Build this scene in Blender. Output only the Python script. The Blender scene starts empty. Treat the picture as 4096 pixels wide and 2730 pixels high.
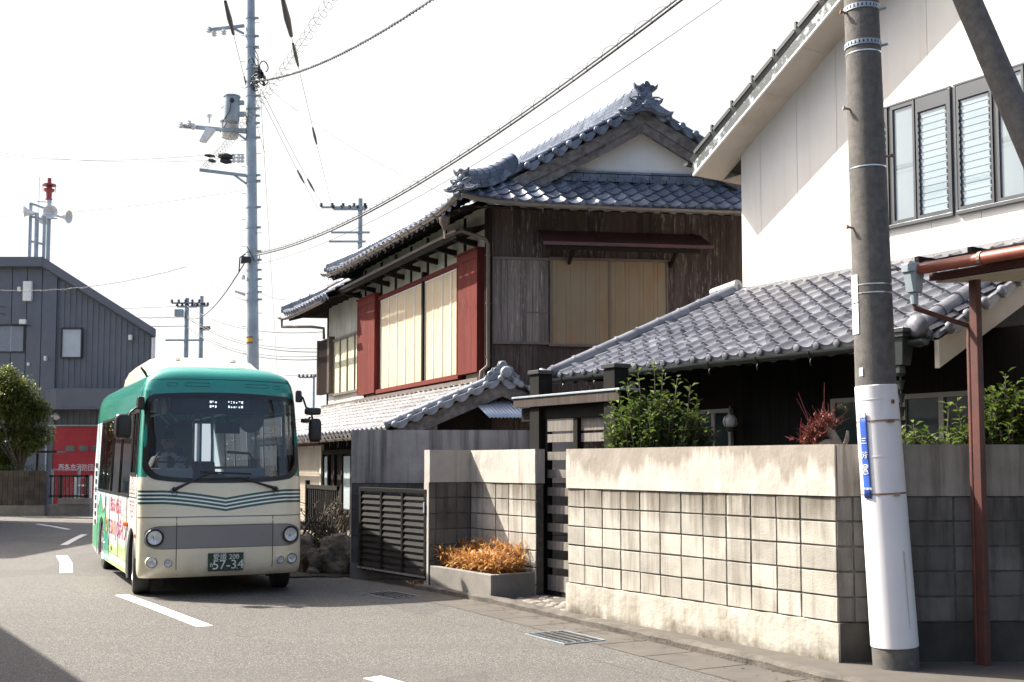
import bpy, bmesh, math, random
from mathutils import Vector, Matrix, noise
sc = bpy.context.scene
R = math.radians
# ---------------------------------------------------------------- camera
CZ = 1.68
cd = bpy.data.cameras.new("camera"); cam = bpy.data.objects.new("camera", cd)
sc.collection.objects.link(cam); sc.camera = cam
cd.sensor_width = 36.0; cd.lens = 39.76
cd.shift_y = 0.0474
cd.clip_start = 0.1; cd.clip_end = 3000
cam.location = (0, 0, CZ); cam.rotation_euler = (R(90 + 3.742), 0, 0)
cd.dof.use_dof = True; cd.dof.focus_distance = 15.5; cd.dof.aperture_fstop = 7.1
# ---------------------------------------------------------------- sky and sun
SUN_EL, SUN_AZ = 46.0, 23.0          # azimuth: degrees from -X towards +Y
w = bpy.data.worlds.new("World"); sc.world = w; w.use_nodes = True
wn = w.node_tree; bg = wn.nodes["Background"]
sky = wn.nodes.new("ShaderNodeTexSky"); sky.sky_type = 'NISHITA'; sky.sun_disc = False
sky.sun_elevation = R(SUN_EL); sky.sun_rotation = R(SUN_AZ - 90)
sky.altitude = 0; sky.air_density = 1.0; sky.dust_density = 6.0; sky.ozone_density = 1.0
# a bright bank of thin white cloud low in the half of the sky beyond the houses
tcw = wn.nodes.new("ShaderNodeTexCoord"); sxw = wn.nodes.new("ShaderNodeSeparateXYZ"); wn.links.new(tcw.outputs['Generated'], sxw.inputs[0])
def ramp_w(sock, a, b):
    n_ = wn.nodes.new("ShaderNodeMapRange"); n_.interpolation_type = 'SMOOTHSTEP'
    n_.inputs['From Min'].default_value = a; n_.inputs['From Max'].default_value = b; wn.links.new(sock, n_.inputs[0]); return n_.outputs[0]
mul_ = wn.nodes.new("ShaderNodeMath"); mul_.operation = 'MULTIPLY'
wn.links.new(ramp_w(sxw.outputs[2], .74, .50), mul_.inputs[0]); wn.links.new(ramp_w(sxw.outputs[1], .05, .55), mul_.inputs[1])
mxw = wn.nodes.new("ShaderNodeMix"); mxw.data_type = 'RGBA'; wn.links.new(mul_.outputs[0], mxw.inputs[0]); wn.links.new(sky.outputs[0], mxw.inputs[6]); mxw.inputs[7].default_value = (3.45, 3.45, 3.42, 1)
wn.links.new(mxw.outputs[2], bg.inputs[0]); bg.inputs[1].default_value = 0.118
su = Vector((-math.cos(R(SUN_AZ)) * math.cos(R(SUN_EL)), math.sin(R(SUN_AZ)) * math.cos(R(SUN_EL)), math.sin(R(SUN_EL))))
sl = bpy.data.lights.new("sun", 'SUN'); sl.energy = 4.9; sl.angle = R(0.53); sl.color = (1.0, 0.93, 0.82)
so = bpy.data.objects.new("sun", sl); sc.collection.objects.link(so)
so.rotation_euler = su.to_track_quat('Z', 'Y').to_euler(); so.location = (-20, 10, 30)
vs = sc.view_settings; vs.view_transform = 'Standard'; vs.look = 'None'; vs.exposure = 1.5; vs.gamma = 1
sc.cycles.max_bounces = 8; sc.cycles.transparent_max_bounces = 16
sc.cycles.use_denoising = True
sc.cycles.caustics_reflective = False; sc.cycles.caustics_refractive = False
# ---------------------------------------------------------------- helpers
COL = sc.collection
def V(*a): return Vector(a)
def FR(o, xd, z=0.0):
    """frame: x along xd, y to the left of it, z up"""
    l = math.hypot(xd[0], xd[1]); ux, uy = xd[0] / l, xd[1] / l
    ox, oy = o[0], o[1]; oz = o[2] if len(o) > 2 else z
    return lambda p: (ox + p[0] * ux - p[1] * uy, oy + p[0] * uy + p[1] * ux, oz + p[2])
class MB:
    def __init__(s, T=None):
        s.v = []; s.f = []; s.m = []; s.T = T
    def add(s, pts):
        b = len(s.v)
        if s.T: pts = [s.T(p) for p in pts]
        s.v.extend(tuple(p) for p in pts); return b
    def poly(s, pts, mi=0):
        b = s.add(pts); s.f.append(tuple(range(b, b + len(pts)))); s.m.append(mi); return s
    def box(s, x0, x1, y0, y1, z0, z1, mi=0):
        b = s.add([(x0,y0,z0),(x1,y0,z0),(x1,y1,z0),(x0,y1,z0),(x0,y0,z1),(x1,y0,z1),(x1,y1,z1),(x0,y1,z1)])
        for q in ((3,2,1,0),(4,5,6,7),(0,1,5,4),(1,2,6,5),(2,3,7,6),(3,0,4,7)):
            s.f.append(tuple(b + i for i in q)); s.m.append(mi)
        return s
    def hexa(s, p8, mi=0):
        b = s.add(p8)
        for q in ((3,2,1,0),(4,5,6,7),(0,1,5,4),(1,2,6,5),(2,3,7,6),(3,0,4,7)):
            s.f.append(tuple(b + i for i in q)); s.m.append(mi)
        return s
    def bar(s, a, b, w, h, mi=0, up=(0,0,1)):
        """rectangular bar from a to b, w sideways, h along up"""
        a = Vector(a); b = Vector(b); d = (b - a).normalized(); u = Vector(up)
        sd = d.cross(u)
        if sd.length < 1e-4: sd = Vector((1,0,0))
        sd.normalize(); u = sd.cross(d).normalized()
        q = []
        for p in (a, b):
            for i, j in ((-1,-1),(1,-1),(1,1),(-1,1)): q.append(tuple(p + sd * (i * w / 2) + u * (j * h / 2)))
        return s.hexa(q, mi)
    def prism(s, poly, y0, y1, mi=0, ax='y'):
        n = len(poly)
        def P(a, c, y): return (a, y, c) if ax == 'y' else ((a, c, y) if ax == 'z' else (y, a, c))
        b = s.add([P(a, c, y0) for a, c in poly] + [P(a, c, y1) for a, c in poly])
        s.f.append(tuple(b + i for i in range(n))); s.m.append(mi)
        s.f.append(tuple(b + n + i for i in reversed(range(n)))); s.m.append(mi)
        for i in range(n):
            j = (i + 1) % n; s.f.append((b + i, b + n + i, b + n + j, b + j)); s.m.append(mi)
        return s
    def tube(s, pts, r, n=8, mi=0, caps=True):
        pts = [Vector(p) for p in pts]; N = len(pts)
        rs = r if isinstance(r, (list, tuple)) else [r] * N
        ring = []; u = None
        for i, p in enumerate(pts):
            d = (pts[min(i + 1, N - 1)] - pts[max(i - 1, 0)])
            d = d.normalized() if d.length > 1e-9 else Vector((0,0,1))
            if u is None:
                u = d.orthogonal().normalized()
            else:
                u = u - d * u.dot(d)
                u = u.normalized() if u.length > 1e-6 else d.orthogonal().normalized()
            w_ = d.cross(u)
            ring.append([tuple(p + (u * math.cos(2*math.pi*k/n) + w_ * math.sin(2*math.pi*k/n)) * rs[i]) for k in range(n)])
        b = s.add([p for g in ring for p in g])
        for i in range(N - 1):
            for k in range(n):
                k2 = (k + 1) % n
                s.f.append((b+i*n+k, b+i*n+k2, b+(i+1)*n+k2, b+(i+1)*n+k)); s.m.append(mi)
        if caps:
            s.f.append(tuple(b + k for k in reversed(range(n)))); s.m.append(mi)
            s.f.append(tuple(b + (N-1)*n + k for k in range(n))); s.m.append(mi)
        return s
    def lathe(s, c, prof, n=16, mi=0, ax=(0,0,1), caps=True):
        ax = Vector(ax).normalized(); u = ax.orthogonal().normalized(); w_ = ax.cross(u); c = Vector(c)
        pts = []
        for r, h in prof:
            for k in range(n):
                a = 2*math.pi*k/n; pts.append(tuple(c + ax*h + (u*math.cos(a) + w_*math.sin(a)) * max(r, 1e-4)))
        b = s.add(pts)
        for i in range(len(prof) - 1):
            for k in range(n):
                k2 = (k + 1) % n
                s.f.append((b+i*n+k, b+i*n+k2, b+(i+1)*n+k2, b+(i+1)*n+k)); s.m.append(mi)
        if not caps: return s
        s.f.append(tuple(b + k for k in reversed(range(n)))); s.m.append(mi)
        e = b + (len(prof) - 1) * n
        s.f.append(tuple(e + k for k in range(n))); s.m.append(mi)
        return s
    def ball(s, c, r, nu=10, nv=7, sx=1, sy=1, sz=1, mi=0, jit=0, seed=0):
        pts = []
        for i in range(nv + 1):
            t = math.pi * i / nv
            for k in range(nu):
                a = 2*math.pi*k/nu; d = Vector((math.sin(t)*math.cos(a), math.sin(t)*math.sin(a), math.cos(t)))
                q = 1.0
                if jit: q += jit * noise.noise(d * 1.7 + Vector((seed*7.3, seed*3.1, seed)))
                pts.append((c[0]+d.x*r*sx*q, c[1]+d.y*r*sy*q, c[2]+d.z*r*sz*q))
        b = s.add(pts)
        for i in range(nv):
            for k in range(nu):
                k2 = (k + 1) % nu
                s.f.append((b+i*nu+k, b+(i+1)*nu+k, b+(i+1)*nu+k2, b+i*nu+k2)); s.m.append(mi)
        return s
    def grid(s, fn, us, vs_, mi=0, skip=None):
        nu, nv = len(us), len(vs_)
        b = s.add([fn(u, v_) for v_ in vs_ for u in us])
        for j in range(nv - 1):
            for i in range(nu - 1):
                if skip and skip((us[i]+us[i+1])/2, (vs_[j]+vs_[j+1])/2): continue
                s.f.append((b+j*nu+i, b+j*nu+i+1, b+(j+1)*nu+i+1, b+(j+1)*nu+i)); s.m.append(mi)
        return s
    def build(s, name, mats, parent=None, smooth=None, bevel=0, recalc=True, merge=0, solid=0):
        me = bpy.data.meshes.new(name)
        off = Vector((0,0,0))
        if parent is not None:
            off = WORLD.get(parent.name, Vector((0,0,0)))
        me.from_pydata([(x-off.x, y-off.y, z-off.z) for x, y, z in s.v], [], s.f)
        if not isinstance(mats, (list, tuple)): mats = [mats]
        for m in mats: me.materials.append(m)
        if len(mats) > 1: me.polygons.foreach_set("material_index", s.m)
        if recalc or merge:
            bm = bmesh.new(); bm.from_mesh(me)
            if merge: bmesh.ops.remove_doubles(bm, verts=bm.verts, dist=merge)
            if recalc: bmesh.ops.recalc_face_normals(bm, faces=bm.faces)
            bm.to_mesh(me); bm.free()
        if smooth is not None:
            me.polygons.foreach_set("use_smooth", [True] * len(me.polygons))
            me.set_sharp_from_angle(angle=R(smooth))
        me.update()
        o = bpy.data.objects.new(name, me); COL.objects.link(o)
        if parent is not None:
            o.parent = parent; WORLD[o.name] = off.copy()
        else:
            WORLD[o.name] = Vector((0,0,0))
        if solid:
            md = o.modifiers.new("solid", 'SOLIDIFY'); md.thickness = solid; md.offset = -1
        if bevel:
            md = o.modifiers.new("bevel", 'BEVEL'); md.width = bevel; md.segments = 2; md.limit_method = 'ANGLE'; md.angle_limit = R(40)
        return o
WORLD = {}
def tag(o, label, cat, group=None, kind=None):
    if label: o['label'] = label
    if cat: o['category'] = cat
    if group: o['group'] = group
    if kind: o['kind'] = kind
    return o
def thing(name, label, cat, loc, group=None):
    o = bpy.data.objects.new(name, None); COL.objects.link(o)
    o.empty_display_size = .2
    o.location = loc; WORLD[o.name] = Vector(loc)
    return tag(o, label, cat, group)
def struct(o): o['kind'] = 'structure'; return o
def copy_thing(r, loc, rotz=0, label=None, group=None):
    c = r.copy(); COL.objects.link(c); c.location = loc; c.rotation_euler = (0, 0, rotz); WORLD[c.name] = Vector(loc)
    if label: c['label'] = label
    if group: c['group'] = group
    for ch in list(r.children):
        d = ch.copy(); COL.objects.link(d); d.parent = c
        for g in list(ch.children):
            e = g.copy(); COL.objects.link(e); e.parent = d
    return c
def text(s, size, T, mat, name, parent=None, depth=.003, align='CENTER', sx=1.0):
    """writing as a thin mesh; T maps (x along, y out, z up) to the world"""
    cu = bpy.data.curves.new("t", 'FONT'); cu.body = s; cu.size = size; cu.extrude = depth / 2
    cu.align_x = align; cu.align_y = 'CENTER'; cu.resolution_u = 3
    ob = bpy.data.objects.new("t", cu); COL.objects.link(ob)
    dg = bpy.context.evaluated_depsgraph_get(); me = bpy.data.meshes.new_from_object(ob.evaluated_get(dg))
    bpy.data.objects.remove(ob); bpy.data.curves.remove(cu)
    m = MB(T); m.add([(v.co.x * sx, v.co.z, v.co.y) for v in me.vertices])
    for p in me.polygons: m.f.append(tuple(p.vertices)); m.m.append(0)
    bpy.data.meshes.remove(me)
    return m.build(name, mat, parent, recalc=False)
def lin(h):
    h = h.lstrip('#'); o = []
    for i in (0, 2, 4):
        c = int(h[i:i+2], 16) / 255
        o.append(c / 12.92 if c <= .04045 else ((c + .055) / 1.055) ** 2.4)
    return tuple(o) + (1,)
def frange(a, b, n): return [a + (b - a) * i / n for i in range(n + 1)]
# ---------------------------------------------------------------- materials
class NT:
    def __init__(s, name):
        s.mat = bpy.data.materials.new(name); s.mat.use_nodes = True
        s.t = s.mat.node_tree; s.b = s.t.nodes["Principled BSDF"]
    def n(s, typ, **k):
        nd = s.t.nodes.new("ShaderNode" + typ)
        for a, v_ in k.items(): setattr(nd, a, v_)
        return nd
    def l(s, a, b): s.t.links.new(a, b)
    def coord(s, sc_=(1,1,1), kind='Object'):
        tc = s.n("TexCoord"); mp = s.n("Mapping"); mp.inputs['Scale'].default_value = sc_
        s.l(tc.outputs[kind], mp.inputs[0]); return mp.outputs[0]
    def noise(s, vec, scale, detail=5, rough=.6, dist=0):
        x = s.n("TexNoise"); x.inputs['Scale'].default_value = scale; x.inputs['Detail'].default_value = detail
        x.inputs['Roughness'].default_value = rough; x.inputs['Distortion'].default_value = dist
        s.l(vec, x.inputs['Vector']); return x.outputs['Fac']
    def ramp(s, fac, a, b, ca=(0,0,0,1), cb=(1,1,1,1)):
        x = s.n("ValToRGB"); e = x.color_ramp.elements
        e[0].position = a; e[0].color = ca; e[1].position = b; e[1].color = cb
        s.l(fac, x.inputs[0]); return x.outputs[0]
    def mix(s, fac, a, b, mode='MIX'):
        x = s.n("Mix", data_type='RGBA', blend_type=mode)
        for i, q in ((0, fac), (6, a), (7, b)):
            if hasattr(q, 'links'): s.l(q, x.inputs[i])
            else: x.inputs[i].default_value = q if i == 0 else (tuple(q) + (1,) if len(q) == 3 else q)
        return x.outputs[2]
    def math(s, op, a, b=None):
        x = s.n("Math", operation=op)
        for i, q in ((0, a), (1, b)):
            if q is None: continue
            if hasattr(q, 'links'): s.l(q, x.inputs[i])
            else: x.inputs[i].default_value = q
        return x.outputs[0]
    def bump(s, h, strength, dist=.01, prev=None):
        x = s.n("Bump"); x.inputs['Strength'].default_value = strength; x.inputs['Distance'].default_value = dist
        s.l(h, x.inputs['Height'])
        if prev is not None: s.l(prev, x.inputs['Normal'])
        s.l(x.outputs[0], s.b.inputs['Normal']); return x.outputs[0]
    def island(s): return s.n("NewGeometry").outputs['Random Per Island']
DIM = {'concrete': .70, 'kerb_concrete': .62, 'gutter_concrete': .48, 'concrete_block': .80, 'weathered_block': .9, 'old_block': .85, 'plaster_band': .80, 'plaster_band_dark': 1.0, 'plinth_render': .80, 'ground_soil': .7, 'beige_panel': .43, 'cobble_stone': .62, 'roof_tile_grey': .85, 'pole_concrete': 1.05, 'galvanised_steel': 1.05, 'salmon_gutter': .62}
def mat(name, c1, c2=None, scale=5, rough=.6, metal=0, stretch=(1,1,1), bump=0, bscale=60, bdist=.01, streak=None, isl=0, coat=0, spec=.5, rv=.12, fine=0, lo=.35, hi=.65, bstretch=(1,1,1)):
    """c1/c2 mixed by noise; streak=(colour, amount, xy scale, z scale, lo, hi) = run-down dirt; isl = variation per piece"""
    t = NT(name); c1 = tuple(c1[:3]); c2 = tuple(c2[:3]) if c2 else tuple(x * .72 for x in c1)
    if name in DIM:
        k = DIM[name]; c1 = tuple(x * k for x in c1); c2 = tuple(x * k for x in c2)
        if streak: streak = (tuple(x * k for x in streak[0]),) + tuple(streak[1:])
    co = t.coord(stretch); nz = t.noise(co, scale)
    col = t.mix(t.ramp(nz, lo, hi), c1, c2)
    if isl:
        r = t.island(); k = t.math('ADD', t.math('MULTIPLY', r, isl), 1 - isl * .6)
        cc = t.n("CombineColor"); [t.l(k, cc.inputs[i]) for i in range(3)]
        col = t.mix(1.0, col, cc.outputs[0], 'MULTIPLY')
    if streak:
        sco = t.coord((streak[2], streak[2], streak[3])); sn = t.noise(sco, 1.0, 6, .65)
        msk = t.math('MULTIPLY', t.ramp(sn, streak[4], streak[5]), streak[1])
        col = t.mix(msk, col, streak[0])
    if fine:
        fn = t.noise(t.coord(), 220, 2); col = t.mix(t.math('MULTIPLY', t.ramp(fn, .4, .62), fine), col, tuple(x * .35 for x in c1))
    t.l(col, t.b.inputs['Base Color'])
    t.b.inputs['Metallic'].default_value = metal
    t.b.inputs['Specular IOR Level'].default_value = spec
    if rv:
        rr = t.math('ADD', t.math('MULTIPLY', nz, rv * 2), rough - rv); t.l(rr, t.b.inputs['Roughness'])
    else: t.b.inputs['Roughness'].default_value = rough
    if coat: t.b.inputs['Coat Weight'].default_value = coat; t.b.inputs['Coat Roughness'].default_value = .05
    if bump:
        t.bump(t.noise(t.coord(bstretch), bscale, 4), bump, bdist)
    return t.mat
def glass(name, tint, refl_ior=1.5, rough=0.0, base=None, mixb=0):
    """thin sheet: see-through tint plus mirror by fresnel"""
    m = bpy.data.materials.new(name); m.use_nodes = True; t = m.node_tree; t.nodes.clear()
    o = t.nodes.new("ShaderNodeOutputMaterial"); tr = t.nodes.new("ShaderNodeBsdfTransparent"); tr.inputs[0].default_value = tuple(tint) + (1,)
    gl = t.nodes.new("ShaderNodeBsdfGlossy"); gl.inputs['Roughness'].default_value = rough
    fr = t.nodes.new("ShaderNodeFresnel"); gb = t.nodes.new('ShaderNodeNewGeometry'); mr = t.nodes.new('ShaderNodeMapRange'); mr.inputs['To Min'].default_value = refl_ior; mr.inputs['To Max'].default_value = 1 / refl_ior; t.links.new(gb.outputs['Backfacing'], mr.inputs[0]); t.links.new(mr.outputs[0], fr.inputs[0])
    mx = t.nodes.new("ShaderNodeMixShader"); t.links.new(fr.outputs[0], mx.inputs[0])
    src = tr.outputs[0]
    if mixb:
        df = t.nodes.new("ShaderNodeBsdfDiffuse"); df.inputs[0].default_value = tuple(base) + (1,)
        m2 = t.nodes.new("ShaderNodeMixShader"); m2.inputs[0].default_value = mixb
        t.links.new(src, m2.inputs[1]); t.links.new(df.outputs[0], m2.inputs[2]); src = m2.outputs[0]
    t.links.new(src, mx.inputs[1]); t.links.new(gl.outputs[0], mx.inputs[2]); t.links.new(mx.outputs[0], o.inputs[0])
    return m
def emit(name, c, s=1.0):
    t = NT(name); t.b.inputs['Base Color'].default_value = tuple(c) + (1,)
    t.b.inputs['Emission Color'].default_value = tuple(c) + (1,); t.b.inputs['Emission Strength'].default_value = s
    return t.mat
M = {}
def asphalt():
    t = NT("asphalt"); co = t.coord()
    big = t.ramp(t.noise(co, .35, 4), .3, .7); med = t.noise(co, 3.0, 5)
    col = t.mix(big, (.038, .0365, .0345), (.048, .046, .043)); col = t.mix(t.math('MULTIPLY', t.ramp(med, .45, .75), .5), col, (.034, .033, .032))
    vo = t.n("TexVoronoi"); vo.inputs['Scale'].default_value = 130; t.l(co, vo.inputs['Vector'])
    sp = t.n("SeparateColor"); t.l(vo.outputs['Color'], sp.inputs[0])
    col = t.mix(t.math('MULTIPLY', t.ramp(sp.outputs[0], .55, .95), .55), col, (.36, .34, .31))
    col = t.mix(t.math('MULTIPLY', t.ramp(sp.outputs[1], .7, .95), .7), col, (.05, .05, .05))
    tc_ = t.n("TexCoord"); mp = t.n("Mapping"); mp.inputs['Rotation'].default_value = (0, 0, R(-58)); mp.inputs['Scale'].default_value = (.10, 1.15, 1); t.l(tc_.outputs['Object'], mp.inputs[0])
    col = t.mix(t.math('MULTIPLY', t.ramp(t.noise(mp.outputs[0], 1.0, 3), .42, .66), .42), col, (.062, .059, .056))
    col = t.mix(t.math('MULTIPLY', t.ramp(t.noise(co, 1.7, 3), .70, .76), .6), col, (.018, .017, .016))
    pv = t.n("TexVoronoi"); pv.inputs['Scale'].default_value = .33; t.l(co, pv.inputs['Vector']); ps_ = t.n("SeparateColor"); t.l(pv.outputs['Color'], ps_.inputs[0])
    col = t.mix(t.math('MULTIPLY', t.ramp(ps_.outputs[0], .80, .82), .30), col, (.030, .030, .030))
    # hairline cracks
    ck = t.n("TexVoronoi", feature='DISTANCE_TO_EDGE'); ck.inputs['Scale'].default_value = .45
    wv = t.n("TexNoise"); wv.inputs['Scale'].default_value = 2.5; t.l(co, wv.inputs['Vector'])
    ad = t.n("VectorMath", operation='ADD'); sc2 = t.n("VectorMath", operation='SCALE'); sc2.inputs[3].default_value = .5
    t.l(wv.outputs['Color'], sc2.inputs[0]); t.l(co, ad.inputs[0]); t.l(sc2.outputs[0], ad.inputs[1]); t.l(ad.outputs[0], ck.inputs['Vector'])
    cm = t.math('MULTIPLY', t.ramp(ck.outputs['Distance'], .002, .006, (1,1,1,1), (0,0,0,1)), t.ramp(t.noise(co, .5, 2), .55, .62))
    col = t.mix(t.math('MULTIPLY', cm, .6), col, (.06, .055, .05))
    t.l(col, t.b.inputs['Base Color']); t.b.inputs['Roughness'].default_value = .82
    t.bump(vo.outputs['Distance'], .55, .006)
    return t.mat
M['asphalt'] = asphalt()
M['ground'] = mat("ground_soil", (.20, .17, .13), (.13, .11, .085), scale=1.2, rough=.95, bump=.4, bscale=25)
M['paint'] = mat("road_paint", (.80, .79, .76), (.62, .61, .58), scale=14, rough=.7, bump=.2, bscale=120, fine=.5, streak=((.16, .155, .15), .8, 9, 9, .58, .66))
M['conc'] = mat("concrete", (.34, .32, .29), (.24, .225, .205), scale=3, rough=.9, bump=.35, bscale=45, fine=.35)
M['kerb'] = mat("kerb_concrete", (.20, .18, .155), (.10, .09, .078), scale=5, rough=.95, bump=.7, bscale=35, bdist=.02, fine=.4)
M['gutterc'] = mat("gutter_concrete", (.185, .165, .142), (.135, .122, .108), scale=2.5, rough=.9, bump=.3, bscale=60, fine=.3)
M['block'] = None
def sunny_block():
    t = NT('sunny_block'); co = t.coord(); nz = t.noise(co, 4)
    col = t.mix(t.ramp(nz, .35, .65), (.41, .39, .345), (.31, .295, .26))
    k = t.math('ADD', t.math('MULTIPLY', t.island(), .34), .80); cc = t.n('CombineColor'); [t.l(k, cc.inputs[i]) for i in range(3)]
    col = t.mix(1.0, col, cc.outputs[0], 'MULTIPLY')
    sx = t.n('SeparateXYZ'); tc = t.n('TexCoord'); t.l(tc.outputs['Object'], sx.inputs[0])
    top = t.ramp(sx.outputs[2], .55, 1.0); top2 = t.n('MapRange'); top2.inputs['From Min'].default_value = 1.02; top2.inputs['From Max'].default_value = 1.42; t.l(sx.outputs[2], top2.inputs[0])
    run = t.noise(t.coord((9, 9, .8)), 1.0, 6, .65); big = t.noise(t.coord((1.1, 1.1, .5)), 1.0, 2)
    lim = t.math('ADD', t.math('MULTIPLY', run, .75), t.math('ADD', t.math('MULTIPLY', top2.outputs[0], .24), t.math('MULTIPLY', big, .28)))
    col = t.mix(t.math('MULTIPLY', t.ramp(lim, .52, .78), .88), col, (.095, .080, .058))
    vo = t.n('TexVoronoi'); vo.inputs['Scale'].default_value = 55; t.l(co, vo.inputs['Vector'])
    col = t.mix(t.math('MULTIPLY', t.ramp(vo.outputs['Distance'], .05, .13, (1,1,1,1), (0,0,0,1)), .7), col, (.05, .042, .035))
    t.l(col, t.b.inputs['Base Color']); t.b.inputs['Roughness'].default_value = .92; t.bump(t.noise(co, 70, 4), .4, .01)
    return t.mat
M['block_old'] = mat("concrete_block", (.47, .45, .41), (.36, .345, .31), scale=4, rough=.92, bump=.35, bscale=70, isl=.35, streak=((.10, .085, .06), .9, 9, .9, .50, .74), fine=.35)
M['blockb'] = mat('shaded_grimy_block', (.17, .16, .145), (.10, .094, .085), scale=2, rough=.92, bump=.35, bscale=70, isl=.4, streak=((.030, .027, .023), .9, 5, .6, .46, .66), fine=.25)  # real grime, darkened further to carry the shade on these faces
M['plasterb'] = mat('shaded_grimy_plaster', (.33, .30, .26), (.21, .19, .16), scale=1.6, rough=.9, bump=.5, bscale=9, bdist=.02, streak=((.10, .088, .072), .9, 6, .4, .47, .66), bstretch=(1,1,.6))  # stains plus the wall's shade, both put into the plaster colour
M['plinthb'] = mat('shaded_mossy_plinth', (.060, .055, .046), (.030, .028, .024), scale=2, rough=.95, bump=.5, bscale=20)  # moss stain and the shade by the post painted together
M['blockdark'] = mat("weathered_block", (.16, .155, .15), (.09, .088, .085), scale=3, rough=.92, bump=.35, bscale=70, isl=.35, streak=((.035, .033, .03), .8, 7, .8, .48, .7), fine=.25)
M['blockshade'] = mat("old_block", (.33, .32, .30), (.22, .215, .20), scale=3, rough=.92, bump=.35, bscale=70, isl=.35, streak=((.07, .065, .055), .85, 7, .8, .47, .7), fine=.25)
M['mortar'] = mat("mortar", (.11, .10, .085), (.06, .055, .048), scale=12, rough=.95, bump=.4, bscale=80)
M['plaster'] = mat("plaster_band", (.55, .52, .47), (.44, .415, .375), scale=2.0, rough=.9, bump=.5, bscale=9, bdist=.02, streak=((.17, .15, .125), .62, 8, .55, .50, .74), bstretch=(1,1,.6))
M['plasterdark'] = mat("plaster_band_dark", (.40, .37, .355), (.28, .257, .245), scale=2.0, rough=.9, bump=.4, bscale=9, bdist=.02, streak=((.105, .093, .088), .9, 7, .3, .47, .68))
M['plinth'] = mat("plinth_render", (.52, .49, .42), (.38, .35, .285), scale=2.5, rough=.92, bump=.5, bscale=10, bdist=.02, streak=((.16, .135, .09), .7, 5, 1.2, .5, .75))
M['block'] = sunny_block()
def wall_stain():
    """plaster band with dark run-off stains over its upper half"""
    t = NT("plaster_stained"); co = t.coord()
    col = t.mix(t.ramp(t.noise(co, 2.2), .35, .65), (.47, .44, .39), (.36, .335, .30))
    sx = t.n("SeparateXYZ"); tc = t.n("TexCoord"); t.l(tc.outputs['Object'], sx.inputs[0])
    zt = t.math('SUBTRACT', sx.outputs[2], 1.44)
    run = t.noise(t.coord((8, 8, .25)), 1.0, 5); patch = t.noise(t.coord((.75, .75, .1)), 1.0, 3)
    lim = t.math('ADD', t.math('MULTIPLY', zt, 2.0), t.math('ADD', t.math('MULTIPLY', run, 1.2), t.math('MULTIPLY', patch, 2.4)))
    col = t.mix(t.math('MULTIPLY', t.ramp(t.math('MULTIPLY', lim, .36), .80, .875), .70), col, (.19, .165, .135))
    col = t.mix(t.math('MULTIPLY', t.ramp(t.noise(t.coord((14, 14, .5)), 1.0, 6), .5, .75), .35), col, (.30, .26, .22))
    t.l(col, t.b.inputs['Base Color']); t.b.inputs['Roughness'].default_value = .9
    t.bump(t.noise(t.coord((1,1,.6)), 9, 5), .6, .02)
    return t.mat
M['stained'] = wall_stain()
def plinth_mat():
    """rendered footing, dark with moss along the ground"""
    t = NT("plinth_mossy"); co = t.coord(); col = t.mix(t.ramp(t.noise(co, 2.5), .35, .65), (.45, .43, .385), (.33, .31, .265))
    col = t.mix(t.math('MULTIPLY', t.ramp(t.noise(t.coord((6, 6, 1.2)), 1.0, 6, .65), .48, .72), .65), col, (.17, .145, .095))
    sx = t.n("SeparateXYZ"); tc = t.n("TexCoord"); t.l(tc.outputs['Object'], sx.inputs[0])
    lim = t.math('ADD', t.math('MULTIPLY', sx.outputs[2], -1.4), t.math('ADD', t.math('MULTIPLY', t.noise(t.coord((1.3, 1.3, 1)), 1.0, 3), .75), t.math('MULTIPLY', t.noise(t.coord((12, 12, 8)), 1.0, 6), .45)))
    col = t.mix(t.math('MULTIPLY', t.ramp(lim, .42, .66), .85), col, (.075, .062, .042))
    t.l(col, t.b.inputs['Base Color']); t.b.inputs['Roughness'].default_value = .93; t.bump(t.noise(co, 10, 5), .6, .02); return t.mat
M['plinth'] = plinth_mat()
def tile(name, c1, c2, rough):
    t = NT(name); co = t.coord(); nz = t.noise(co, 1.6, 4)
    col = t.mix(t.ramp(nz, .35, .65), c1, c2)
    vo = t.n("TexVoronoi"); vo.inputs['Scale'].default_value = 4.2; t.l(co, vo.inputs['Vector']); sp = t.n("SeparateColor"); t.l(vo.outputs['Color'], sp.inputs[0])
    col = t.mix(t.math('MULTIPLY', sp.outputs[0], .55), col, tuple(x * .55 for x in c2)); col = t.mix(t.math('MULTIPLY', t.ramp(sp.outputs[1], .80, .95), .5), col, tuple(x * 1.5 for x in c1))
    col = t.mix(t.math('MULTIPLY', t.ramp(t.noise(co, 9, 5), .58, .72), .45), col, (.10, .10, .075))
    t.l(col, t.b.inputs['Base Color']); t.b.inputs['Specular IOR Level'].default_value = .6
    t.l(t.math('ADD', t.math('MULTIPLY', sp.outputs[2], .16), t.math('ADD', t.math('MULTIPLY', nz, .15), rough - .15)), t.b.inputs['Roughness'])
    t.bump(t.noise(co, 30, 4), .15, .01); return t.mat
M['tile'] = tile("roof_tile_blue_grey", (.145, .172, .225), (.085, .105, .15), .28)
M['tile2'] = tile("roof_tile_grey", (.175, .18, .205), (.115, .12, .145), .32)
M['tile3'] = tile("roof_tile_pale", (.30, .30, .31), (.22, .22, .23), .36)
M['tileend'] = mat("tile_end", (.27, .29, .33), (.19, .205, .24), scale=6, rough=.4, bump=.1, bscale=40)
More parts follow.
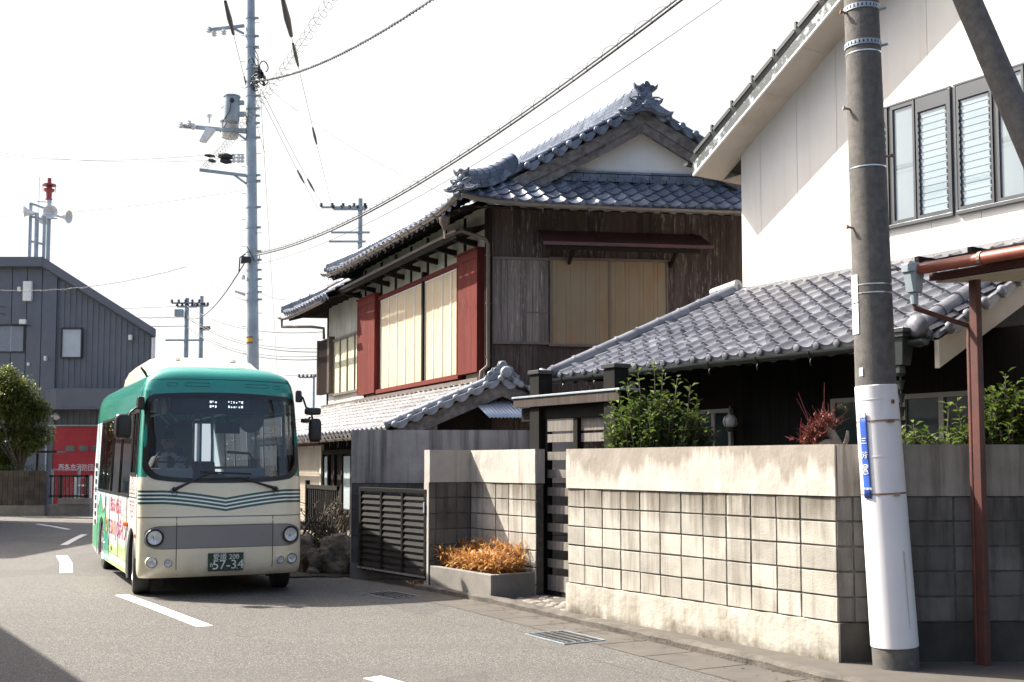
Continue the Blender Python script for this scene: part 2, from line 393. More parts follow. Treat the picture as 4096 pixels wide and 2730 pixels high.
def board(name, c1, c2, c3, amt, isl=.5):
    """weathered boards: grain stretched along z, bleached patches"""
    t = NT(name); g = t.noise(t.coord((26, 26, 1.1)), 1.0, 7, .7); big = t.noise(t.coord((1.2, 1.2, .5)), 1.0, 3)
    col = t.mix(t.ramp(g, .35, .65), c1, c2)
    k = t.math('ADD', t.math('MULTIPLY', t.island(), isl), 1 - isl * .55)
    cc = t.n("CombineColor"); [t.l(k, cc.inputs[i]) for i in range(3)]
    col = t.mix(1.0, col, cc.outputs[0], 'MULTIPLY')
    fl = t.noise(t.coord((34, 34, 3.5)), 1.0, 6, .75)
    msk = t.math('MULTIPLY', t.ramp(fl, .54, .66), t.math('MULTIPLY', t.ramp(big, .40, .62), amt))
    col = t.mix(msk, col, c3)
    t.l(col, t.b.inputs['Base Color']); t.b.inputs['Roughness'].default_value = .85; t.b.inputs['Specular IOR Level'].default_value = .2
    t.bump(g, .5, .006)
    return t.mat
M['darkboard'] = board('dark_lintel', (.075, .062, .054), (.040, .032, .028), (.15, .135, .12), .6, .4)
M['boards'] = board("weathered_boards", (.078, .058, .053), (.040, .030, .029), (.27, .245, .23), 1.0)
M['boardsgrey'] = board("grey_boards", (.19, .168, .158), (.085, .073, .069), (.36, .33, .315), .9)
M['redwood'] = board("red_painted_wood", (.125, .021, .016), (.085, .015, .012), (.22, .14, .12), .35, .3)
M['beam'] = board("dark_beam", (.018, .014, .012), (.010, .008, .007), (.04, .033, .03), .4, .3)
M['barge'] = mat("grey_bargeboard", (.20, .185, .18), (.10, .09, .088), scale=9, rough=.9, bump=.4, bscale=40, isl=.25, streak=((.06, .053, .05), .5, 4, 14, .5, .72), spec=.2)
M['blackwood'] = board("charred_wood", (.010, .009, .008), (.006, .0055, .005), (.035, .032, .029), .35, .5)
M['slat'] = board("gate_slat_wood", (.22, .205, .185), (.13, .12, .108), (.34, .31, .28), .6, .4)
M['white_plaster'] = mat("white_plaster", (.72, .72, .71), (.64, .64, .635), scale=1.2, rough=.85, bump=.1, bscale=40)
M['stucco'] = mat("aged_stucco", (.60, .575, .52), (.42, .40, .355), scale=1.5, rough=.9, bump=.2, bscale=40, streak=((.2, .18, .15), .5, 5, .5, .5, .75))
M['alc'] = mat("white_siding", (.68, .655, .61), (.63, .605, .56), scale=1.1, rough=.75, bump=.15, bscale=60, streak=((.52, .45, .35), .6, 4, .22, .5, .78))
M['soffit'] = mat("soffit_board", (.54, .475, .39), (.47, .41, .335), scale=2, rough=.8, bump=.1, bscale=50, streak=((.33, .26, .18), .5, 2, 2, .55, .8))
M['fascia'] = mat("peeling_fascia", (.030, .040, .045), (.27, .32, .34), scale=7, rough=.6, bump=.2, bscale=30, lo=.52, hi=.60)
M['darkmetal'] = mat("dark_metal", (.03, .035, .037), (.02, .024, .026), scale=4, rough=.45)
M['alum'] = mat("black_aluminium", (.016, .0155, .015), (.011, .0105, .010), scale=4, rough=.5, spec=.25)
M['framegrey'] = mat("window_frame_grey", (.075, .082, .092), (.055, .062, .07), scale=3, rough=.4, metal=.3)
M['steel'] = mat("galvanised_steel", (.33, .39, .44), (.24, .29, .335), scale=3, rough=.5, metal=.25, streak=((.2, .18, .16), .3, 6, .6, .55, .8))
M['steelbright'] = mat("bright_metal", (.62, .63, .64), (.5, .5, .5), scale=8, rough=.3, metal=.85)
M['rust'] = mat("rusty_metal", (.16, .065, .035), (.30, .26, .22), scale=6, rough=.7)
M['concpole'] = mat("pole_concrete", (.125, .118, .110), (.080, .076, .072), scale=14, rough=.9, bump=.35, bscale=90, fine=.5)
M['polewrap'] = mat("white_wrap", (.66, .66, .68), (.60, .60, .625), scale=1.5, rough=.5, bump=.05, bscale=8, streak=((.40, .34, .27), .5, 6, .3, .55, .78))
M['black'] = mat("black_plastic", (.012, .012, .013), (.008, .008, .009), scale=8, rough=.4)
M['rubber'] = mat("tyre_rubber", (.02, .02, .02), (.03, .029, .028), scale=10, rough=.8, bump=.1, bscale=60)
M['cable'] = mat("cable", (.03, .032, .035), (.045, .047, .05), scale=8, rough=.6)
M['porc'] = mat("porcelain", (.75, .76, .77), (.62, .63, .64), scale=8, rough=.25)
M['white'] = mat("white_paint", (.78, .78, .77), (.70, .70, .69), scale=3, rough=.45)
M['copperpipe'] = mat("brown_pvc", (.115, .085, .072), (.085, .064, .055), scale=4, rough=.45)
M['gutter'] = mat("grey_brown_gutter", (.17, .145, .13), (.125, .108, .098), scale=4, rough=.38)
M['gutterdark'] = mat("dark_green_gutter", (.035, .042, .042), (.024, .03, .03), scale=4, rough=.35)
M['salmon'] = mat("salmon_gutter", (.42, .12, .075), (.33, .09, .06), scale=5, rough=.45, streak=((.2, .07, .05), .4, 6, 6, .5, .8))
M['rustred'] = mat("red_oxide_steel", (.105, .030, .021), (.055, .019, .016), scale=5, rough=.6, streak=((.05, .022, .018), .7, 10, .7, .5, .75))
M['beige'] = mat("beige_panel", (.46, .345, .21), (.42, .31, .185), scale=1.3, rough=.6, streak=((.50, .20, .05), .6, 3.5, .9, .50, .68))
M['amado'] = mat("corrugated_shutter", (.62, .50, .355), (.56, .45, .31), scale=1.3, rough=.6)
M['fwin'] = mat("frosted_pane", (.62, .60, .42), (.50, .48, .34), scale=1.5, rough=.3)
M['louvre'] = mat("bronze_louvre", (.085, .062, .05), (.06, .045, .037), scale=3, rough=.5)
M['zinc'] = mat("zinc_sheet", (.42, .47, .53), (.36, .41, .47), scale=2, rough=.35, metal=.5)
M['navy'] = mat("charcoal_cladding", (.108, .122, .150), (.094, .106, .132), scale=1.5, rough=.5)
M['redshut'] = mat("red_shutter", (.42, .022, .034), (.36, .018, .030), scale=1.2, rough=.5)
M['brick'] = mat("brown_block", (.075, .062, .052), (.045, .038, .033), scale=3, rough=.9, bump=.3, bscale=60, isl=.5)
M['stone'] = mat("garden_rock", (.30, .25, .19), (.085, .075, .062), scale=7, rough=.92, bump=1.0, bscale=16, bdist=.06)
M['cobble'] = mat("cobble_stone", (.34, .30, .265), (.24, .21, .19), scale=8, rough=.9, bump=.5, bscale=50, isl=.4)
M['bark'] = mat("bark", (.10, .078, .06), (.055, .043, .034), scale=20, rough=.9, bump=.6, bscale=50, stretch=(1,1,.2))
M['barkpale'] = mat("pale_cut_trunk", (.42, .36, .30), (.20, .16, .13), scale=12, rough=.9, bump=.5, bscale=60)
M['blue'] = mat("blue_sign", (.035, .10, .42), (.03, .085, .37), scale=4, rough=.4)
def leaf(name, c1, c2, rough=.35, trans=.25):
    t = NT(name); t.l(t.mix(t.island(), c1, c2), t.b.inputs['Base Color'])
    t.b.inputs['Roughness'].default_value = rough
    tl = t.n("BsdfTranslucent"); t.l(t.mix(t.island(), [x * 1.5 for x in c1], [x * 1.5 for x in c2]), tl.inputs[0])
    mx = t.n("MixShader"); mx.inputs[0].default_value = trans
    o = t.t.nodes["Material Output"]; t.l(t.b.outputs[0], mx.inputs[1]); t.l(tl.outputs[0], mx.inputs[2]); t.l(mx.outputs[0], o.inputs[0])
    return t.mat
M['leaf'] = leaf("camellia_leaf", (.042, .080, .018), (.120, .165, .034), .20)
M['leafdark'] = leaf("dark_leaf", (.018, .04, .016), (.045, .08, .03), .3)
M['leaftree'] = leaf("street_tree_leaf", (.034, .065, .020), (.13, .135, .028), .4, .4)
M['leafred'] = leaf("red_twig_leaf", (.10, .016, .014), (.24, .085, .04), .5)
M['leaforange'] = leaf("dry_bamboo_leaf", (.52, .31, .11), (.34, .155, .045), .6, .3)
M['leafdry'] = leaf("withered_leaf", (.09, .07, .045), (.05, .055, .03), .6)
# ---------------------------------------------------------------- ground, road, kerb
def pline_off(pts, d):
    """offset a polyline to its left by d"""
    out = []
    for i, p in enumerate(pts):
        a = Vector(pts[max(i-1, 0)]); b = Vector(pts[min(i+1, len(pts)-1)])
        t = (b - a).normalized(); out.append((p[0] - t.y * d, p[1] + t.x * d))
    return out
def resample(pts, step):
    out = [pts[0]]
    for a, b in zip(pts, pts[1:]):
        n = max(1, int(math.dist(a, b) / step))
        for i in range(1, n + 1): out.append((a[0] + (b[0]-a[0])*i/n, a[1] + (b[1]-a[1])*i/n))
    return out
g = MB(); g.poly([(-900,-900,-.03),(900,-900,-.03),(900,900,-.03),(-900,900,-.03)])
struct(g.build('ground', M['ground']))
KERB = [(7.6,-1.0),(5.0,4.0),(2.36,8.97),(1.0,11.55),(-.19,13.75),(-1.25,15.35),(-2.55,17.0),(-3.3,18.3),(-4.6,21.2),(-6.6,25.6),(-8.6,29.5),(-11.0,32.6),(-14.6,35.0)]
rd = MB()
pts = [(p[0], p[1]) for p in KERB] + [(-16, 36), (-60, 38), (-60, -30), (7.6, -30)]
rd.poly([(x, y, 0) for x, y in pts]); struct(rd.build('road', M['asphalt']))
fc = MB(); fc.poly([(-60, 38, -.004), (-16, 36, -.004), (-8, 34, -.004), (-6, 60, -.004), (-60, 60, -.004)]); struct(fc.build('forecourt', M['conc']))
# concrete gutter slabs between asphalt and kerb, with open joints
KS = resample(KERB[1:6], .62); L0 = pline_off(KS, .06); L1 = pline_off(KS, .62)
gs = MB()
for i in range(len(KS) - 1):
    a0, a1 = Vector(L0[i]), Vector(L0[i+1]); b0, b1 = Vector(L1[i]), Vector(L1[i+1]); g_ = .012
    p = [a0.lerp(a1, g_), a0.lerp(a1, 1 - g_), b0.lerp(b1, 1 - g_), b0.lerp(b1, g_)]
    gs.poly([(q.x, q.y, .004) for q in p])
struct(gs.build('gutter_strip', M['gutterc']))
# rough low kerb
random.seed(4)
kb = MB(); KK = resample(KERB[1:6], .09); I0 = pline_off(KK, .07); I1 = pline_off(KK, -.07); I2 = pline_off(KK, -.17)
prev = None
for i in range(len(KK)):
    r = lambda s_: (noise.noise(Vector((KK[i][0]*6, KK[i][1]*6, s_))) * .014)
    ring = [(I0[i][0]+r(1), I0[i][1], -.02), (I0[i][0]+r(2), I0[i][1]+r(3), .055+r(4)), (KK[i][0], KK[i][1], .078+r(5)), (I1[i][0], I1[i][1], .07+r(6)), (I2[i][0], I2[i][1], .045+r(8)), (I2[i][0], I2[i][1], -.02)]
    b = kb.add(ring)
    if prev is not None:
        for k in range(5): kb.f.append((prev+k, prev+k+1, b+k+1, b+k)); kb.m.append(0)
    prev = b
struct(kb.build('kerb', M['kerb'], smooth=50))
# soil and paving behind the kerb
sp = MB(); a = pline_off(KERB[1:4], -.16)
sp.poly([(a[0][0], a[0][1], .036), (9, 4.6, .036), (9, 9.9, .036), (2.72, 9.52, .036), (.62, 12.74, .036), (a[2][0]+.1, a[2][1]-.2, .036), (a[1][0], a[1][1], .036)])
struct(sp.build('pavement', M['gutterc']))
# dashes of the centre line
def dash(pts):
    m = MB(); m.poly([(x, y, .004) for x, y in pts]); struct(m.build('road_marking', M['paint']))
def curved_dash(c, wd):
    L = pline_off(c, wd/2); Rr = pline_off(c, -wd/2); m = MB()
    for i in range(len(c)-1): m.poly([(L[i][0],L[i][1],.004),(L[i+1][0],L[i+1][1],.004),(Rr[i+1][0],Rr[i+1][1],.004),(Rr[i][0],Rr[i][1],.004)])
    struct(m.build('road_marking', M['paint'], merge=.001))
curved_dash([(-5.0,14.62),(-4.1,13.25),(-3.17,11.81)], .17)
curved_dash([(-1.1,9.03),(-.1,7.75),(.9,6.5)], .17)
curved_dash([(-8.22,20.8),(-7.55,19.3),(-6.86,17.55)], .19)
curved_dash([(-10.15,27.0),(-9.75,25.4),(-9.25,23.5)], .15)
curved_dash([(-13.2,31.6),(-12.2,30.3),(-11.3,29.0)], .14)
curved_dash([(-17.8,34.2),(-16.4,33.6),(-15.0,32.8)], .13)
# asphalt seam that wanders along the lane
random.seed(6)
for c_ in ([(-6.6, 17.2), (-4.6, 14.0), (-2.6, 11.1), (-.6, 8.6)], [(-3.1, 16.6), (-1.3, 13.2), (.2, 10.7), (1.5, 8.4)]):
    P_ = resample(c_, .12); P_ = [(x + .035 * noise.noise(Vector((x*3, y*3, 2))), y + .035 * noise.noise(Vector((x*3, y*3, 7)))) for x, y in P_]
    m = MB(); wds = [.004 + .006 * abs(noise.noise(Vector((x*2, y*2, 4)))) for x, y in P_]
    for i in range(len(P_) - 1):
        a_, b_ = Vector(P_[i]), Vector(P_[i+1]); n_ = Vector((-(b_-a_).y, (b_-a_).x)).normalized()
        if noise.noise(Vector((a_.x*1.3, a_.y*1.3, 9))) > -.25: m.poly([(*(a_ + n_*wds[i]), .002), (*(b_ + n_*wds[i+1]), .002), (*(b_ - n_*wds[i+1]), .002), (*(a_ - n_*wds[i]), .002)])
    struct(m.build('road_crack', M['kerb']))
# steel drain grates lying in the gutter strip
def grate(c, d, lx, ly, label):
    T = FR((c[0], c[1], .0), d)
    g = thing('drain_grate', label, 'drain grate', (c[0], c[1], 0), 'steel drain grates along the kerb')
    f = MB(T)
    for x0, x1, y0, y1 in ((-lx,lx,-ly,-ly+.012),(-lx,lx,ly-.012,ly),(-lx,-lx+.012,-ly+.012,ly-.012),(lx-.012,lx,-ly+.012,ly-.012)): f.box(x0,x1,y0,y1,.004,.014)
    f.build('frame', M['steel'], g)
    b = MB(T); n = 9
    for i in range(n):
        y = -ly + .025 + (2*ly-.05) * (i + .5) / n; b.box(-lx+.025, lx-.025, y-.006, y+.006, .006, .012)
        if i % 2 == 0:
            for k in range(22):
                x = -lx + .04 + (2*lx-.08) * k / 21; b.box(x-.008, x+.008, y-.010, y+.010, .012, .021, 1)
    b.build('bars', [M['darkmetal'], M['steelbright']], g)
    p = MB(T); p.box(-lx+.02, lx-.02, -ly+.02, ly-.02, .0045, .006); p.build('pit', M['black'], g)
grate((.505, 11.05), (.5, -.866), .36, .23, 'bright steel drain grate in the gutter in front of the sunlit block wall')
grate((-1.55, 14.55), (.62, -.78), .36, .23, 'steel drain grate in shade on the road in front of the louvred gate')
# ---------------------------------------------------------------- block walls
DA = (.545, -.838); NA = (.838, .545)
def block_face(mb, mm, T, x0, x1, zs, xs_list, th, yf=0.0, gap=.015):
    """stack-bond blocks on the face y=yf..yf-th (front towards -y of T is outward at y=yf)"""
    for j in range(len(zs) - 1):
        for k in range(len(xs_list) - 1):
            jz = random.uniform(-.003, .003); e = lambda: random.uniform(-.0028, .0035)
            a_, b_, c_, d_ = xs_list[k] + gap/2, xs_list[k+1] - gap/2, zs[j] + gap/2, zs[j+1] - gap/2
            mb.hexa([(a_ + e(), yf + jz, c_ + e()), (b_ + e(), yf + jz, c_ + e()), (b_, yf + .03, c_), (a_, yf + .03, c_), (a_ + e(), yf + jz + e()*.5, d_ + e()), (b_ + e(), yf + jz + e()*.5, d_ + e()), (b_, yf + .03, d_), (a_, yf + .03, d_)])
    mm.box(x0, x1, yf + .010, yf + .029, zs[0], zs[-1])
def spread(x0, x1, st):
    n = max(1, round((x1 - x0) / st)); return [x0 + (x1 - x0) * i / n for i in range(n + 1)]
random.seed(2)
A0 = (.622, 12.71); A1 = (2.709, 9.50); LA = math.dist(A0, A1)
TA = FR(A0, DA)                       # x along the wall, +y is behind the wall? (left of DA) -> outward is -y
B0 = A1; TB = FR(B0, (1, .045)); LB = 7.0
bw = thing('block_wall', 'sunlit corner block wall with stained plaster band, right of the wooden slatted gate', 'wall', (A0[0], A0[1], 0))
zs = [.36 + (1.405 - .36) * i / 5 for i in range(6)]
ba, mm = MB(TA), MB(TA)
xsA = spread(0, LA - .68, .3); xsA += [LA - .40, LA]
block_face(ba, mm, TA, 0, LA, zs, xsA, .14)
ba.build('blocks', M['block'], bw, bevel=.004)
mb2, mm2 = MB(TB), MB(TB)
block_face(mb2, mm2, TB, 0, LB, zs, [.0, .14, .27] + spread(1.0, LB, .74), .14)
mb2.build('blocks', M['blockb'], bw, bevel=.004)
mm.T = None; mm.v += []; 
mj = MB(); mj.v = mm.v + mm2.v; o_ = len(mm.v); mj.f = mm.f + [tuple(i + o_ for i in f) for f in mm2.f]; mj.m = mm.m + mm2.m
core = MB(TA); core.box(.012, LA - .012, .03, .14, 0, 1.40); mj_o = len(mj.v); mj.v += core.v; mj.f += [tuple(i + mj_o for i in f) for f in core.f]; mj.m += core.m
core = MB(TB); core.box(.15, LB, .03, .14, 0, 1.40); mj_o = len(mj.v); mj.v += core.v; mj.f += [tuple(i + mj_o for i in f) for f in core.f]; mj.m += core.m
mj.build('mortar_core', M['mortar'], bw)
def wavy_band(T, x0, x1, z0, z1, y0, y1, name, m, parent, amp=.0, flip=False, nx=None):
    """plaster slab with a slightly uneven trowelled face"""
    nx = nx or max(6, int((x1 - x0) / .05)); nz = max(4, int((z1 - z0) / .05)); mb = MB(T)
    def front(u, v_):
        e = .006 * noise.noise(Vector((u*3.1, v_*3.3, 1.7))) + .003 * noise.noise(Vector((u*11, v_*9, 5)))
        edge = amp * noise.noise(Vector((u*6, 3, 1))) if v_ > z1 - .01 and amp else 0
        return (u, y0 + e, v_ + edge)
    us = frange(x0, x1, nx); zz = frange(z0, z1, nz)
    mb.grid(front, us, zz)
    t = lambda u, v_: (u, y0 + (y1 - y0) * v_, z1 + (amp * noise.noise(Vector((u*6, 3, 1))) if amp else 0))
    mb.grid(lambda u, v_: front(u, z1) if v_ == 0 else (u, y1, z1), us, [0, 1])
    mb.grid(lambda u, v_: front(u, z0) if v_ == 0 else (u, y1, z0), us, [0, 1])
    mb.poly([(x0, y0, z0), (x0, y1, z0), (x0, y1, z1), (x0, y0, z1)]); mb.poly([(x1, y0, z0), (x1, y1, z0), (x1, y1, z1), (x1, y0, z1)])
    mb.poly([(x0, y1, z0), (x1, y1, z0), (x1, y1, z1), (x0, y1, z1)])
    return mb.build(name, m, parent, smooth=50, merge=.0005)
wavy_band(TA, -.004, LA + .006, 1.407, 1.842, -.014, .15, 'plaster_band', M['stained'], bw)
wavy_band(TA, -.006, LA + .02, -.02, .355, -.022, .15, 'plinth', M['plinth'], bw, .012)
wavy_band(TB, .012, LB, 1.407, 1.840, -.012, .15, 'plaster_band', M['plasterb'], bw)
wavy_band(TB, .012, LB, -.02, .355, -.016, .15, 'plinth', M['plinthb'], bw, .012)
# low wall by the planter: short wing and long face
W0 = (-1.10, 15.13); LW = .64; C0 = (W0[0] + LW*NA[0], W0[1] + LW*NA[1])
TW = FR(W0, NA); TC = FR(C0, DA); LC = 1.58
pw = thing('planter_wall', 'L-shaped pale block wall with plaster band behind the orange planter', 'wall', (C0[0], C0[1], 0))
zs2 = [.0, .18] + [.18 + (1.428 - .18) * i / 6 for i in range(1, 7)]
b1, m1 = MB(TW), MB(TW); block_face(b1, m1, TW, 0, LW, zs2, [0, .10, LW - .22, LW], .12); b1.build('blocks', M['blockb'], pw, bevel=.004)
b2, m2 = MB(TC), MB(TC); block_face(b2, m2, TC, 0, LC, zs2, [0, .16] + spread(.32, LC, .315), .12); b2.build('blocks', M['block'], pw, bevel=.004)
mj = MB(); mj.T = None
for s_ in (m1, m2):
    o_ = len(mj.v); mj.v += s_.v; mj.f += [tuple(i + o_ for i in f) for f in s_.f]; mj.m += s_.m
mj.T = TW; mj.box(.01, LW + .1, .03, .12, 0, 1.42); mj.T = TC; mj.box(-.1, LC - .01, .031, .119, 0, 1.418)
mj.build('mortar_core', M['mortar'], pw)
wavy_band(TW, -.006, LW - .012, 1.43, 1.862, -.012, .135, 'plaster_band', M['plaster'], pw)
wavy_band(TC, .0, LC, 1.432, 1.86, -.010, .135, 'plaster_band', M['plaster'], pw)
# end cap of the wing: the bright narrow side that faces the sun
ec = MB(TW); ec.box(-.014, -.001, .0, .125, 0, 1.43); ec.build('end_render', M['plaster'], pw)
# planter box
pl = thing('planter_box', 'low concrete planter box in front of the pale block wall', 'planter', (W0[0], W0[1], 0))
TP = FR(W0, DA); pb = MB(TP)
# x along the road, y towards the wall face (left of DA = +NA)
pb.box(0.02, 1.55, 0, .09, -.02, .33); pb.box(1.46, 1.55, .09, .70, -.02, .33)
pb.build('box', M['conc'], pl, bevel=.008)
so_ = MB(TP); so_.box(.02, 1.46, .09, .62, 0, .27); so_.build('soil', M['ground'], pl)
random.seed(11)
gr = MB(TP)
for _ in range(620):
    x = random.uniform(.06, 1.46); y = random.uniform(.10, .60); h = random.uniform(.12, .34) * (1.25 if y > .38 else .9)
    for k in range(random.randint(4, 7)):
        a = random.uniform(0, 6.28); ln = random.uniform(.09, .19); up = random.uniform(-.3, 1.6)
        z = .27 + h * random.uniform(.35, 1); d = Vector((math.cos(a), math.sin(a), up)).normalized(); sd = d.cross(Vector((0,0,1))).normalized() * random.uniform(.007, .012)
        p0 = Vector((x, y, z)); p1 = p0 + d * ln * .5; p2 = p0 + d * ln + Vector((0, 0, -.025))
        gr.poly([p0, p1 - sd, p2, p1 + sd])
    gr.tube([(x, y, .26), (x + random.uniform(-.04,.04), y, .27 + h)], .0025, 3)
tag(gr.build('dwarf_bamboo', M['leaforange'], recalc=False), 'dry orange dwarf bamboo filling the concrete planter box', 'dry plants', kind='stuff')
lg = MB(TP); lg.tube([(.62,.30,.50),(.80,.34,.55),(.98,.36,.53),(1.12,.40,.48)], [.012,.022,.02,.01], 8)
tag(lg.build('driftwood', M['barkpale'], smooth=60), 'pale piece of driftwood lying on the orange planter plants', 'wood')
# tall grey wall behind the louvred gate
D0 = (-2.38, 16.85); TD = FR(D0, (1, .02)); LD = 3.3
dw = thing('tall_wall', 'tall dark grey plastered wall behind the louvred gate', 'wall', (D0[0], D0[1], 0))
bd, md = MB(TD), MB(TD)
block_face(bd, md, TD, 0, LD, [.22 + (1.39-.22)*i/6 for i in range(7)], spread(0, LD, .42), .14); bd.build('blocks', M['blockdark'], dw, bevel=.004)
md.box(.01, LD - .01, .03, .15, 0, 1.38); md.build('mortar_core', M['mortar'], dw)
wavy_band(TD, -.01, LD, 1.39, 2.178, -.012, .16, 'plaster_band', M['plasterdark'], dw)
wavy_band(TD, -.012, LD, -.02, .22, -.014, .16, 'plinth', M['conc'], dw, .012)
# end face towards the sun
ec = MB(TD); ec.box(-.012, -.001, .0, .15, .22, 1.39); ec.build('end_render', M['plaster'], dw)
# louvred aluminium sliding gate
G0 = (-2.2, 16.7); GD = (.577, -.817); TG = FR(G0, GD)
lg = thing('louvred_gate', 'black aluminium louvred sliding gate beside the planter', 'gate', (G0[0], G0[1], 0))
x0, x1, zb, zt = -.06, 1.86, .13, 1.335
fr = MB(TG); fr.box(x0, x1, -.03, .03, zt - .06, zt); fr.box(x0, x0 + .06, -.028, .028, zb + .06, zt - .06); fr.box(x1 - .06, x1, -.028, .028, zb + .06, zt - .06)
mu = [x0 + (x1 - x0) * f for f in (.345, .66)]
for x in mu: fr.box(x - .025, x + .025, -.026, .026, zb + .06, zt - .06)
fr.build('frame', M['alum'], lg, bevel=.004)
br = MB(TG); br.box(x0, x1, -.034, .034, zb, zb + .058); br.box(x0, x1, -.045, -.034, zb + .025, zb + .050, 1); br.build('bottom_rail', [M['alum'], M['steelbright']], lg, bevel=.003)
xs = [x0 + .06] + sum([[x - .025, x + .025] for x in mu], []) + [x1 - .06]
for k in range(3):
    s_ = MB(TG); a, b = xs[2*k], xs[2*k+1]; n = 12
    for i in range(n):
        z = zb + .075 + (zt - zb - .15) * (i + .5) / n
        s_.hexa([(a, -.020, z - .030), (b, -.020, z - .030), (b, -.012, z - .032), (a, -.012, z - .032), (a, .004, z + .030), (b, .004, z + .030), (b, .012, z + .028), (a, .012, z + .028)])
    s_.build('louvre_panel', M['alum'], lg)
hd = MB(TG); hd.box(x1 - .045, x1 - .02, -.045, -.028, 1.02, 1.16); hd.build('latch', M['steel'], lg, bevel=.003)
# concrete threshold with steps behind the gate
# wooden slatted gate between the two walls
GP = (.36, 14.5); TGP = FR(GP, DA)
wg = thing('wooden_gate', 'dark wooden entrance gate with slatted sliding doors between the block walls', 'gate', (GP[0], GP[1], 0))
for x0, x1, zt in ((-.09, .12, 2.82), (1.46, 1.67, 2.79)):
    p = MB(TGP); p.box(x0, x1, -.10, .11, -.02, zt); po = p.build('post', M['blackwood'], wg, bevel=.006)
    c = MB(TGP); c.box(x0 - .02, x1 + .02, -.12, .13, zt, zt + .05); c.build('cap', M['darkmetal'], po, bevel=.004)
b = MB(TGP); b.box(-.42, 1.80, -.135, -.101, 2.40, 2.52); b.box(-.42, 1.80, .111, .145, 2.40, 2.52); b.build('lintel', M['darkboard'], wg, bevel=.005)
b = MB(TGP); b.box(-.44, 1.82, -.15, -.1005, 2.521, 2.545); b.box(-.44, -.091, -.1, .16, 2.521, 2.545); b.box(.1205, 1.4595, -.1, .16, 2.521, 2.545); b.box(1.6705, 1.82, -.1, .16, 2.521, 2.545); b.build('lintel_flashing', M['zinc'], wg, bevel=.003)
b = MB(TGP); b.box(.121, 1.459, -.03, .05, 2.24, 2.40); b.box(-.36, -.092, -.05, .05, 2.22, 2.40); b.build('tie_beam', M['blackwood'], wg, bevel=.005)
b = MB(TGP); b.box(.121, 1.459, -.05, .07, -.01, .09); b.build('sill', M['blackwood'], wg)
def slat_door(xa, xb, y, z0=.10, z1=2.235):
    d = MB(TGP); d.box(xa, xa + .045, y - .018, y + .018, z0, z1); d.box(xb - .075, xb, y - .018, y + .018, z0, z1)
    do = d.build('door_leaf', M['blackwood'], wg)
    s_ = MB(TGP); a, c = xa + .045, xb - .075
    s_.box(a, c, y - .022, y + .010, z1 - .155, z1)
    n = 8
    for i in range(n):
        z = z0 + .20 + (z1 - .155 - z0 - .20) * (i + .62) / n
        s_.box(a, c, y - .022, y + .006, z - .052, z + .052)
    s_.box(a, c, y - .022, y + .010, z0, z0 + .19)
    s_.build('slats', M['slat'], do, bevel=.003)
slat_door(.16, .84, -.01); slat_door(.80, 1.455, .045)
# cobbles at the gate step
random.seed(8)
cb = MB()
base = [(.18, 14.35), (.02, 13.55), (.50, 12.72), (1.45, 12.9), (1.55, 13.6)]
def inside(x, y, P):
    c = False
    for i in range(len(P)):
        a, b = P[i], P[i-1]
        if (a[1] > y) != (b[1] > y) and x < (b[0]-a[0])*(y-a[1])/(b[1]-a[1]) + a[0]: c = not c
    return c
T0 = FR((0, 13.5), DA)
for i in range(-16, 17):
    for j in range(-12, 13):
        x = i*.17 + random.uniform(-.02,.02) + (j % 2)*.08; y = j*.10 + random.uniform(-.01,.01)
        q = T0((x, y, 0))
        if inside(q[0], q[1], base):
            cb.T = T0; n = 7; a0 = random.uniform(0, 6); rx, ry = random.uniform(.070,.100), random.uniform(.042,.058); h = random.uniform(.040, .062)
            pr = [(x + rx*math.cos(6.283*k/n + .2) * random.uniform(.88,1.08), y + ry*math.sin(6.283*k/n + .2) * random.uniform(.88,1.08)) for k in range(n)]
            b_ = cb.add([(px, py, 0) for px, py in pr] + [(px, py, h*.72) for px, py in pr] + [(x+(px-x)*.7, y+(py-y)*.7, h) for px, py in pr])
            for r_ in range(2):
                for k in range(n): cb.f.append((b_+r_*n+k, b_+r_*n+(k+1)%n, b_+(r_+1)*n+(k+1)%n, b_+(r_+1)*n+k)); cb.m.append(0)
            cb.f.append(tuple(b_+2*n+k for k in range(n))); cb.m.append(0)
struct(cb.build('cobbles', M['cobble'], smooth=60))
cm = MB(); cm.poly([(x, y, .045) for x, y in [(.12, 14.5), (-.02, 13.5), (.50, 12.68), (1.6, 12.9), (1.7, 13.7)]]); struct(cm.build('cobble_bed', M['kerb']))

# fallen leaves and grit along the kerb
random.seed(23); lt_ = MB(); KL = resample(KERB[1:7], .05)
for _ in range(260):
    p = random.choice(KL); q = Vector((p[0] - abs(random.gauss(0, .16)) - .08, p[1] - abs(random.gauss(0, .08)), .009)); a = random.uniform(0, 6.28); r = random.uniform(.008, .028)
    lt_.poly([q + Vector((math.cos(a + k*2.1) * r * (1 if k != 1 else .5), math.sin(a + k*2.1) * r, random.uniform(0, .008))) for k in range(3)])
for _ in range(90):
    q = Vector((random.uniform(-6, 1.5), random.uniform(8.6, 17), .003)); r = random.uniform(.006, .02); a = random.uniform(0, 6.28)
    if q.x < 1.6 - (q.y - 8.6) * .45: lt_.poly([q + Vector((math.cos(a + k*2.1) * r, math.sin(a + k*2.1) * r * .6, random.uniform(0, .006))) for k in range(3)])
tag(lt_.build('fallen_leaves', M['leafdry'], recalc=False), 'scattered fallen leaves and grit along the kerb and road', 'leaf litter', kind='stuff')
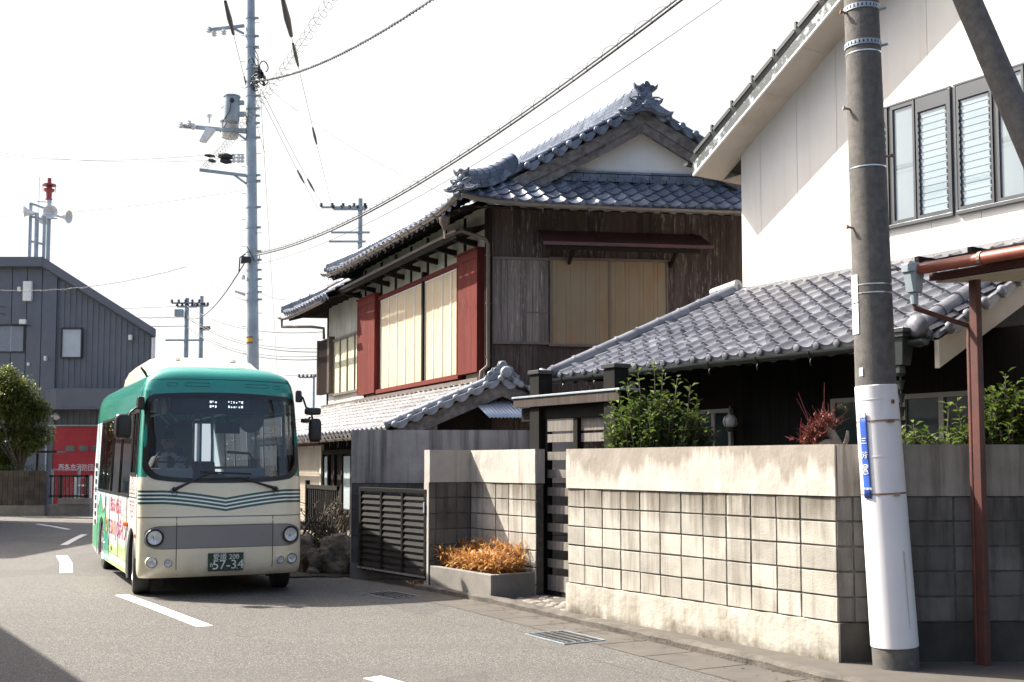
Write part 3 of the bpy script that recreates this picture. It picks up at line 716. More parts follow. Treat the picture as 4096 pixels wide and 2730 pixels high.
# ---------------------------------------------------------------- roof tools
def pan(x):
    x = x % 1.0
    if x < .66: return .030 * (x / .33 - 1) ** 2
    return .030 + .034 * math.sin(math.pi * (x - .66) / .34)
PX = [0, .11, .22, .33, .44, .55, .66, .72, .77, .83, .89, .94]
def tiles(mb, P, N, L, S, tw=.27, tl=.235, skip=None, mi=0, flip=False, eave=True, uoff=0.0):
    """pantiles on the sheet P(u,s); N = normal; L = eave length, S = slope length"""
    ncol = int(round(L / tw)); tw = L / ncol; nr = max(1, int(round(S / tl))); tl = S / nr
    us = [(c + x) * tw for c in range(ncol) for x in PX] + [L]
    hs = [pan(1 - (u / tw) if flip else u / tw) for u in us]
    for r in range(nr):
        s0 = r * tl; s1 = s0 + tl
        rows = [(s0 + .004, -.006 if r else -.10), (s0, .030), (s0 + tl * .5, .016), (s1 + .012, .0)]
        b = mb.add([tuple(Vector(P(u, s)) + N * (h + dh * (1 if q else 1))) for q, (s, dh) in enumerate(rows) for u, h in zip(us, hs)])
        n = len(us)
        for q in range(3):
            for i in range(n - 1):
                if skip and skip((us[i] + us[i+1]) / 2, s0 + tl / 2): continue
                mb.f.append((b+q*n+i, b+q*n+i+1, b+(q+1)*n+i+1, b+(q+1)*n+i)); mb.m.append(mi)
    return tw
def eave_ends(mb, P, N, D, L, tw, r=.052, flip=False, mi=0, rng=None, s=0):
    """round tile ends along the eave; D = outward direction"""
    n = int(round(L / tw)); D = Vector(D).normalized()
    for c in range(n):
        u = (c + (.17 if flip else .83)) * tw
        if rng and not (rng[0] <= u <= rng[1]): continue
        q = Vector(P(u, s)) + N * .036
        r_ = r * .86; mb.lathe(q - D * .02, [(r_, 0), (r_, .028), (r_*.85, .040), (r_*.35, .047), (.001, .048)], 10, mi, ax=D)
def ridge(mb, path, w, layers, h, r, mi=0, seg=.28, up=(0,0,1)):
    """stacked flat tiles with a round cap along a path"""
    path = [Vector(p) for p in path]; Z = Vector((0,0,1))
    for k in range(layers):
        ww = w * (1 - .12 * k); z0 = h * k
        for a, b in zip(path, path[1:]):
            n = max(1, int((b - a).length / seg))
            for i in range(n):
                p = a.lerp(b, (i + .012) / n); q = a.lerp(b, (i + .985) / n)
                mb.bar(p + Z * (z0 + h * .45), q + Z * (z0 + h * .45), ww, h * .78, mi)
        for a, b in zip(path, path[1:]): mb.bar(a + Z * (z0 + h*.5), b + Z * (z0 + h*.5), ww * .86, h, mi)
    zt = h * layers
    for a, b in zip(path, path[1:]):
        n = max(1, int((b - a).length / seg))
        for i in range(n):
            p = a.lerp(b, i / n) + Z * zt; q = a.lerp(b, (i + 1) / n) + Z * zt
            m_ = p.lerp(q, .12)
            mb.tube([p, m_, m_, q], [r * 1.10, r * 1.10, r, r], 12, mi, caps=True)
def spiral(mb, c, T, r0, turns, th, sgn=1, mi=0, a0=0):
    pts = []; n = int(14 * turns)
    for i in range(n + 1):
        f = i / n; a = a0 + sgn * 2 * math.pi * turns * f; r = r0 * (1 - .86 * f)
        pts.append((c[0] + r * math.cos(a), c[1], c[2] + r * math.sin(a)))
    mb.tube(pts, [th * (1 - .35 * i / n) for i in range(n + 1)], 6, mi)
def oni(mb, T, k=1.0, mi=0, kz=1.0, dr=.0):
    """ridge-end tile with scrolls; faces -y of T, base centre at the origin"""
    mb.T = lambda p: T((p[0] * k, p[1] * k, p[2] * k * kz - abs(p[0]) * k * dr))
    half = [(0, .95), (.10, .93), (.17, .84), (.30, .86), (.40, .98), (.37, .80), (.28, .70), (.19, .62), (.21, .48), (.32, .40), (.45, .44), (.58, .54), (.53, .38), (.44, .28), (.60, .20), (.78, .14), (.92, .17), (.86, .04), (.66, -.02), (.40, -.04), (.16, .02), (0, .0)]
    poly = half + [(-x, z) for x, z in reversed(half[1:-1])]
    mb.prism(poly, -.07, .07, mi)
    for s_ in (1, -1):
        spiral(mb, (s_*.20, -.08, .76), T, .10, 1.4, .032, s_, mi)
        spiral(mb, (s_*.33, -.08, .31), T, .11, 1.4, .034, s_, mi)
        spiral(mb, (s_*.62, -.08, .10), T, .10, 1.4, .030, -s_, mi)
        mb.tube([(s_*.12, -.09, .40), (s_*.24, -.10, .46), (s_*.40, -.10, .50), (s_*.52, -.09, .47)], [.03, .035, .03, .015], 6, mi)
        mb.tube([(s_*.18, -.09, .10), (s_*.42, -.10, .02), (s_*.7, -.09, .03), (s_*.84, -.09, .12)], [.03, .035, .03, .015], 6, mi)
    spiral(mb, (0, -.09, .86), T, .09, 1.5, .034, 1, mi)
    mb.lathe((0, -.06, .56), [(.14, 0), (.14, .03), (.10, .05), (.02, .055)], 14, mi, ax=(0, -1, 0))
    mb.ball((0, -.10, .20), .15, 10, 8, 1.1, .7, .9, mi, jit=.35, seed=3)
    mb.T = None
def half_gutter(mb, path, r, mi=0, n=8, th=.006):
    path = [Vector(p) for p in path]; pts = []
    for rr in (r, r - th):
        for i, p in enumerate(path):
            d = (path[min(i+1, len(path)-1)] - path[max(i-1, 0)]).normalized(); sd = d.cross(Vector((0,0,1))).normalized()
            for k in range(n + 1):
                a = math.pi + math.pi * k / n; pts.append(tuple(p + sd * (rr * math.cos(a)) + Vector((0,0,1)) * (rr * math.sin(a))))
    b = mb.add(pts); N_ = len(path); m1 = n + 1; o = N_ * m1
    for i in range(N_ - 1):
        for k in range(n):
            for off in (0, o):
                mb.f.append((b+off+i*m1+k, b+off+i*m1+k+1, b+off+(i+1)*m1+k+1, b+off+(i+1)*m1+k)); mb.m.append(mi)
        for k in (0, n):
            mb.f.append((b+i*m1+k, b+(i+1)*m1+k, b+o+(i+1)*m1+k, b+o+i*m1+k)); mb.m.append(mi)
    for e in (0, N_ - 1):
        for k in range(n):
            mb.f.append((b+e*m1+k, b+e*m1+k+1, b+o+e*m1+k+1, b+o+e*m1+k)); mb.m.append(mi)
        mb.f.append(tuple(b+e*m1+k for k in range(m1))); mb.m.append(mi)
def hooks(mb, path, step, r, mi=0):
    path = [Vector(p) for p in path]
    for a, b in zip(path, path[1:]):
        n = max(1, int((b - a).length / step)); d = (b - a).normalized(); sd = d.cross(Vector((0,0,1))).normalized()
        for i in range(n):
            p = a.lerp(b, (i + .5) / n)
            mb.tube([p + sd * (r*1.12 * math.cos(t)) + Vector((0,0,1)) * (r*1.12 * math.sin(t)) for t in [math.pi + math.pi * k / 8 for k in range(9)]], .007, 5, mi)
            mb.tube([p - Vector((0,0,r*1.1)) + sd * (.035 * math.sin(t)) - Vector((0,0,.045*(1 - math.cos(t)))) for t in [math.pi * k / 6 for k in range(6)]], .006, 5, mi)
# ---------------------------------------------------------------- old two-storey wooden house
HC = (-.39, 18.6); GX = Vector((.990, .140, 0)); DS = Vector((-.413, .911, 0)); UZ = Vector((0,0,1))
NS = Vector((-.911, -.413, 0))          # outward normal of the road side
def H(p):                                # p = (along gable, along side, height)
    return (HC[0] + p[0]*GX.x + p[1]*DS.x, HC[1] + p[0]*GX.y + p[1]*DS.y, p[2])
TS = FR(HC, (-.413, .911))              # x along the road side, +y outward
TGb = FR(HC, (.990, .140))              # x along the gable, -y outward
oh = thing('old_house', 'two-storey old wooden house with blue-grey tiled roof and white plaster gable', 'house', (HC[0], HC[1], 0))
W_, LEN = 5.2, 10.1
core = MB(H); core.prism([(-.0, 0), (W_, 0), (W_, 6.0), (-.0, 6.0)], .06, LEN, ax='y')
core.build('wall', M['stucco'], oh)
random.seed(21)
bd = MB(TGb); x = .0
while x < W_ - .02:
    wd = random.uniform(.098, .112); bd.box(x + .002, x + wd - .002, -.018 + random.uniform(-.003, .003), .10, .0, 5.95); x += wd
bd.build('gable_boards', M['boards'], oh)
bd = MB(TGb); x = .10
while x < 1.0:
    wd = min(random.uniform(.098, .112), 1.005 - x); bd.box(x + .002, x + wd - .002, -.045 + random.uniform(-.003, .003), -.025, 3.69, 5.06); x += wd
bd.build('shutter_box_boards', M['boardsgrey'], oh)
b = MB(TGb); b.box(.06, .10, -.06, -.02, 3.66, 5.10); b.box(.06, 1.02, -.065, -.02, 5.06, 5.105); b.box(.06, 1.02, -.065, -.02, 3.65, 3.69); b.box(.60, 1.0, -.05, -.022, 4.17, 4.20); b.build('shutter_box_trim', M['copperpipe'], oh, bevel=.003)
wi = MB(TGb); wi.box(1.02, 1.045, -.07, -.02, 3.66, 5.08); wi.box(3.02, 3.045, -.07, -.02, 3.66, 5.08); wi.box(1.02, 3.07, -.075, -.02, 5.08, 5.12); wi.box(1.0, 3.08, -.085, -.02, 3.62, 3.665); wi.box(2.022, 2.045, -.062, -.02, 3.665, 5.08)
win = wi.build('window_frame', M['copperpipe'], oh, bevel=.003)
for xa, xb, yy in ((1.046, 2.021, -.05), (2.046, 3.019, -.045)):
    p = MB(TGb)
    def pf(u, v_, xa=xa, yy=yy):
        q = ((u - xa) % .245) / .245; return (u, yy + (.006 if q < .06 or .30 < q < .36 else 0), v_)
    p.grid(pf, frange(xa, xb, 90), frange(3.667, 5.078, 3)); p.build('shutter_panel', M['beige'], win)
tr = MB(TGb); tr.box(3.16, 4.3, -.05, -.02, 4.16, 4.19); tr.build('board_batten', M['redwood'], oh)
# awning over the gable window
aw = MB(TGb); y0, y1 = -.02, -.48
aw.hexa([(.82, y0, 5.55), (3.62, y0, 5.55), (3.72, y1, 5.27), (.84, y1, 5.27), (.82, y0, 5.575), (3.62, y0, 5.575), (3.72, y1, 5.295), (.84, y1, 5.295)])
for x in (1.78, 2.72, 3.5): aw.bar((x, y0, 5.585), (x + .05, y1, 5.305), .018, .018)
aw.box(.84, 3.72, y1 - .012, y1, 5.245, 5.30)
awo = aw.build('awning', mat("maroon_sheet", (.085, .032, .034), (.065, .027, .029), scale=2, rough=.5), oh)
ab = MB(TGb); ab.box(.9, 3.5, -.44, -.39, 5.18, 5.245); ab.bar((1.35, -.02, 5.02), (1.35, -.40, 5.18), .045, .06); ab.bar((3.1, -.02, 5.02), (3.1, -.40, 5.18), .045, .06)
ab.build('brackets', M['beam'], awo)
# corner posts
b = MB(TGb); b.box(-.06, .055, -.04, .06, 0, 5.9); b.build('corner_post', M['beam'], oh)
# main roof: hipped lower skirt with a gable above
EA, EB, EZ, SL = -.78, 5.82, 5.83, 0.555         # eaves left/right, height, side slope
RA, RZ = 2.52, EZ + (2.52 + .78) * SL
TF, TR_ = -.85, 7.35                             # eaves front / rear
def up(d): return .16 * math.exp(-max(d, 0) / .55)
kS = math.hypot(1, SL)
NL = (Vector((-GX.x*SL, -GX.y*SL, 1))); NL = NL.normalized(); NRt = Vector((GX.x*SL, GX.y*SL, 1)).normalized()
def PLft(u, s):                                  # u from the front, s up the slope
    t = TF + u; a = EA + s / kS; z = EZ + s / kS * SL
    z += (up(t - TF) + up(TR_ - t)) * max(0, 1 - s / 1.6)
    return H((a, t, z))
HIPA = .42                                       # where the front hip meets the verge
def skipL(u, s):
    t = TF + u; a = EA + s / kS
    tb = TF + (a - EA) / (HIPA - EA) * (0.02 - TF) if a < HIPA else -.30
    tr = TR_ - (a - EA) * .95 if a < 1.4 else TR_ - 2.0
    return t < tb - .06 or t > tr + .06
SLEN = (RA - EA) * kS; LL = TR_ - TF
rf = MB(); tw = tiles(rf, PLft, NL, LL, SLEN, .262, .235, skipL)
# right slope (mostly hidden)
def PR(u, s):
    a = EB - s / kS; return H((a, TF + u, EZ + s / kS * SL))
tiles(rf, PR, NRt, LL, (EB - RA) * kS, .262, .235, lambda u, s: (TF + u) < (TF + (EB - (EB - s/kS)) / (EB - 4.62) * (.02 - TF) if (s/kS) < EB - 4.62 else -.30) - .06, flip=True)
# front skirt
FSL = .70; kF = math.hypot(1, FSL)
NF = Vector((.14*FSL, -.99*FSL, 1)).normalized()
def PFt(u, s):
    a = EA + u; t = TF + s / kF; z = EZ + s / kF * FSL + (up(u) + up(EB - a)) * max(0, 1 - s / 1.2)
    return H((a, t, z))
def skipF(u, s):
    a = EA + u; t = TF + s / kF; f = (t - TF) / (.02 - TF)
    return a < EA + f * (HIPA - EA) - .06 or a > EB - f * (EB - 4.62) + .06
FS = .92 * kF
twf = tiles(rf, PFt, NF, EB - EA, FS, .272, .235, skipF, flip=True)
ee = rf
eave_ends(ee, PFt, NF, (.14, -.99, -.15), EB - EA, twf, .055, True)
eave_ends(ee, PLft, NL, NS - UZ*.15, LL, tw, .050, False)
# verge ends down both sides of the gable
for sg in (1, -1):
    base = HIPA if sg == 1 else 4.62; n = 9
    for i in range(n):
        f = (i + .35) / n; a = base + (RA - base) * f; z = EZ + (a - EA) * SL if sg == 1 else EZ + (EB - a) * SL
        q = Vector(H((a, -.36, z + .035))); ee.lathe(q, [(.060, 0), (.060, .025), (.05, .042), (.025, .052), (.002, .054)], 12, 0, ax=(.14, -.99, 0))
        a2 = base + (RA - base) * (f + .52 / n); z2 = z + abs(a2 - a) * SL
        pts = [(a, -.345, z - .02), (a2 + (a2 - a) * .9, -.345, z + (z2 - z) * 1.9 - .02), (a2 + (a2-a)*.9, -.345, z + (z2 - z)*1.9 + .05), (a, -.345, z + .05)]
        for sgm in range(5):
            f0, f1 = sgm / 5, (sgm + 1) / 5; span = (a2 - a) * 1.9
            zb = lambda f_: z + f_ * span * SL * sg - .09 * math.sin(math.pi * f_) - .005
            zt = lambda f_: z + f_ * span * SL * sg + .05
            ee.hexa([H(p) for p in ((a + f0*span, -.36, zb(f0)), (a + f1*span, -.36, zb(f1)), (a + f1*span, -.31, zb(f1)), (a + f0*span, -.31, zb(f0)), (a + f0*span, -.36, zt(f0)), (a + f1*span, -.36, zt(f1)), (a + f1*span, -.31, zt(f1)), (a + f0*span, -.31, zt(f0)))])
rfo = rf.build('roof_tiles', [M['tile'], M['tileend']], oh, smooth=42, recalc=False)
# ridges
rg = MB()
def zl(a): return EZ + (a - EA) * SL
ridge(rg, [H((RA, -.30, RZ + .02)), H((RA, 6.2, RZ + .02))], .34, 4, .075, .085)
ridge(rg, [H((.40, -.06, zl(.40) + .06)), H((.12, -.16, zl(.12) + .02)), H((-.20, -.40, zl(-.20) + .03)), H((-.50, -.66, zl(-.5) + .10)), H((-.72, -.84, zl(-.72) + .17))], .30, 3, .07, .105, seg=.16)
ridge(rg, [H((.62, -.13, zl(.62))), H((.10, -.13, zl(.10) + .0))], .18, 1, .06, .075)
ridge(rg, [H((-.72, 7.3, zl(-.72) + .12)), H((-.2, 6.75, zl(-.2) + .04)), H((.9, 5.6, zl(.9) + .02))], .22, 2, .06, .08)
def pt(a, t, dz): return H((a, t, zl(a) + dz))
# round verge tubes on both slopes
for sg in (1, -1):
    base = HIPA + .05 if sg == 1 else 4.6
    zz = lambda a: (EZ + (a - EA) * SL) if sg == 1 else (EZ + (EB - a) * SL)
    n = 9
    for i in range(n):
        a0 = base + (RA - base) * i / n; a1 = base + (RA - base) * (i + 1) / n
        p = Vector(H((a0, -.22, zz(a0) + .075))); q = Vector(H((a1, -.22, zz(a1) + .075))); mm_ = p.lerp(q, .15)
        rg.tube([p, mm_, mm_, q], [.086, .086, .07, .07], 12)
rg.build('ridge_tiles', M['tile'], oh, smooth=40)
on_ = MB(); Tn = FR(H((RA - .04, -.42, RZ - .10)), (.99, .14)); oni(on_, Tn, .52, 0, 1.0, .18)
on_.build('ridge_ornament', M['tile'], oh, smooth=45); on_ = MB()
Tn2 = FR(H((-.80, -.92, zl(-.72) + .13)), (.99, -.62)); oni(on_, Tn2, .36)
on_.build('corner_ornament', M['tile'], oh, smooth=45)
# pediment, barge boards, band below the pediment
pd = MB(H); pd.prism([(.62, 6.52), (4.42, 6.52), (4.42, zl(.62) - .10), (RA, RZ - .12), (.62, zl(.62) - .10)], 0, .08, ax='y'); pd.build('pediment', M['white_plaster'], oh)
bb = MB(H)
for sg in (1, -1):
    f = (lambda a: a) if sg == 1 else (lambda a: 2 * RA - a)
    n = 8
    for i in range(n):
        a0, a1 = .30 + (RA - .30) * i / n, .30 + (RA - .30) * (i + 1) / n
        z0, z1 = zl(a0) - .06, zl(a1) - .06; c0, c1 = .025 * math.sin(math.pi * i / n), .025 * math.sin(math.pi * (i + 1) / n)
        for y0_, y1_, d0, d1 in ((-.30, -.24, 0, .20), (-.27, -.21, .20, .36)):
            bb.hexa([(f(a0), y0_, z0 - d1 - c0), (f(a1), y0_, z1 - d1 - c1), (f(a1), y1_, z1 - d1 - c1), (f(a0), y1_, z0 - d1 - c0), (f(a0), y0_, z0 - d0 - c0), (f(a1), y0_, z1 - d0 - c1), (f(a1), y1_, z1 - d0 - c1), (f(a0), y1_, z0 - d0 - c0)])
bb.build('barge_board', M['barge'], oh)
un = MB(H)
un.hexa([(EA + .25, TF + .22, EZ - .03), (HIPA, -.02, zl(HIPA) - .14), (HIPA, TR_ - 2, zl(HIPA) - .14), (EA + .25, TR_ - .2, EZ - .03), (EA + .25, TF + .22, EZ + .0), (HIPA, -.02, zl(HIPA) - .10), (HIPA, TR_ - 2, zl(HIPA) - .10), (EA + .25, TR_ - .2, EZ + .0)])
un.poly([(EA + .06, TF + .06, EZ - .05), (EB, TF + .06, EZ - .05), (EB, .06, EZ + .10), (EA + .7, .06, EZ + .10)])
un.poly([(EA + .06, TF + .06, EZ - .05), (EA + .06, TR_ - .06, EZ - .05), (.06, TR_ - .06, EZ + .2), (.06, .0, EZ + .2)])
un.poly([(EA + .02, TR_ - .05, EZ), (EB, TR_ - .05, EZ), (EB - 1.4, TR_ - 2, 7.1), (EA + 2.2, TR_ - 2, 7.1)])
t = TF + .3
while t < TR_ - .2:
    un.bar((EA + .08, t, EZ - .075), (.1, t, EZ + .22), .05, .06); t += .42
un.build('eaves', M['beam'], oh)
bn = MB(H); a = .70
for k in range(2):
    a = .62 + .07*k
    while a < 4.4:
        bn.box(a + .004, min(a + .29, 4.4), -.10 + .03*k, .0, 6.42 + .07*k, 6.484 + .07*k); a += .298
a = .8
while a < 4.4: bn.tube([H((a, -.11, 6.40)), H((a, -.11, 6.47))], .03, 8) if False else bn.box(a - .03, a + .03, -.125, -.10, 6.40, 6.475); a += .30
bn.box(.62, 4.42, -.085, .0, 6.565, 6.60)
bn.build('pediment_band', M['tile'], oh)
# gutters and downpipe
gt = MB(); zf = EZ - .035
pf_ = [H((EA - .02 + u, TF - .075, zf + up(u) * .9)) for u in (0, .12, .3, .6, 1.0, 1.6, 2.5, 4.0, 6.6)]
half_gutter(gt, pf_, .055)
pl_ = [H((EA - .065, TF - .02 + u, zf - .005 + (up(u) + up(LL - u)) * .9)) for u in (0, .15, .35, .7, 1.2, 2, 3, 4.5, 6, 7, 7.6, 8.0, 8.2)]
half_gutter(gt, list(reversed(pl_)), .055)
gto = gt.build('gutter', M['gutter'], oh, smooth=40, recalc=False)
hk = MB(); hooks(hk, pf_[3:], .82, .055); hooks(hk, pl_[3:], .45, .055); hk.build('gutter_hooks', M['gutter'], gto)
dp = MB(); hx = Vector(H((EA - .08, -.35, EZ - .20)))
dp.lathe(hx - UZ * .16, [(.035, 0), (.05, .05), (.085, .10), (.09, .2)], 10); 
dp.tube([hx - UZ*.1, hx - UZ*.28, Vector(H((-.55, -.25, 5.48))), Vector(H((-.10, -.12, 5.38))), Vector(H((-.045, -.10, 5.30))), Vector(H((-.045, -.10, 3.5))), Vector(H((-.045, -.10, 3.28))), Vector(H((-.16, -.10, 3.18))), Vector(H((-.17, -.10, 3.05)))], .033, 10)
for z in (3.42, 4.3, 5.1): dp.tube([H((-.045, -.10, z)), H((-.045, -.10, z + .025))], .042, 10)
dp.build('downpipe', M['copperpipe'], oh, smooth=40)
# road side: posts, plaster, window wall
sd = MB(TS)
for t in (.0, 1.02, 1.95, 2.9, 3.85, 4.8, 5.75, 6.9, 10.02): sd.box(t - .045, t + .045, -.02, .02, 3.0, 5.95)
sd.box(.05, 7.0, -.02, .03, 5.60, 5.68)
sd.build('wall_posts', M['beam'], oh)
cn = MB(TS)
cn.hexa([(.25, .0, 5.66), (8.2, .0, 5.66), (8.2, .50, 5.53), (.25, .50, 5.53), (.25, .0, 5.69), (8.2, .0, 5.69), (8.2, .50, 5.56), (.25, .50, 5.56)])
cn.box(.25, 8.2, .44, .49, 5.44, 5.53)
for t in (.5, 1.45, 2.4, 3.35, 4.3, 5.25, 6.2, 7.2):
    cn.hexa([(t-.03, .0, 5.36), (t+.03, .0, 5.36), (t+.03, .47, 5.44), (t-.03, .47, 5.44), (t-.03, .0, 5.46), (t+.03, .0, 5.46), (t+.03, .47, 5.52), (t-.03, .47, 5.52)])
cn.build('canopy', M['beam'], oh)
ct = MB(TS); ct.box(.25, 8.2, .49, .505, 5.52, 5.575); ct.build('canopy_edge', M['copperpipe'], oh)
fr = MB(TS)
fr.box(1.02, 5.70, .0, .10, 5.12, 5.20); fr.box(1.02, 5.70, .0, .14, 3.14, 3.225); fr.box(1.04, 1.09, .0, .08, 3.225, 5.12); fr.box(5.64, 5.68, .0, .08, 3.225, 5.12)
fro = fr.build('side_window_frame', M['redwood'], oh, bevel=.004)
mu = MB(TS); mu.box(2.92, 2.99, .0, .105, 3.226, 5.30); mu.build('mullion', M['beam'], fro)
def rib_panel(t0, t1, z0, z1, y, step, m, parent, name):
    p = MB(TS); us = []
    t = t0
    while t < t1 - .002:
        us += [(t, 0), (min(t + step * .77, t1), 0), (min(t + step * .78, t1), -.022), (min(t + step * .995, t1), -.022)]; t += step
    us.append((t1, 0))
    b = p.add([(u, y + d, z) for z in (z0, z1) for u, d in us]); n = len(us)
    for i in range(n - 1): p.f.append((b+i, b+i+1, b+n+i+1, b+n+i)); p.m.append(0)
    return p.build(name, m, parent)
for t0, t1, n in ((1.10, 2.915, 4), (2.995, 5.635, 5)):
    pn = rib_panel(t0, t1, 3.23, 5.115, .045, .062, M['amado'], fro, 'shutter_panel')
    s_ = MB(TS)
    for i in range(n + 1):
        t = t0 + (t1 - t0) * i / n; s_.box(max(t - .010, t0), min(t + .010, t1), .047, .060, 3.23, 5.09)
    s_.box(t0, t1, .047, .062, 5.09, 5.114); s_.build('panel_trim', M['steelbright'] if False else M['white'], fro)
def red_box(t0, t1, y, z0, z1):
    b = MB(TS); b.box(t0, t1, .0, y - .02, z0, z1)
    n = int((t1 - t0 - .06) / .065)
    for i in range(n):
        a = t0 + .03 + (t1 - t0 - .06) * i / n; c = t0 + .03 + (t1 - t0 - .06) * (i + 1) / n; b.box(a + .002, c - .002, y - .021, y - .008, z0 + .03, z1 - .14)
    b.box(t0, t1, y - .021, y, z1 - .14, z1); b.box(t0, t0 + .03, y - .021, y, z0, z1 - .14); b.box(t1 - .03, t1, y - .021, y, z0, z1 - .14); b.box(t0 + .03, t1 - .03, y - .021, y - .003, z0, z0 + .03)
    b.box(t0 - .02, t1 + .02, .0, y + .03, z1, z1 + .03)
    b.build('shutter_case', M['redwood'], oh)
red_box(.14, 1.06, .15, 3.20, 5.26); red_box(5.72, 6.98, .17, 3.17, 5.26)
fw = MB(TS); fw.box(7.02, 9.42, .0, .06, 4.60, 4.66); fw.box(7.02, 9.42, .0, .07, 3.29, 3.345); 
for t in (7.02, 7.60, 8.20, 8.80, 9.37): fw.box(t, t + .035, .0, .05, 3.345, 4.60)
fwo = fw.build('far_window_frame', M['gutter'], oh)
p = MB(TS); p.box(7.05, 9.38, .005, .02, 3.345, 4.60); p.build('frosted_pane', M['fwin'], fwo)
lv = MB(TS); lv.box(9.42, 9.60, .0, .14, 3.38, 4.74); lv.box(10.50, 10.58, .0, .14, 3.38, 4.74); lv.box(9.60, 10.50, .0, .06, 3.38, 4.74)
for i in range(30):
    z = 3.40 + 1.32 * i / 30; lv.hexa([(9.60, .06, z + .02), (10.5, .06, z + .02), (10.5, .13, z), (9.6, .13, z), (9.60, .06, z + .03), (10.5, .06, z + .03), (10.5, .13, z + .01), (9.6, .13, z + .01)])
lv.build('louvred_shutter', M['louvre'], oh)
# rear lower roof
EZ2 = 5.42
NL2 = NL
def P2(u, s):
    t = 7.1 + u; a = EA - .02 + s / kS; return H((a, t, EZ2 + s / kS * SL + .14 * math.exp(-max(4.35 - u, 0) / .5) * max(0, 1 - s / 1.5)))
r2 = MB(); tw2 = tiles(r2, P2, NL2, 4.35, 2.4 * kS, .262, .235, lambda u, s: u > 4.35 - s * .8 + .05)
eave_ends(r2, P2, NL2, NS - UZ*.15, 4.35, tw2, .05); r2.build('rear_roof_tiles', M['tile'], oh, smooth=42, recalc=False)
r4 = MB(); ridge(r4, [P2(4.3, .02), P2(3.6, .85), P2(2.4, 2.3)], .22, 2, .06, .08); r4.build('rear_ridge_tiles', M['tile'], oh, smooth=40)
r5 = MB(H); r5.poly([(EA + .05, 7.1, EZ2 - .05), (EA + .05, 11.4, EZ2 - .05), (.3, 11.4, EZ2 + .3), (.3, 7.1, EZ2 + .3)]); r5.poly([(EA + .05, 11.4, EZ2), (1.6, 9.6, 6.7), (1.6, 9.6, 5.4), (.3, 11.4, EZ2)])
for i in range(9): t = 7.3 + i * .48; r5.bar((EA + .08, t, EZ2 - .09), (.1, t, EZ2 + .12), .05, .06)
r5.build('rear_eaves', M['beam'], oh)
g2 = MB(); pg = [P2(u, -.10) for u in (0, 1, 2, 3, 3.6, 4.0, 4.3)]; pg = [(p[0], p[1], p[2] - .08) for p in pg]; half_gutter(g2, list(reversed(pg)), .05)
e_ = Vector(pg[-2]); g2.tube([e_, e_ - UZ * .22, Vector(H((-.30, 10.4, 5.08))), Vector(H((-.08, 10.15, 5.02))), Vector(H((-.07, 10.15, 4.75)))], .035, 8); g2.build('rear_gutter', M['gutter'], oh, smooth=40, recalc=False)
# lean-to along the road side
LS = .44; kL = math.hypot(1, LS); LE, LZ = -1.80, 2.22
NLn = Vector((-GX.x*LS, -GX.y*LS, 1)).normalized(); NRn = Vector((GX.x*LS, GX.y*LS, 1)).normalized()
LF = -.42
def PLn(u, s): return H((LE + s / kL, LF + u, LZ + s / kL * LS))
lt = MB(); tw3 = tiles(lt, PLn, NLn, 10.4, 1.86 * kL, .262, .225)
def PRn(u, s): return H((.80 - s / kL, LF + u, LZ + 1.86 * LS - .72 * LS + s / kL * LS))
tiles(lt, PRn, NRn, .55, .72 * kL, .262, .235, flip=True)
le = lt; n_le = len(lt.m); eave_ends(le, PLn, NLn, NS - UZ*.1, 10.4, tw3, .05)
def vz(a): return LZ + (min(a, .08 + (.08 - a) if a > .08 else a) - LE) * LS
for a in [LE + .12 + i * .243 for i in range(10)]:
    z = vz(a); q = Vector(H((a, LF - .05, z + .03))); le.lathe(q, [(.056, 0), (.056, .025), (.046, .042), (.024, .052), (.002, .054)], 12, 0, ax=(.14, -.99, 0))
    if a < .15:
        for s_ in range(4):
            f0, f1 = s_ / 4, (s_ + 1) / 4; sp = .243; zb = lambda f: z + f*sp*(LS if a < 0 else -LS) - .085 * math.sin(math.pi * f); zt = lambda f: z + f*sp*(LS if a < 0 else -LS) + .04
            le.hexa([H(p) for p in ((a+f0*sp, LF-.05, zb(f0)), (a+f1*sp, LF-.05, zb(f1)), (a+f1*sp, LF, zb(f1)), (a+f0*sp, LF, zb(f0)), (a+f0*sp, LF-.05, zt(f0)), (a+f1*sp, LF-.05, zt(f1)), (a+f1*sp, LF, zt(f1)), (a+f0*sp, LF, zt(f0)))])
q = Vector(H((.10, LF - .06, vz(.08) + .10))); le.lathe(q, [(.10, 0), (.10, .04), (.08, .075), (.03, .09), (.002, .092)], 14, 0, ax=(.14, -.99, 0))
for i in range(2):
    a = .34 + i * .243
    q = Vector(H((a, LF - .05, LZ + 1.86*LS - (a - .08)*LS + .03))); le.lathe(q, [(.056, 0), (.056, .025), (.046, .042), (.024, .052), (.002, .054)], 12, 0, ax=(.14, -.99, 0))
n = 8
for i in range(n):
    a0 = LE + 1.86 * i / n; a1 = LE + 1.86 * (i + 1) / n; p = Vector(H((a0, LF + .09, vz(a0) + .07))); q = Vector(H((a1, LF + .09, vz(a1) + .07))); m_ = p.lerp(q, .15)
    le.tube([p, m_, m_, q], [.08, .08, .065, .065], 12)
lt.m[n_le:] = [1] * (len(lt.m) - n_le)
lt.build('lean_to_tiles', [M['tile3'], M['tileend']], oh, smooth=42, recalc=False)
on2 = MB(); on2.T = FR(H((.08, LF + .06, vz(.08) + .06)), (.99, .14))
on2.prism([(-.30, -.10), (-.26, .0), (-.20, .04), (-.16, .12), (-.08, .15), (-.05, .23), (.05, .24), (.09, .16), (.17, .13), (.20, .05), (.27, .0), (.30, -.10)], -.04, .05)
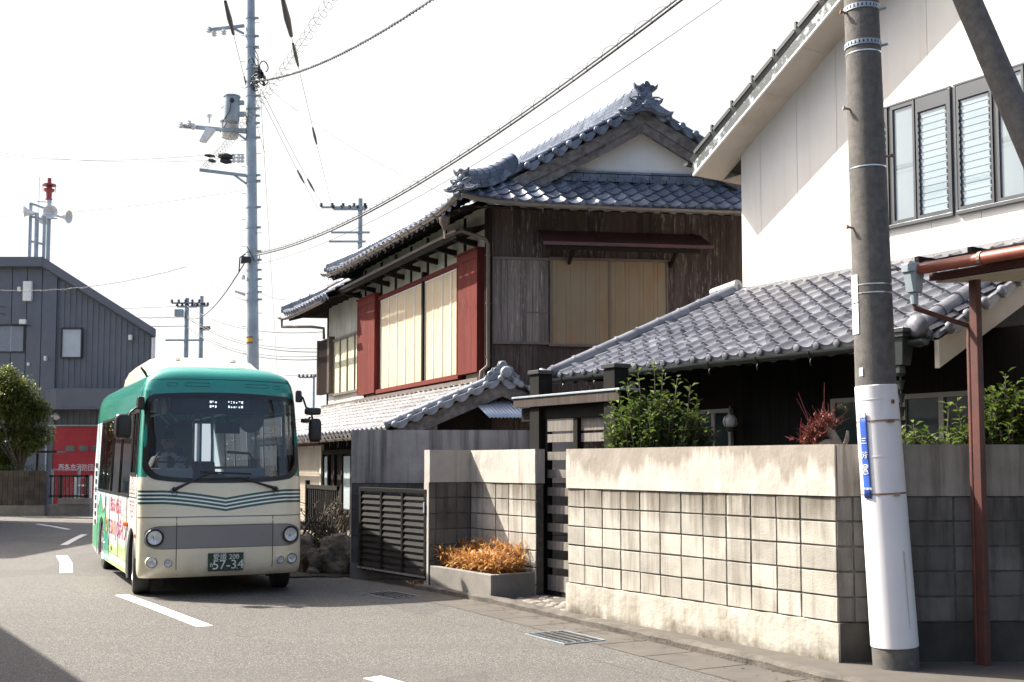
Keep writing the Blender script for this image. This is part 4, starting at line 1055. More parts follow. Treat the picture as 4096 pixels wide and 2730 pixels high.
for x_, z_, r_, s_ in ((-.19, .0, .065, 1), (-.10, .08, .055, -1), (0, .16, .065, 1), (.10, .08, .055, 1), (.20, .0, .065, -1), (0, .03, .06, -1)): spiral(on2, (x_, -.045, z_), None, r_, 1.3, .019, s_)
on2.T = None; on2.build('lean_to_ornament', M['tileend'], oh, smooth=45)
lb = MB(H)
for x0, x1, sg in ((LE + .05, .08, 1), (.08, .80, -1)):
    for k in range(6):
        a0, a1 = x0 + (x1-x0)*k/6, x0 + (x1-x0)*(k+1)/6; zz = lambda a: LZ + 1.88*LS - abs(a - .08)*LS - .06
        lb.hexa([(a0, LF+.02, zz(a0)-.22), (a1, LF+.02, zz(a1)-.22), (a1, LF+.07, zz(a1)-.22), (a0, LF+.07, zz(a0)-.22), (a0, LF+.02, zz(a0)), (a1, LF+.02, zz(a1)), (a1, LF+.07, zz(a1)), (a0, LF+.07, zz(a0))])
lb.build('lean_to_barge_board', M['barge'], oh)
lu = MB(H); lu.poly([(LE + .05, LF + .05, LZ - .04), (LE + .05, 9.9, LZ - .04), (0, 9.9, LZ + .75), (0, LF + .05, LZ + .75)])
lu.prism([(-1.30, 0), (-.0, 0), (-.0, 2.9), (-1.30, 2.35)], .0, 9.6, ax='y')
lu.build('lean_to_wall', M['beam'], oh)
lp = MB(TGb); lp.box(-1.02, -.86, -.30, -.14, 0, 2.62); lp.build('lean_to_post', M['barge'], oh)
lg_ = MB(); pg = [PLn(u, -.08) for u in frange(.05, 10.3, 6)]; pg = [(p[0], p[1], p[2] - .06) for p in pg]; half_gutter(lg_, list(reversed(pg)), .05); lgo = lg_.build('lean_to_gutter', M['gutter'], oh, smooth=40, recalc=False)
hk = MB(); hooks(hk, pg, .5, .05); hk.build('gutter_hooks', M['gutter'], lgo)
fl = MB(TS); fl.box(.1, 7.2, .0, .16, 3.03, 3.10); fl.box(7.2, 10.2, .0, .12, 3.02, 3.10); fl.build('wall_flashing', M['gutter'], oh)
cz = MB(H)
def czf(u, v_): return (u + v_ * .14, -.25 - v_ * .42, 2.72 - v_ * .31 + .010 * math.sin(u * 2 * math.pi / .06))
cz.grid(czf, frange(-.38, .78, 160), frange(0, 1, 3)); cz.build('corrugated_awning', M['zinc'], oh, smooth=60, solid=.002)
# ground floor facing the road: shutter, door, transom
TGF = FR(H((-1.31, 0, 0)), (-.413, .911))
rs = MB(TGF); n = 26
for i in range(n):
    z0 = .42 + (2.05 - .42) * i / n; z1 = .42 + (2.05 - .42) * (i + 1) / n
    rs.hexa([(5.35, .0, z0), (7.6, .0, z0), (7.6, .012, z0), (5.35, .012, z0), (5.35, .0, z1), (7.6, .0, z1), (7.6, .035, z1), (5.35, .035, z1)])
rs.build('roller_shutter', mat("shutter_slats", (.50, .45, .37), (.42, .375, .31), scale=2, rough=.55, metal=.1), oh)
rb = MB(TGF); rb.box(5.2, 7.7, .0, .12, 2.06, 2.2); rb.build('shutter_box', M['rustred'], oh); jb = MB(TGF); jb.box(5.24, 5.34, .0, .06, .3, 2.06); jb.build('door_jamb', M['soffit'], oh)
df = MB(TGF); df.box(3.1, 5.2, .0, .05, 1.86, 1.95); 
for t in (3.12, 3.75, 4.3, 4.75, 5.15): df.box(t, t + .07, .0, .045, .35, 1.86)
for i in range(12): t = 3.15 + i * .17; df.box(t, t + .05, .0, .03, 1.95, 2.3)
dfo = df.build('door_frame', M['beam'], oh)
fgm = mat("frosted_glass", (.40, .45, .48), (.33, .38, .41), scale=40, rough=.35, bump=.4, bscale=60)
for a_, b_ in ((4.82, 5.15), (3.19, 3.75)): gp = MB(TGF); gp.box(a_, b_, .004, .012, .8, 1.82); gp.build('frosted_pane', fgm, dfo)
rl = MB(TGF); rl.box(3.0, 5.3, .30, .35, 1.18, 1.26)
for i in range(16): t = 3.05 + i * .145; rl.box(t, t + .05, .31, .335, .35, 1.18)
rl.box(5.25, 5.33, .28, .36, .3, 1.34); rl.build('front_railing', M['blackwood'], oh)
# ---------------------------------------------------------------- white house
WC = (3.26, 16.0); TH = FR(WC, DA)        # x along the wall towards the camera, -y = towards the road
def Q(p): return TH(p)
wh = thing('white_house', 'cream white house with louvred windows and a grey tiled lower roof', 'house', (WC[0], WC[1], 0))
RK = .60; EVT, EVZ = -.42, 6.02           # rake slope, eave corner
def wz(t): return 5.93 + RK * (t + .42)
pn = MB(TH); t = .04; seams = [.04, .42, 1.10, 1.79, 2.50, 3.19, 3.86, 4.55, 5.24, 5.93, 6.62]
for a, b in zip(seams, seams[1:]):
    pn.prism([(a + .003, 2.9), (b - .003, 2.9), (b - .003, wz(b) - .02), (a + .003, wz(a) - .02)], -.0, .05, ax='y')
pn.build('wall_panels', M['alc'], wh)
co = MB(TH); co.prism([(.045, 0), (6.62, 0), (6.62, wz(6.62)), (.045, wz(.045))], .02, 6.0, ax='y'); co.build('wall', M['alc'], wh)
# roof: slab, peeling fascia, soffit, snow-guard pins
OUT = -.50
rf = MB(TH); TE = 6.3
rf.hexa([(EVT, OUT, EVZ - .02), (TE, OUT, EVZ - .02 + RK*(TE-EVT)), (TE, 6.4, EVZ - .02 + RK*(TE-EVT)), (EVT, 6.4, EVZ - .02), (EVT - .05, OUT - .02, EVZ + .06), (TE, OUT - .02, EVZ + .06 + RK*(TE-EVT)), (TE, 6.4, EVZ + .06 + RK*(TE-EVT)), (EVT - .05, 6.4, EVZ + .06)])
for i in range(16):
    t = EVT + .05 + i * .40; z = EVZ + .06 + RK * (t - EVT)
    rf.bar((t, OUT + .02, z + .035), (t + .34, OUT + .02, z + .035 + .34*RK), .10, .05); rf.box(t + .33, t + .36, OUT - .01, OUT + .03, z + .24, z + .36)
rf.build('roof', M['darkmetal'], wh)
fa = MB(TH); z0, z1 = EVZ - .19, EVZ - .022
fa.hexa([(EVT, OUT - .004, z0), (TE, OUT - .004, z0 + RK*(TE-EVT)), (TE, OUT + .03, z0 + RK*(TE-EVT)), (EVT, OUT + .03, z0), (EVT, OUT - .004, z1), (TE, OUT - .004, z1 + RK*(TE-EVT)), (TE, OUT + .03, z1 + RK*(TE-EVT)), (EVT, OUT + .03, z1)])
fa.build('fascia', M['fascia'], wh)
f2 = MB(TH); f2.hexa([(EVT + .005, OUT - .012, z0 - .015), (TE, OUT - .012, z0 - .015 + RK*(TE-EVT)), (TE, OUT + .02, z0 - .015 + RK*(TE-EVT)), (EVT + .005, OUT + .02, z0 - .015), (EVT + .005, OUT - .012, z0 + .012), (TE, OUT - .012, z0 + .012 + RK*(TE-EVT)), (TE, OUT + .02, z0 + .012 + RK*(TE-EVT)), (EVT + .005, OUT + .02, z0 + .012)]); f2.build('fascia_trim', M['white'], wh)
sf = MB(TH); t = EVT + .01
for a, b in ((EVT + .01, .30), (.305, .98), (.985, 1.66), (1.665, 2.34), (2.345, 3.0), (3.005, 3.7), (3.705, 4.4), (4.405, 5.1), (5.105, TE)):
    zz = lambda q: EVZ - .185 + RK * (q - EVT)
    sf.hexa([(a, OUT + .02, zz(a) - .02), (b, OUT + .02, zz(b) - .02), (b, .06, zz(b) - .02), (a, .06, zz(a) - .02), (a, OUT + .02, zz(a)), (b, OUT + .02, zz(b)), (b, .06, zz(b)), (a, .06, zz(a))])
sf.hexa([(EVT + .01, .065, EVZ - .205), (.04, .065, EVZ - .205), (.04, 6.3, EVZ - .205), (EVT + .01, 6.3, EVZ - .205), (EVT + .01, .065, EVZ - .185), (.04, .065, EVZ - .185), (.04, 6.3, EVZ - .185), (EVT + .01, 6.3, EVZ - .185)])
sf.build('soffit', M['soffit'], wh)
gu = MB(); half_gutter(gu, [TH((EVT - .09, OUT - .06, EVZ - .0)), TH((EVT - .09, 6.3, EVZ - .0))], .05); gu.build('eave_gutter', M['darkmetal'], wh, smooth=40, recalc=False)
# windows
M['jal'] = mat("jalousie_glass", (.20, .265, .30), (.17, .23, .265), scale=2, rough=.06, spec=1.0)
M['pane'] = mat("window_pane", (.19, .235, .26), (.16, .20, .225), scale=1.5, rough=.03, spec=1.0, rv=0)
def sash(parent, t0, t1, kind, za=4.61, zb=6.08):
    f = MB(TH); fw_ = .03
    f.box(t0, t0 + fw_, -.045, -.002, za, zb); f.box(t1 - fw_, t1, -.045, -.002, za, zb); f.box(t0 + fw_, t1 - fw_, -.045, -.002, za, za + .04)
    top = .17 if kind == 'l' else .045
    f.box(t0 + fw_, t1 - fw_, -.045, -.002, zb - top, zb)
    if kind == 'l':
        for i in range(15):
            z = za + .06 + (zb - top - za - .05) * i / 15
            for q in (t0 + fw_, t1 - fw_ - .012): f.box(q, q + .012, -.05, -.012, z, z + .05)
    fo = f.build('sash_frame', M['framegrey'], parent)
    if kind == 'l':
        s_ = MB(TH); n = 15
        for i in range(n):
            z = za + .05 + (zb - top - za - .05) * i / n; h = (zb - top - za - .05) / n
            s_.hexa([(t0+fw_, -.022, z), (t1-fw_, -.022, z), (t1-fw_, -.018, z), (t0+fw_, -.018, z), (t0+fw_, -.017, z + h*1.0), (t1-fw_, -.017, z + h*1.0), (t1-fw_, -.013, z + h*1.0), (t0+fw_, -.013, z + h*1.0)])
        s_.build('glass_louvres', M['jal'], parent)
        bk_ = MB(TH); bk_.box(t0 + fw_, t1 - fw_, -.010, -.006, za + .04, zb - top); bk_.build('louvre_back', M['jal'], parent)
    else:
        p = MB(TH); p.box(t0 + fw_, t1 - fw_, -.02, -.014, za + .04, zb - top); p.build('pane', M['pane'], parent)
        d = MB(TH); d.box(t0 - .045, t0 - .001, -.03, -.002, za, zb); d.build('mullion', M['black'], parent)
for a, b, c, d, e, f in ((2.15, 2.62, 2.67, 3.015, 3.035, 3.49), (3.595, 4.055, 4.105, 4.45, 4.47, 4.93)):
    wo = MB(TH); wo.box(a - .03, f + .03, -.05, -.001, 4.565, 4.608); wo.box(a - .03, f + .03, -.05, -.001, 6.082, 6.11); wo.box(a - .03, a - .002, -.05, -.001, 4.61, 6.08); wo.box(f + .002, f + .03, -.05, -.001, 4.61, 6.08)
    w_o = wo.build('window', M['framegrey'], wh, bevel=.003)
    # sashes are window pieces: keep them one level under the house as parts of their own
    sash(w_o, a, b, 'l'); sash(w_o, c, d, 'p'); sash(w_o, e, f, 'l')
# lower tiled roof
E0S = -2.5
def QR(t, s, z): return TH((t, E0S + s, z))
QZ, QSL, QS = 2.86, .50, 2.46; kQ = math.hypot(1, QSL)
NQ = Vector((-NA[0]*QSL, -NA[1]*QSL, 1)).normalized()
TQ0, TQ1 = -1.12, 5.02
def PQ(u, s): return QR(TQ0 + u, s / kQ, QZ + s / kQ * QSL)
lr = MB(); twq = tiles(lr, PQ, NQ, TQ1 - TQ0, QS * kQ, .268, .235, lambda u, s: u < 1.10 * (s / kQ) / 2.46 - .10)
ends = lr; eave_ends(ends, PQ, NQ, (-NA[0], -NA[1], -.1), TQ1 - TQ0, twq, .054)
# verge on the near end
for i in range(9):
    s = .10 + i * .27; q = Vector(QR(TQ1 + .10, s, QZ + s * QSL + .03)); ends.lathe(q, [(.056, 0), (.056, .025), (.046, .042), (.024, .052), (.002, .054)], 12, 0, ax=(DA[0], DA[1], 0))
    for k in range(4):
        f0, f1 = k / 4, (k + 1) / 4; zb = lambda f: QZ + (s + f*.27)*QSL - .085*math.sin(math.pi*f); zt = lambda f: QZ + (s + f*.27)*QSL + .045
        ends.hexa([QR(TQ1+.06, s+f0*.27, zb(f0)), QR(TQ1+.06, s+f1*.27, zb(f1)), QR(TQ1+.11, s+f1*.27, zb(f1)), QR(TQ1+.11, s+f0*.27, zb(f0)), QR(TQ1+.06, s+f0*.27, zt(f0)), QR(TQ1+.06, s+f1*.27, zt(f1)), QR(TQ1+.11, s+f1*.27, zt(f1)), QR(TQ1+.11, s+f0*.27, zt(f0))])
q = Vector(QR(TQ1 - .13, -.03, QZ + .10)); ends.lathe(q, [(.115, 0), (.115, .04), (.09, .075), (.04, .09), (.002, .094)], 16, 0, ax=(-NA[0], -NA[1], 0))
q = Vector(QR(TQ0 + .03, -.02, QZ + .07)); ends.lathe(q, [(.085, 0), (.085, .03), (.065, .06), (.002, .07)], 14, 0, ax=(-NA[0], -NA[1], 0))
lr.build('lower_roof_tiles', M['tile2'], wh, smooth=42, recalc=False)
lr2 = MB()
def rtube(a, b, r, n):
    a = Vector(a); b = Vector(b)
    for i in range(n):
        p = a.lerp(b, i / n); q = a.lerp(b, (i + 1) / n); m_ = p.lerp(q, .1); lr2.tube([p, m_, m_, q], [r*1.1, r*1.1, r*.95, r*.95], 12)
rtube(QR(TQ0 + .02, 0, QZ + .085), QR(.02, 2.46, QZ + 2.46*QSL + .09), .085, 9)
lr2.build('hip_ridge_tiles', M['tile2'], wh, smooth=40); lr2 = MB()
rtube(QR(TQ1 - .13, 0, QZ + .11), QR(TQ1 - .13, 2.46, QZ + 2.46*QSL + .11), .085, 9)
lr2.build('verge_ridge_tiles', M['tile2'], wh, smooth=40); lr2 = MB()
lr2.tube([QR(TQ0 - .25, -.02, QZ + .13), QR(TQ0 - .12, .0, QZ + .05), QR(TQ0 + .06, .05, QZ + .05)], [.03, .07, .08], 10)
lr2.build('hip_end_tile', M['tile2'], wh, smooth=40); lr2 = MB()
# outer verge tile course beyond the ridge
lr2.hexa([QR(TQ1 - .1, 0, QZ), QR(TQ1 + .06, 0, QZ - .02), QR(TQ1 + .06, 2.46, QZ + 2.46*QSL - .02), QR(TQ1 - .1, 2.46, QZ + 2.46*QSL), QR(TQ1 - .1, 0, QZ + .03), QR(TQ1 + .06, 0, QZ + .02), QR(TQ1 + .06, 2.46, QZ + 2.46*QSL + .02), QR(TQ1 - .1, 2.46, QZ + 2.46*QSL + .03)])
lr2.build('verge_tiles', M['tile2'], wh, smooth=40)
fl = MB(TH)
t = -.15
while t < 6.4:
    fl.box(t + .003, t + .297, -.16, -.001, 4.02, 4.085); t += .3
t = .0
while t < 6.4:
    fl.box(t + .003, t + .297, -.12, -.001, 4.086, 4.14); t += .3
fl.box(.04, 6.6, -.05, -.002, 4.142, 4.165)
fl.build('wall_flashing_tiles', M['tile3'], wh)
fe = MB(TH); fe.tube([(-.42, -.13, 4.13), (.06, -.10, 4.20)], .085, 12); fe.tube([(-.36, -.10, 4.08), (-.44, -.10, 4.16)], [.10, .06], 10); fe.build('flashing_end_tile', M['tile3'], wh, smooth=45)
ub = MB(); ub.poly([QR(TQ0 + .05, .05, QZ - .05), QR(TQ1 - .02, .05, QZ - .05), QR(TQ1 - .02, 2.4, QZ + 1.12), QR(TQ0 + 1.1, 2.4, QZ + 1.12)])
ub.poly([QR(TQ0 + .05, .05, QZ - .05), QR(TQ0 + 1.1, 2.4, QZ + 1.12), QR(TQ0 + 1.2, 1.6, QZ - .05)])
for i in range(18):
    t = TQ0 + .4 + i * .33; ub.bar(QR(t, .08, QZ - .07), QR(t, 1.2, QZ + .47), .045, .06)
ub.build('lower_eaves', M['beam'], wh)
vb = MB(); vb.hexa([QR(TQ1 + .0, .02, QZ - .30), QR(TQ1 + .05, .02, QZ - .30), QR(TQ1 + .05, 2.46, QZ + 2.44*QSL - .27), QR(TQ1 + .0, 2.46, QZ + 2.44*QSL - .27), QR(TQ1 + .0, .02, QZ - .04), QR(TQ1 + .05, .02, QZ - .04), QR(TQ1 + .05, 2.46, QZ + 2.44*QSL - .02), QR(TQ1 + .0, 2.46, QZ + 2.44*QSL - .02)])
vb.build('verge_board', M['soffit'], wh)
lg = MB(); pg = [QR(t, -.07, QZ - .03) for t in (TQ0 + .05, 1, 2.5, 4, 5.0)]; half_gutter(lg, pg, .06); lgo = lg.build('lower_gutter', M['gutterdark'], wh, smooth=40, recalc=False)
hk = MB(); hooks(hk, pg, .55, .06); hk.build('gutter_hooks', M['gutterdark'], lgo)
hp = MB(TH); t, y = 4.73, E0S - .10
hp.hexa([(t-.07, y-.06, 2.60), (t+.07, y-.06, 2.60), (t+.07, y+.06, 2.60), (t-.07, y+.06, 2.60), (t-.10, y-.09, 2.86), (t+.10, y-.09, 2.86), (t+.10, y+.09, 2.86), (t-.10, y+.09, 2.86)])
hp.box(t - .12, t + .12, y - .11, y + .11, 2.86, 2.90); hp.box(t - .135, t + .135, y - .125, y + .125, 2.901, 2.945); hp.lathe((t, y, 2.50), [(.03, 0), (.05, .03), (.045, .10)], 10)
hp.build('rain_hopper', M['gutterdark'], wh, bevel=.004)
rc = thing('rain_chain', 'dark rain chain of small cups hanging from the tiled eave', 'rain chain', TH((t, y, 1.2)))
rb = MB(TH)
for i in range(11):
    z = 2.46 - i * .125; rb.lathe((t, y, z - .085), [(.020, 0), (.024, .03), (.033, .072), (.043, .085), (.04, .085), (.02, .03)], 10); rb.tube([(t, y, z), (t, y, z + .045)], .008, 6)
rb.build('cups', M['darkmetal'], rc, smooth=50)
# ground floor under the eave
LW_ = E0S + .95
gf = MB(TH); t = -.6
gf.box(-.6, 5.6, LW_ + .02, LW_ + .12, 0, 3.0); gf.build('ground_floor_wall', M['beam'], wh)
gb = MB(TH); t = -.6; random.seed(5)
while t < 2.85:
    if not (.70 < t < 1.45): gb.box(t, t + .15, LW_ - .0, LW_ + .019, .3, 3.0)
    t += .155
gb.build('ground_floor_boards', M['blackwood'], wh)
for a, b, za, zb in ((.78, 1.42, 1.55, 2.36), (3.0, 3.85, 1.2, 2.40), (3.95, 4.9, 1.2, 2.40)):
    f = MB(TH); f.box(a, b, LW_ - .05, LW_ - .001, zb - .05, zb); f.box(a, b, LW_ - .05, LW_ - .001, za, za + .05); f.box(a, a + .045, LW_ - .05, LW_ - .001, za + .05, zb - .05); f.box(b - .045, b, LW_ - .05, LW_ - .001, za + .05, zb - .05); f.box((a+b)/2 - .03, (a+b)/2 + .03, LW_ - .045, LW_ - .001, za + .05, zb - .05)
    fo = f.build('ground_floor_window', mat("pale_window_frame", (.30, .28, .25), (.25, .235, .21), scale=3, rough=.5), wh)
    p = MB(TH); p.box(a + .045, b - .045, LW_ - .02, LW_ - .012, za + .05, zb - .05); p.build('pane', mat("dark_pane", (.035, .05, .052), (.025, .035, .038), scale=2, rough=.06, spec=1), fo)
wl = MB(TH); c = (1.53, LW_ - .16, 2.20); 
wl.lathe((c[0], c[1], c[2] - .08), [(.04, -.03), (.052, -.015), (.04, 0), (.07, .012), (.088, .05), (.084, .10), (.06, .14), (.02, .155)], 18)
wlo = wl.build('porch_lamp', mat("lamp_globe", (.60, .60, .56), (.55, .55, .52), scale=3, rough=.3), wh, smooth=50)
wl = MB(TH); wl.lathe((c[0], c[1], c[2] - .135), [(.045, 0), (.065, .03), (.05, .055)], 14); wl.tube([(c[0], c[1], c[2] + .10), (c[0], c[1], c[2] + .17), (c[0], LW_, c[2] + .14)], .015, 8); 
for k in range(4): a = k * math.pi / 2; wl.tube([(c[0] + .073*math.cos(a), c[1] + .073*math.sin(a), c[2] - .068), (c[0] + .092*math.cos(a), c[1] + .092*math.sin(a), c[2] - .02), (c[0] + .063*math.cos(a), c[1] + .063*math.sin(a), c[2] + .085)], .006, 5)
wl.build('lamp_cage', M['darkmetal'], wlo)
# ---------------------------------------------------------------- carport
TK = FR((3.45, 9.41), DA)
cp = thing('carport', 'red steel carport post and roof with salmon gutter at the right edge', 'carport', (3.86, 9.36, 0))
po = MB(); pc = (3.86, 9.36); T = FR(pc, DA)
po.T = T; po.box(-.034, .038, -.036, .036, -.02, 3.26); po.build('post', M['rustred'], cp, bevel=.006)
rf = MB(TK)
rf.hexa([(.06, .0, 3.20), (4.5, .0, 3.20), (4.5, 2.2, 3.42), (.06, 2.2, 3.42), (.06, .0, 3.26), (4.5, .0, 3.26), (4.5, 2.2, 3.48), (.06, 2.2, 3.48)], 0)
rf.build('roof_frame', M['rustred'], cp)
us = MB(TK); us.hexa([(.10, .03, 3.18), (4.5, .03, 3.18), (4.5, 2.2, 3.40), (.10, 2.2, 3.40), (.10, .03, 3.195), (4.5, .03, 3.195), (4.5, 2.2, 3.415), (.10, 2.2, 3.415)]); us.build('roof_underside', M['soffit'], cp)
top = MB(TK)
for i in range(9):
    t = .02 + i * .5; top.hexa([(t, -.10 - .02*(i%2), 3.335), (t + .49, -.10 - .02*(i%2), 3.345), (t + .49, 2.3, 3.56), (t, 2.3, 3.55), (t, -.10 - .02*(i%2), 3.352), (t + .49, -.10 - .02*(i%2), 3.362), (t + .49, 2.3, 3.577), (t, 2.3, 3.567)])
    top.box(t - .01, t + .03, -.12, .25, 3.35, 3.40)
top.build('roof_sheet', M['beam'], cp)
gg = MB(TK); gg.box(.05, 4.5, -.13, -.12, 3.25, 3.335); gg.tube([(.05, -.125, 3.29), (4.5, -.125, 3.29)], .048, 12); gg.build('gutter', M['salmon'], cp, smooth=50)
for_ = MB(TK)
for t in (.62, 1.5): for_.tube([(t, -.125, 3.29), (t + .03, -.125, 3.29)], .056, 12)
for_.build('gutter_joints', M['rust'], cp)
hb = MB(TK); hb.box(-.07, .07, -.19, -.05, 3.27, 3.34); hb.hexa([(-.045, -.165, 3.10), (.045, -.165, 3.10), (.045, -.075, 3.10), (-.045, -.075, 3.10), (-.06, -.18, 3.27), (.06, -.18, 3.27), (.06, -.06, 3.27), (-.06, -.06, 3.27)]); hb.lathe((0, -.12, 3.0), [(.03, 0), (.035, .10)], 10); hb.build('rain_hopper', M['steel'], cp, bevel=.004)
h0 = Vector(TK((0, -.12, 3.05))); p1 = Vector(T((-.058, -.012, 2.80)))
dp = MB(); dp.tube([h0, h0 - UZ*.08, p1 + UZ*.03, p1 - UZ*.06, Vector((p1.x, p1.y, .05))], .021, 10); dp.build('downpipe', M['rustred'], cp, smooth=40)
# ---------------------------------------------------------------- concrete utility pole and its strut
PB = Vector((3.111, 9.32, 0)); PT = Vector((2.855, 9.32, 9.6))
def pax(z):
    if z < 2.32: return Vector((3.111 + (2.992 - 3.111) * z / 2.32, 9.28, z))
    return Vector((2.992 + (2.938 - 2.992) * (z - 2.32) / 3.2, 9.28, z))
cpn = thing('utility_pole', 'thick concrete utility pole with white wrapped base at the wall corner', 'utility pole', (3.111, 9.28, 0))
def prad(z): return .182 - .0085 * z if z < 2.3 else .1625 - .007 * (z - 2.3)
pm = MB(); zs_ = frange(-.1, 9.6, 24); pm.tube([pax(z) for z in zs_], [prad(max(z, 0)) for z in zs_], 28); pm.build('shaft', M['concpole'], cpn, smooth=40)
wm = MB(); zs_ = [.205, .21] + frange(.3, 2.25, 10) + [2.315, 2.32]; wm.tube([pax(z) for z in zs_], [prad(z) + .001 if i in (0, len(zs_)-1) else prad(z) + .007 for i, z in enumerate(zs_)], 32); wo = wm.build('white_wrap', M['polewrap'], cpn, smooth=40)
for z in (1.735, 2.20): 
    b = MB(); b.tube([pax(z), pax(z + .008)], prad(z) + .0095, 32); b.build('wrap_seam', M['polewrap'], wo, smooth=40)
rs_ = MB(); pts = []
for z, w_ in ((.98, .006), (.95, .010), (.8, .007), (.6, .005), (.45, .004), (.36, .002)):
    for q in (-1, 1): p = pax(z); a = R(-90 + 24) + q * w_ / .17; pts.append((p.x + (prad(z) + .0085) * math.cos(a), p.y + (prad(z) + .0085) * math.sin(a), z))
b_ = rs_.add(pts)
for i in range(5): rs_.f.append((b_+2*i, b_+2*i+1, b_+2*i+3, b_+2*i+2)); rs_.m.append(0)
rs_.build('rust_run', mat('rust_stain', (.42, .34, .24), (.54, .50, .45), scale=14, rough=.6), wo)
bs = MB()
for z in (1.43, 2.02): bs.tube([pax(z), pax(z + .015)], prad(z) + .0095, 32)
c = pax(2.02); bs.box(c.x + .01, c.x + .07, c.y - prad(2) - .025, c.y - prad(2), 2.012, 2.035); c = pax(1.43); bs.box(c.x + .02, c.x + .07, c.y - prad(1.4) - .025, c.y - prad(1.4), 1.422, 1.447)
bs.build('strap', M['rust'], cpn, smooth=40)
st = MB(); c = pax(2.2); st.lathe((c.x + .075, c.y - prad(2.2) + .015, 2.18), [(.018, 0), (.018, .012), (.010, .014), (.010, .006)], 14, ax=(.4, -1, 0)); st.build('bolt', M['rust'], cpn)
for zc in (5.17, 5.48):
    b = MB(); r = prad(zc) + .004
    for k in range(28):
        a0, a1 = 2*math.pi*k/28, 2*math.pi*(k+.62)/28; p = pax(zc)
        b.hexa([tuple(p + Vector((rr*math.cos(a), rr*math.sin(a), dz))) for dz in (-.012, .012) for rr, a in ((r, a0), (r, a1), (r+.005, a1), (r+.005, a0))])
    b.tube([pax(zc - .022), pax(zc - .012)], r + .004, 28); b.tube([pax(zc + .012), pax(zc + .022)], r + .004, 28)
    b.tube([pax(zc) + Vector((r, -.02, 0)), pax(zc) + Vector((r + .05, -.04, .01))], .012, 8)
    b.build('pole_band', M['steel'], cpn)
for zc in (5.09, 4.12, 3.14, 3.07):
    b = MB(); b.tube([pax(zc), pax(zc + .010)], prad(zc) + .003, 28); b.build('wire_tie', M['steelbright'], cpn, smooth=40)
fb = MB()
for zc, s_ in ((4.62, -1), (4.22, 1), (3.62, -1), (3.27, 1), (5.44, -1)):
    p = pax(zc); fb.tube([p + Vector((s_*prad(zc)*.8, -.03, 0)), p + Vector((s_*(prad(zc) + .045), -.05, .008))], .010, 8); fb.tube([p + Vector((s_*(prad(zc) + .04), -.05, .008)), p + Vector((s_*(prad(zc) + .055), -.05, .01))], .018, 8)
fb.build('step_bolts', M['rust'], cpn)
for z0, z1 in ((2.74, 2.99), (3.0, 3.23)):
    b = MB(); n = 6
    pts = []
    for z in (z0, z1):
        for k in range(n + 1):
            a = math.pi + R(-22 + 50 * k / n) ; p = pax(z); r = prad(z) + .006; pts.append((p.x + r*math.cos(a), p.y + r*math.sin(a), z))
    q = b.add(pts)
    for k in range(n): b.f.append((q+k, q+k+1, q+n+1+k+1, q+n+1+k)); b.m.append(0)
    b.build('number_plate', M['white'], cpn, smooth=60)
b = MB(); p = pax(2.42); b.hexa([(p.x - prad(2.42) - .004 + .01*j, p.y - .10 + .04*i, z) for z in (2.39, 2.46) for i, j in ((0, 3.5), (1, 1.7), (1, 1.4), (0, 3.2))]); b.build('sticker', mat("pale_blue_sticker", (.5, .7, .72), rough=.4), cpn)
sp_ = thing('strut_pole', 'slanting dark concrete strut leaning against the utility pole, top right', 'pole', (5.36, 8.4, 0))
b = MB(); b.tube([(5.51 + (3.06-5.51)*f, 8.4 + (9.22-8.4)*f, 7.45*f) for f in frange(-.01, 1, 10)], [.125 - .03*f for f in frange(0, 1, 10)], 24); b.build('shaft', M['concpole'], sp_, smooth=40)
b = MB()
for f in (.93, .96): b.tube([(5.51 + (3.06-5.51)*f, 8.4 + .82*f, 7.45*f), (5.51 + (3.06-5.51)*(f+.002), 8.4 + .82*(f+.002), 7.45*(f+.002))], .112, 24)
b.build('strut_collar', M['rust'], sp_)
# blue address plate strapped to the pole: curved along the shaft
an = R(180 + 30)
def TSg(p):                                # x along the plate width, z up, -y out
    z = p[2]; q = pax(z); r = prad(z) + .014 - p[1]; a = an + p[0] / .17
    return (q.x + r * math.cos(a), q.y + r * math.sin(a), z)
sg = thing('address_plate', 'narrow blue vertical address plate with white characters on the utility pole', 'sign', tuple(pax(1.4)))
b = MB(TSg)
b.grid(lambda u, v_: (u, -.004, v_), frange(-.034, .034, 5), frange(1.40, 2.09, 8)); b.build('plate', M['blue'], sg, smooth=60, solid=.003)
for s_, z, k in (('西条市', 2.055, .021), ('三', 1.86, .058), ('芳', 1.745, .058), ('（宮）', 1.63, .058), ('3区5番地', 1.475, .022)):
    if s_ == '（宮）':
        text('宮', .058, lambda p, z=z: TSg((p[0], p[1] - .0075, z + p[2] - .0)), M['white'], 'lettering', sg)
        text('︵', .06, lambda p, z=z: TSg((p[0], p[1] - .0075, z + .05 + p[2])), M['white'], 'lettering', sg)
        text('︶', .06, lambda p, z=z: TSg((p[0], p[1] - .0075, z - .055 + p[2])), M['white'], 'lettering', sg)
    else: text(s_, k, lambda p, z=z: TSg((p[0], p[1] - .0075, z + p[2])), M['white'], 'lettering', sg)
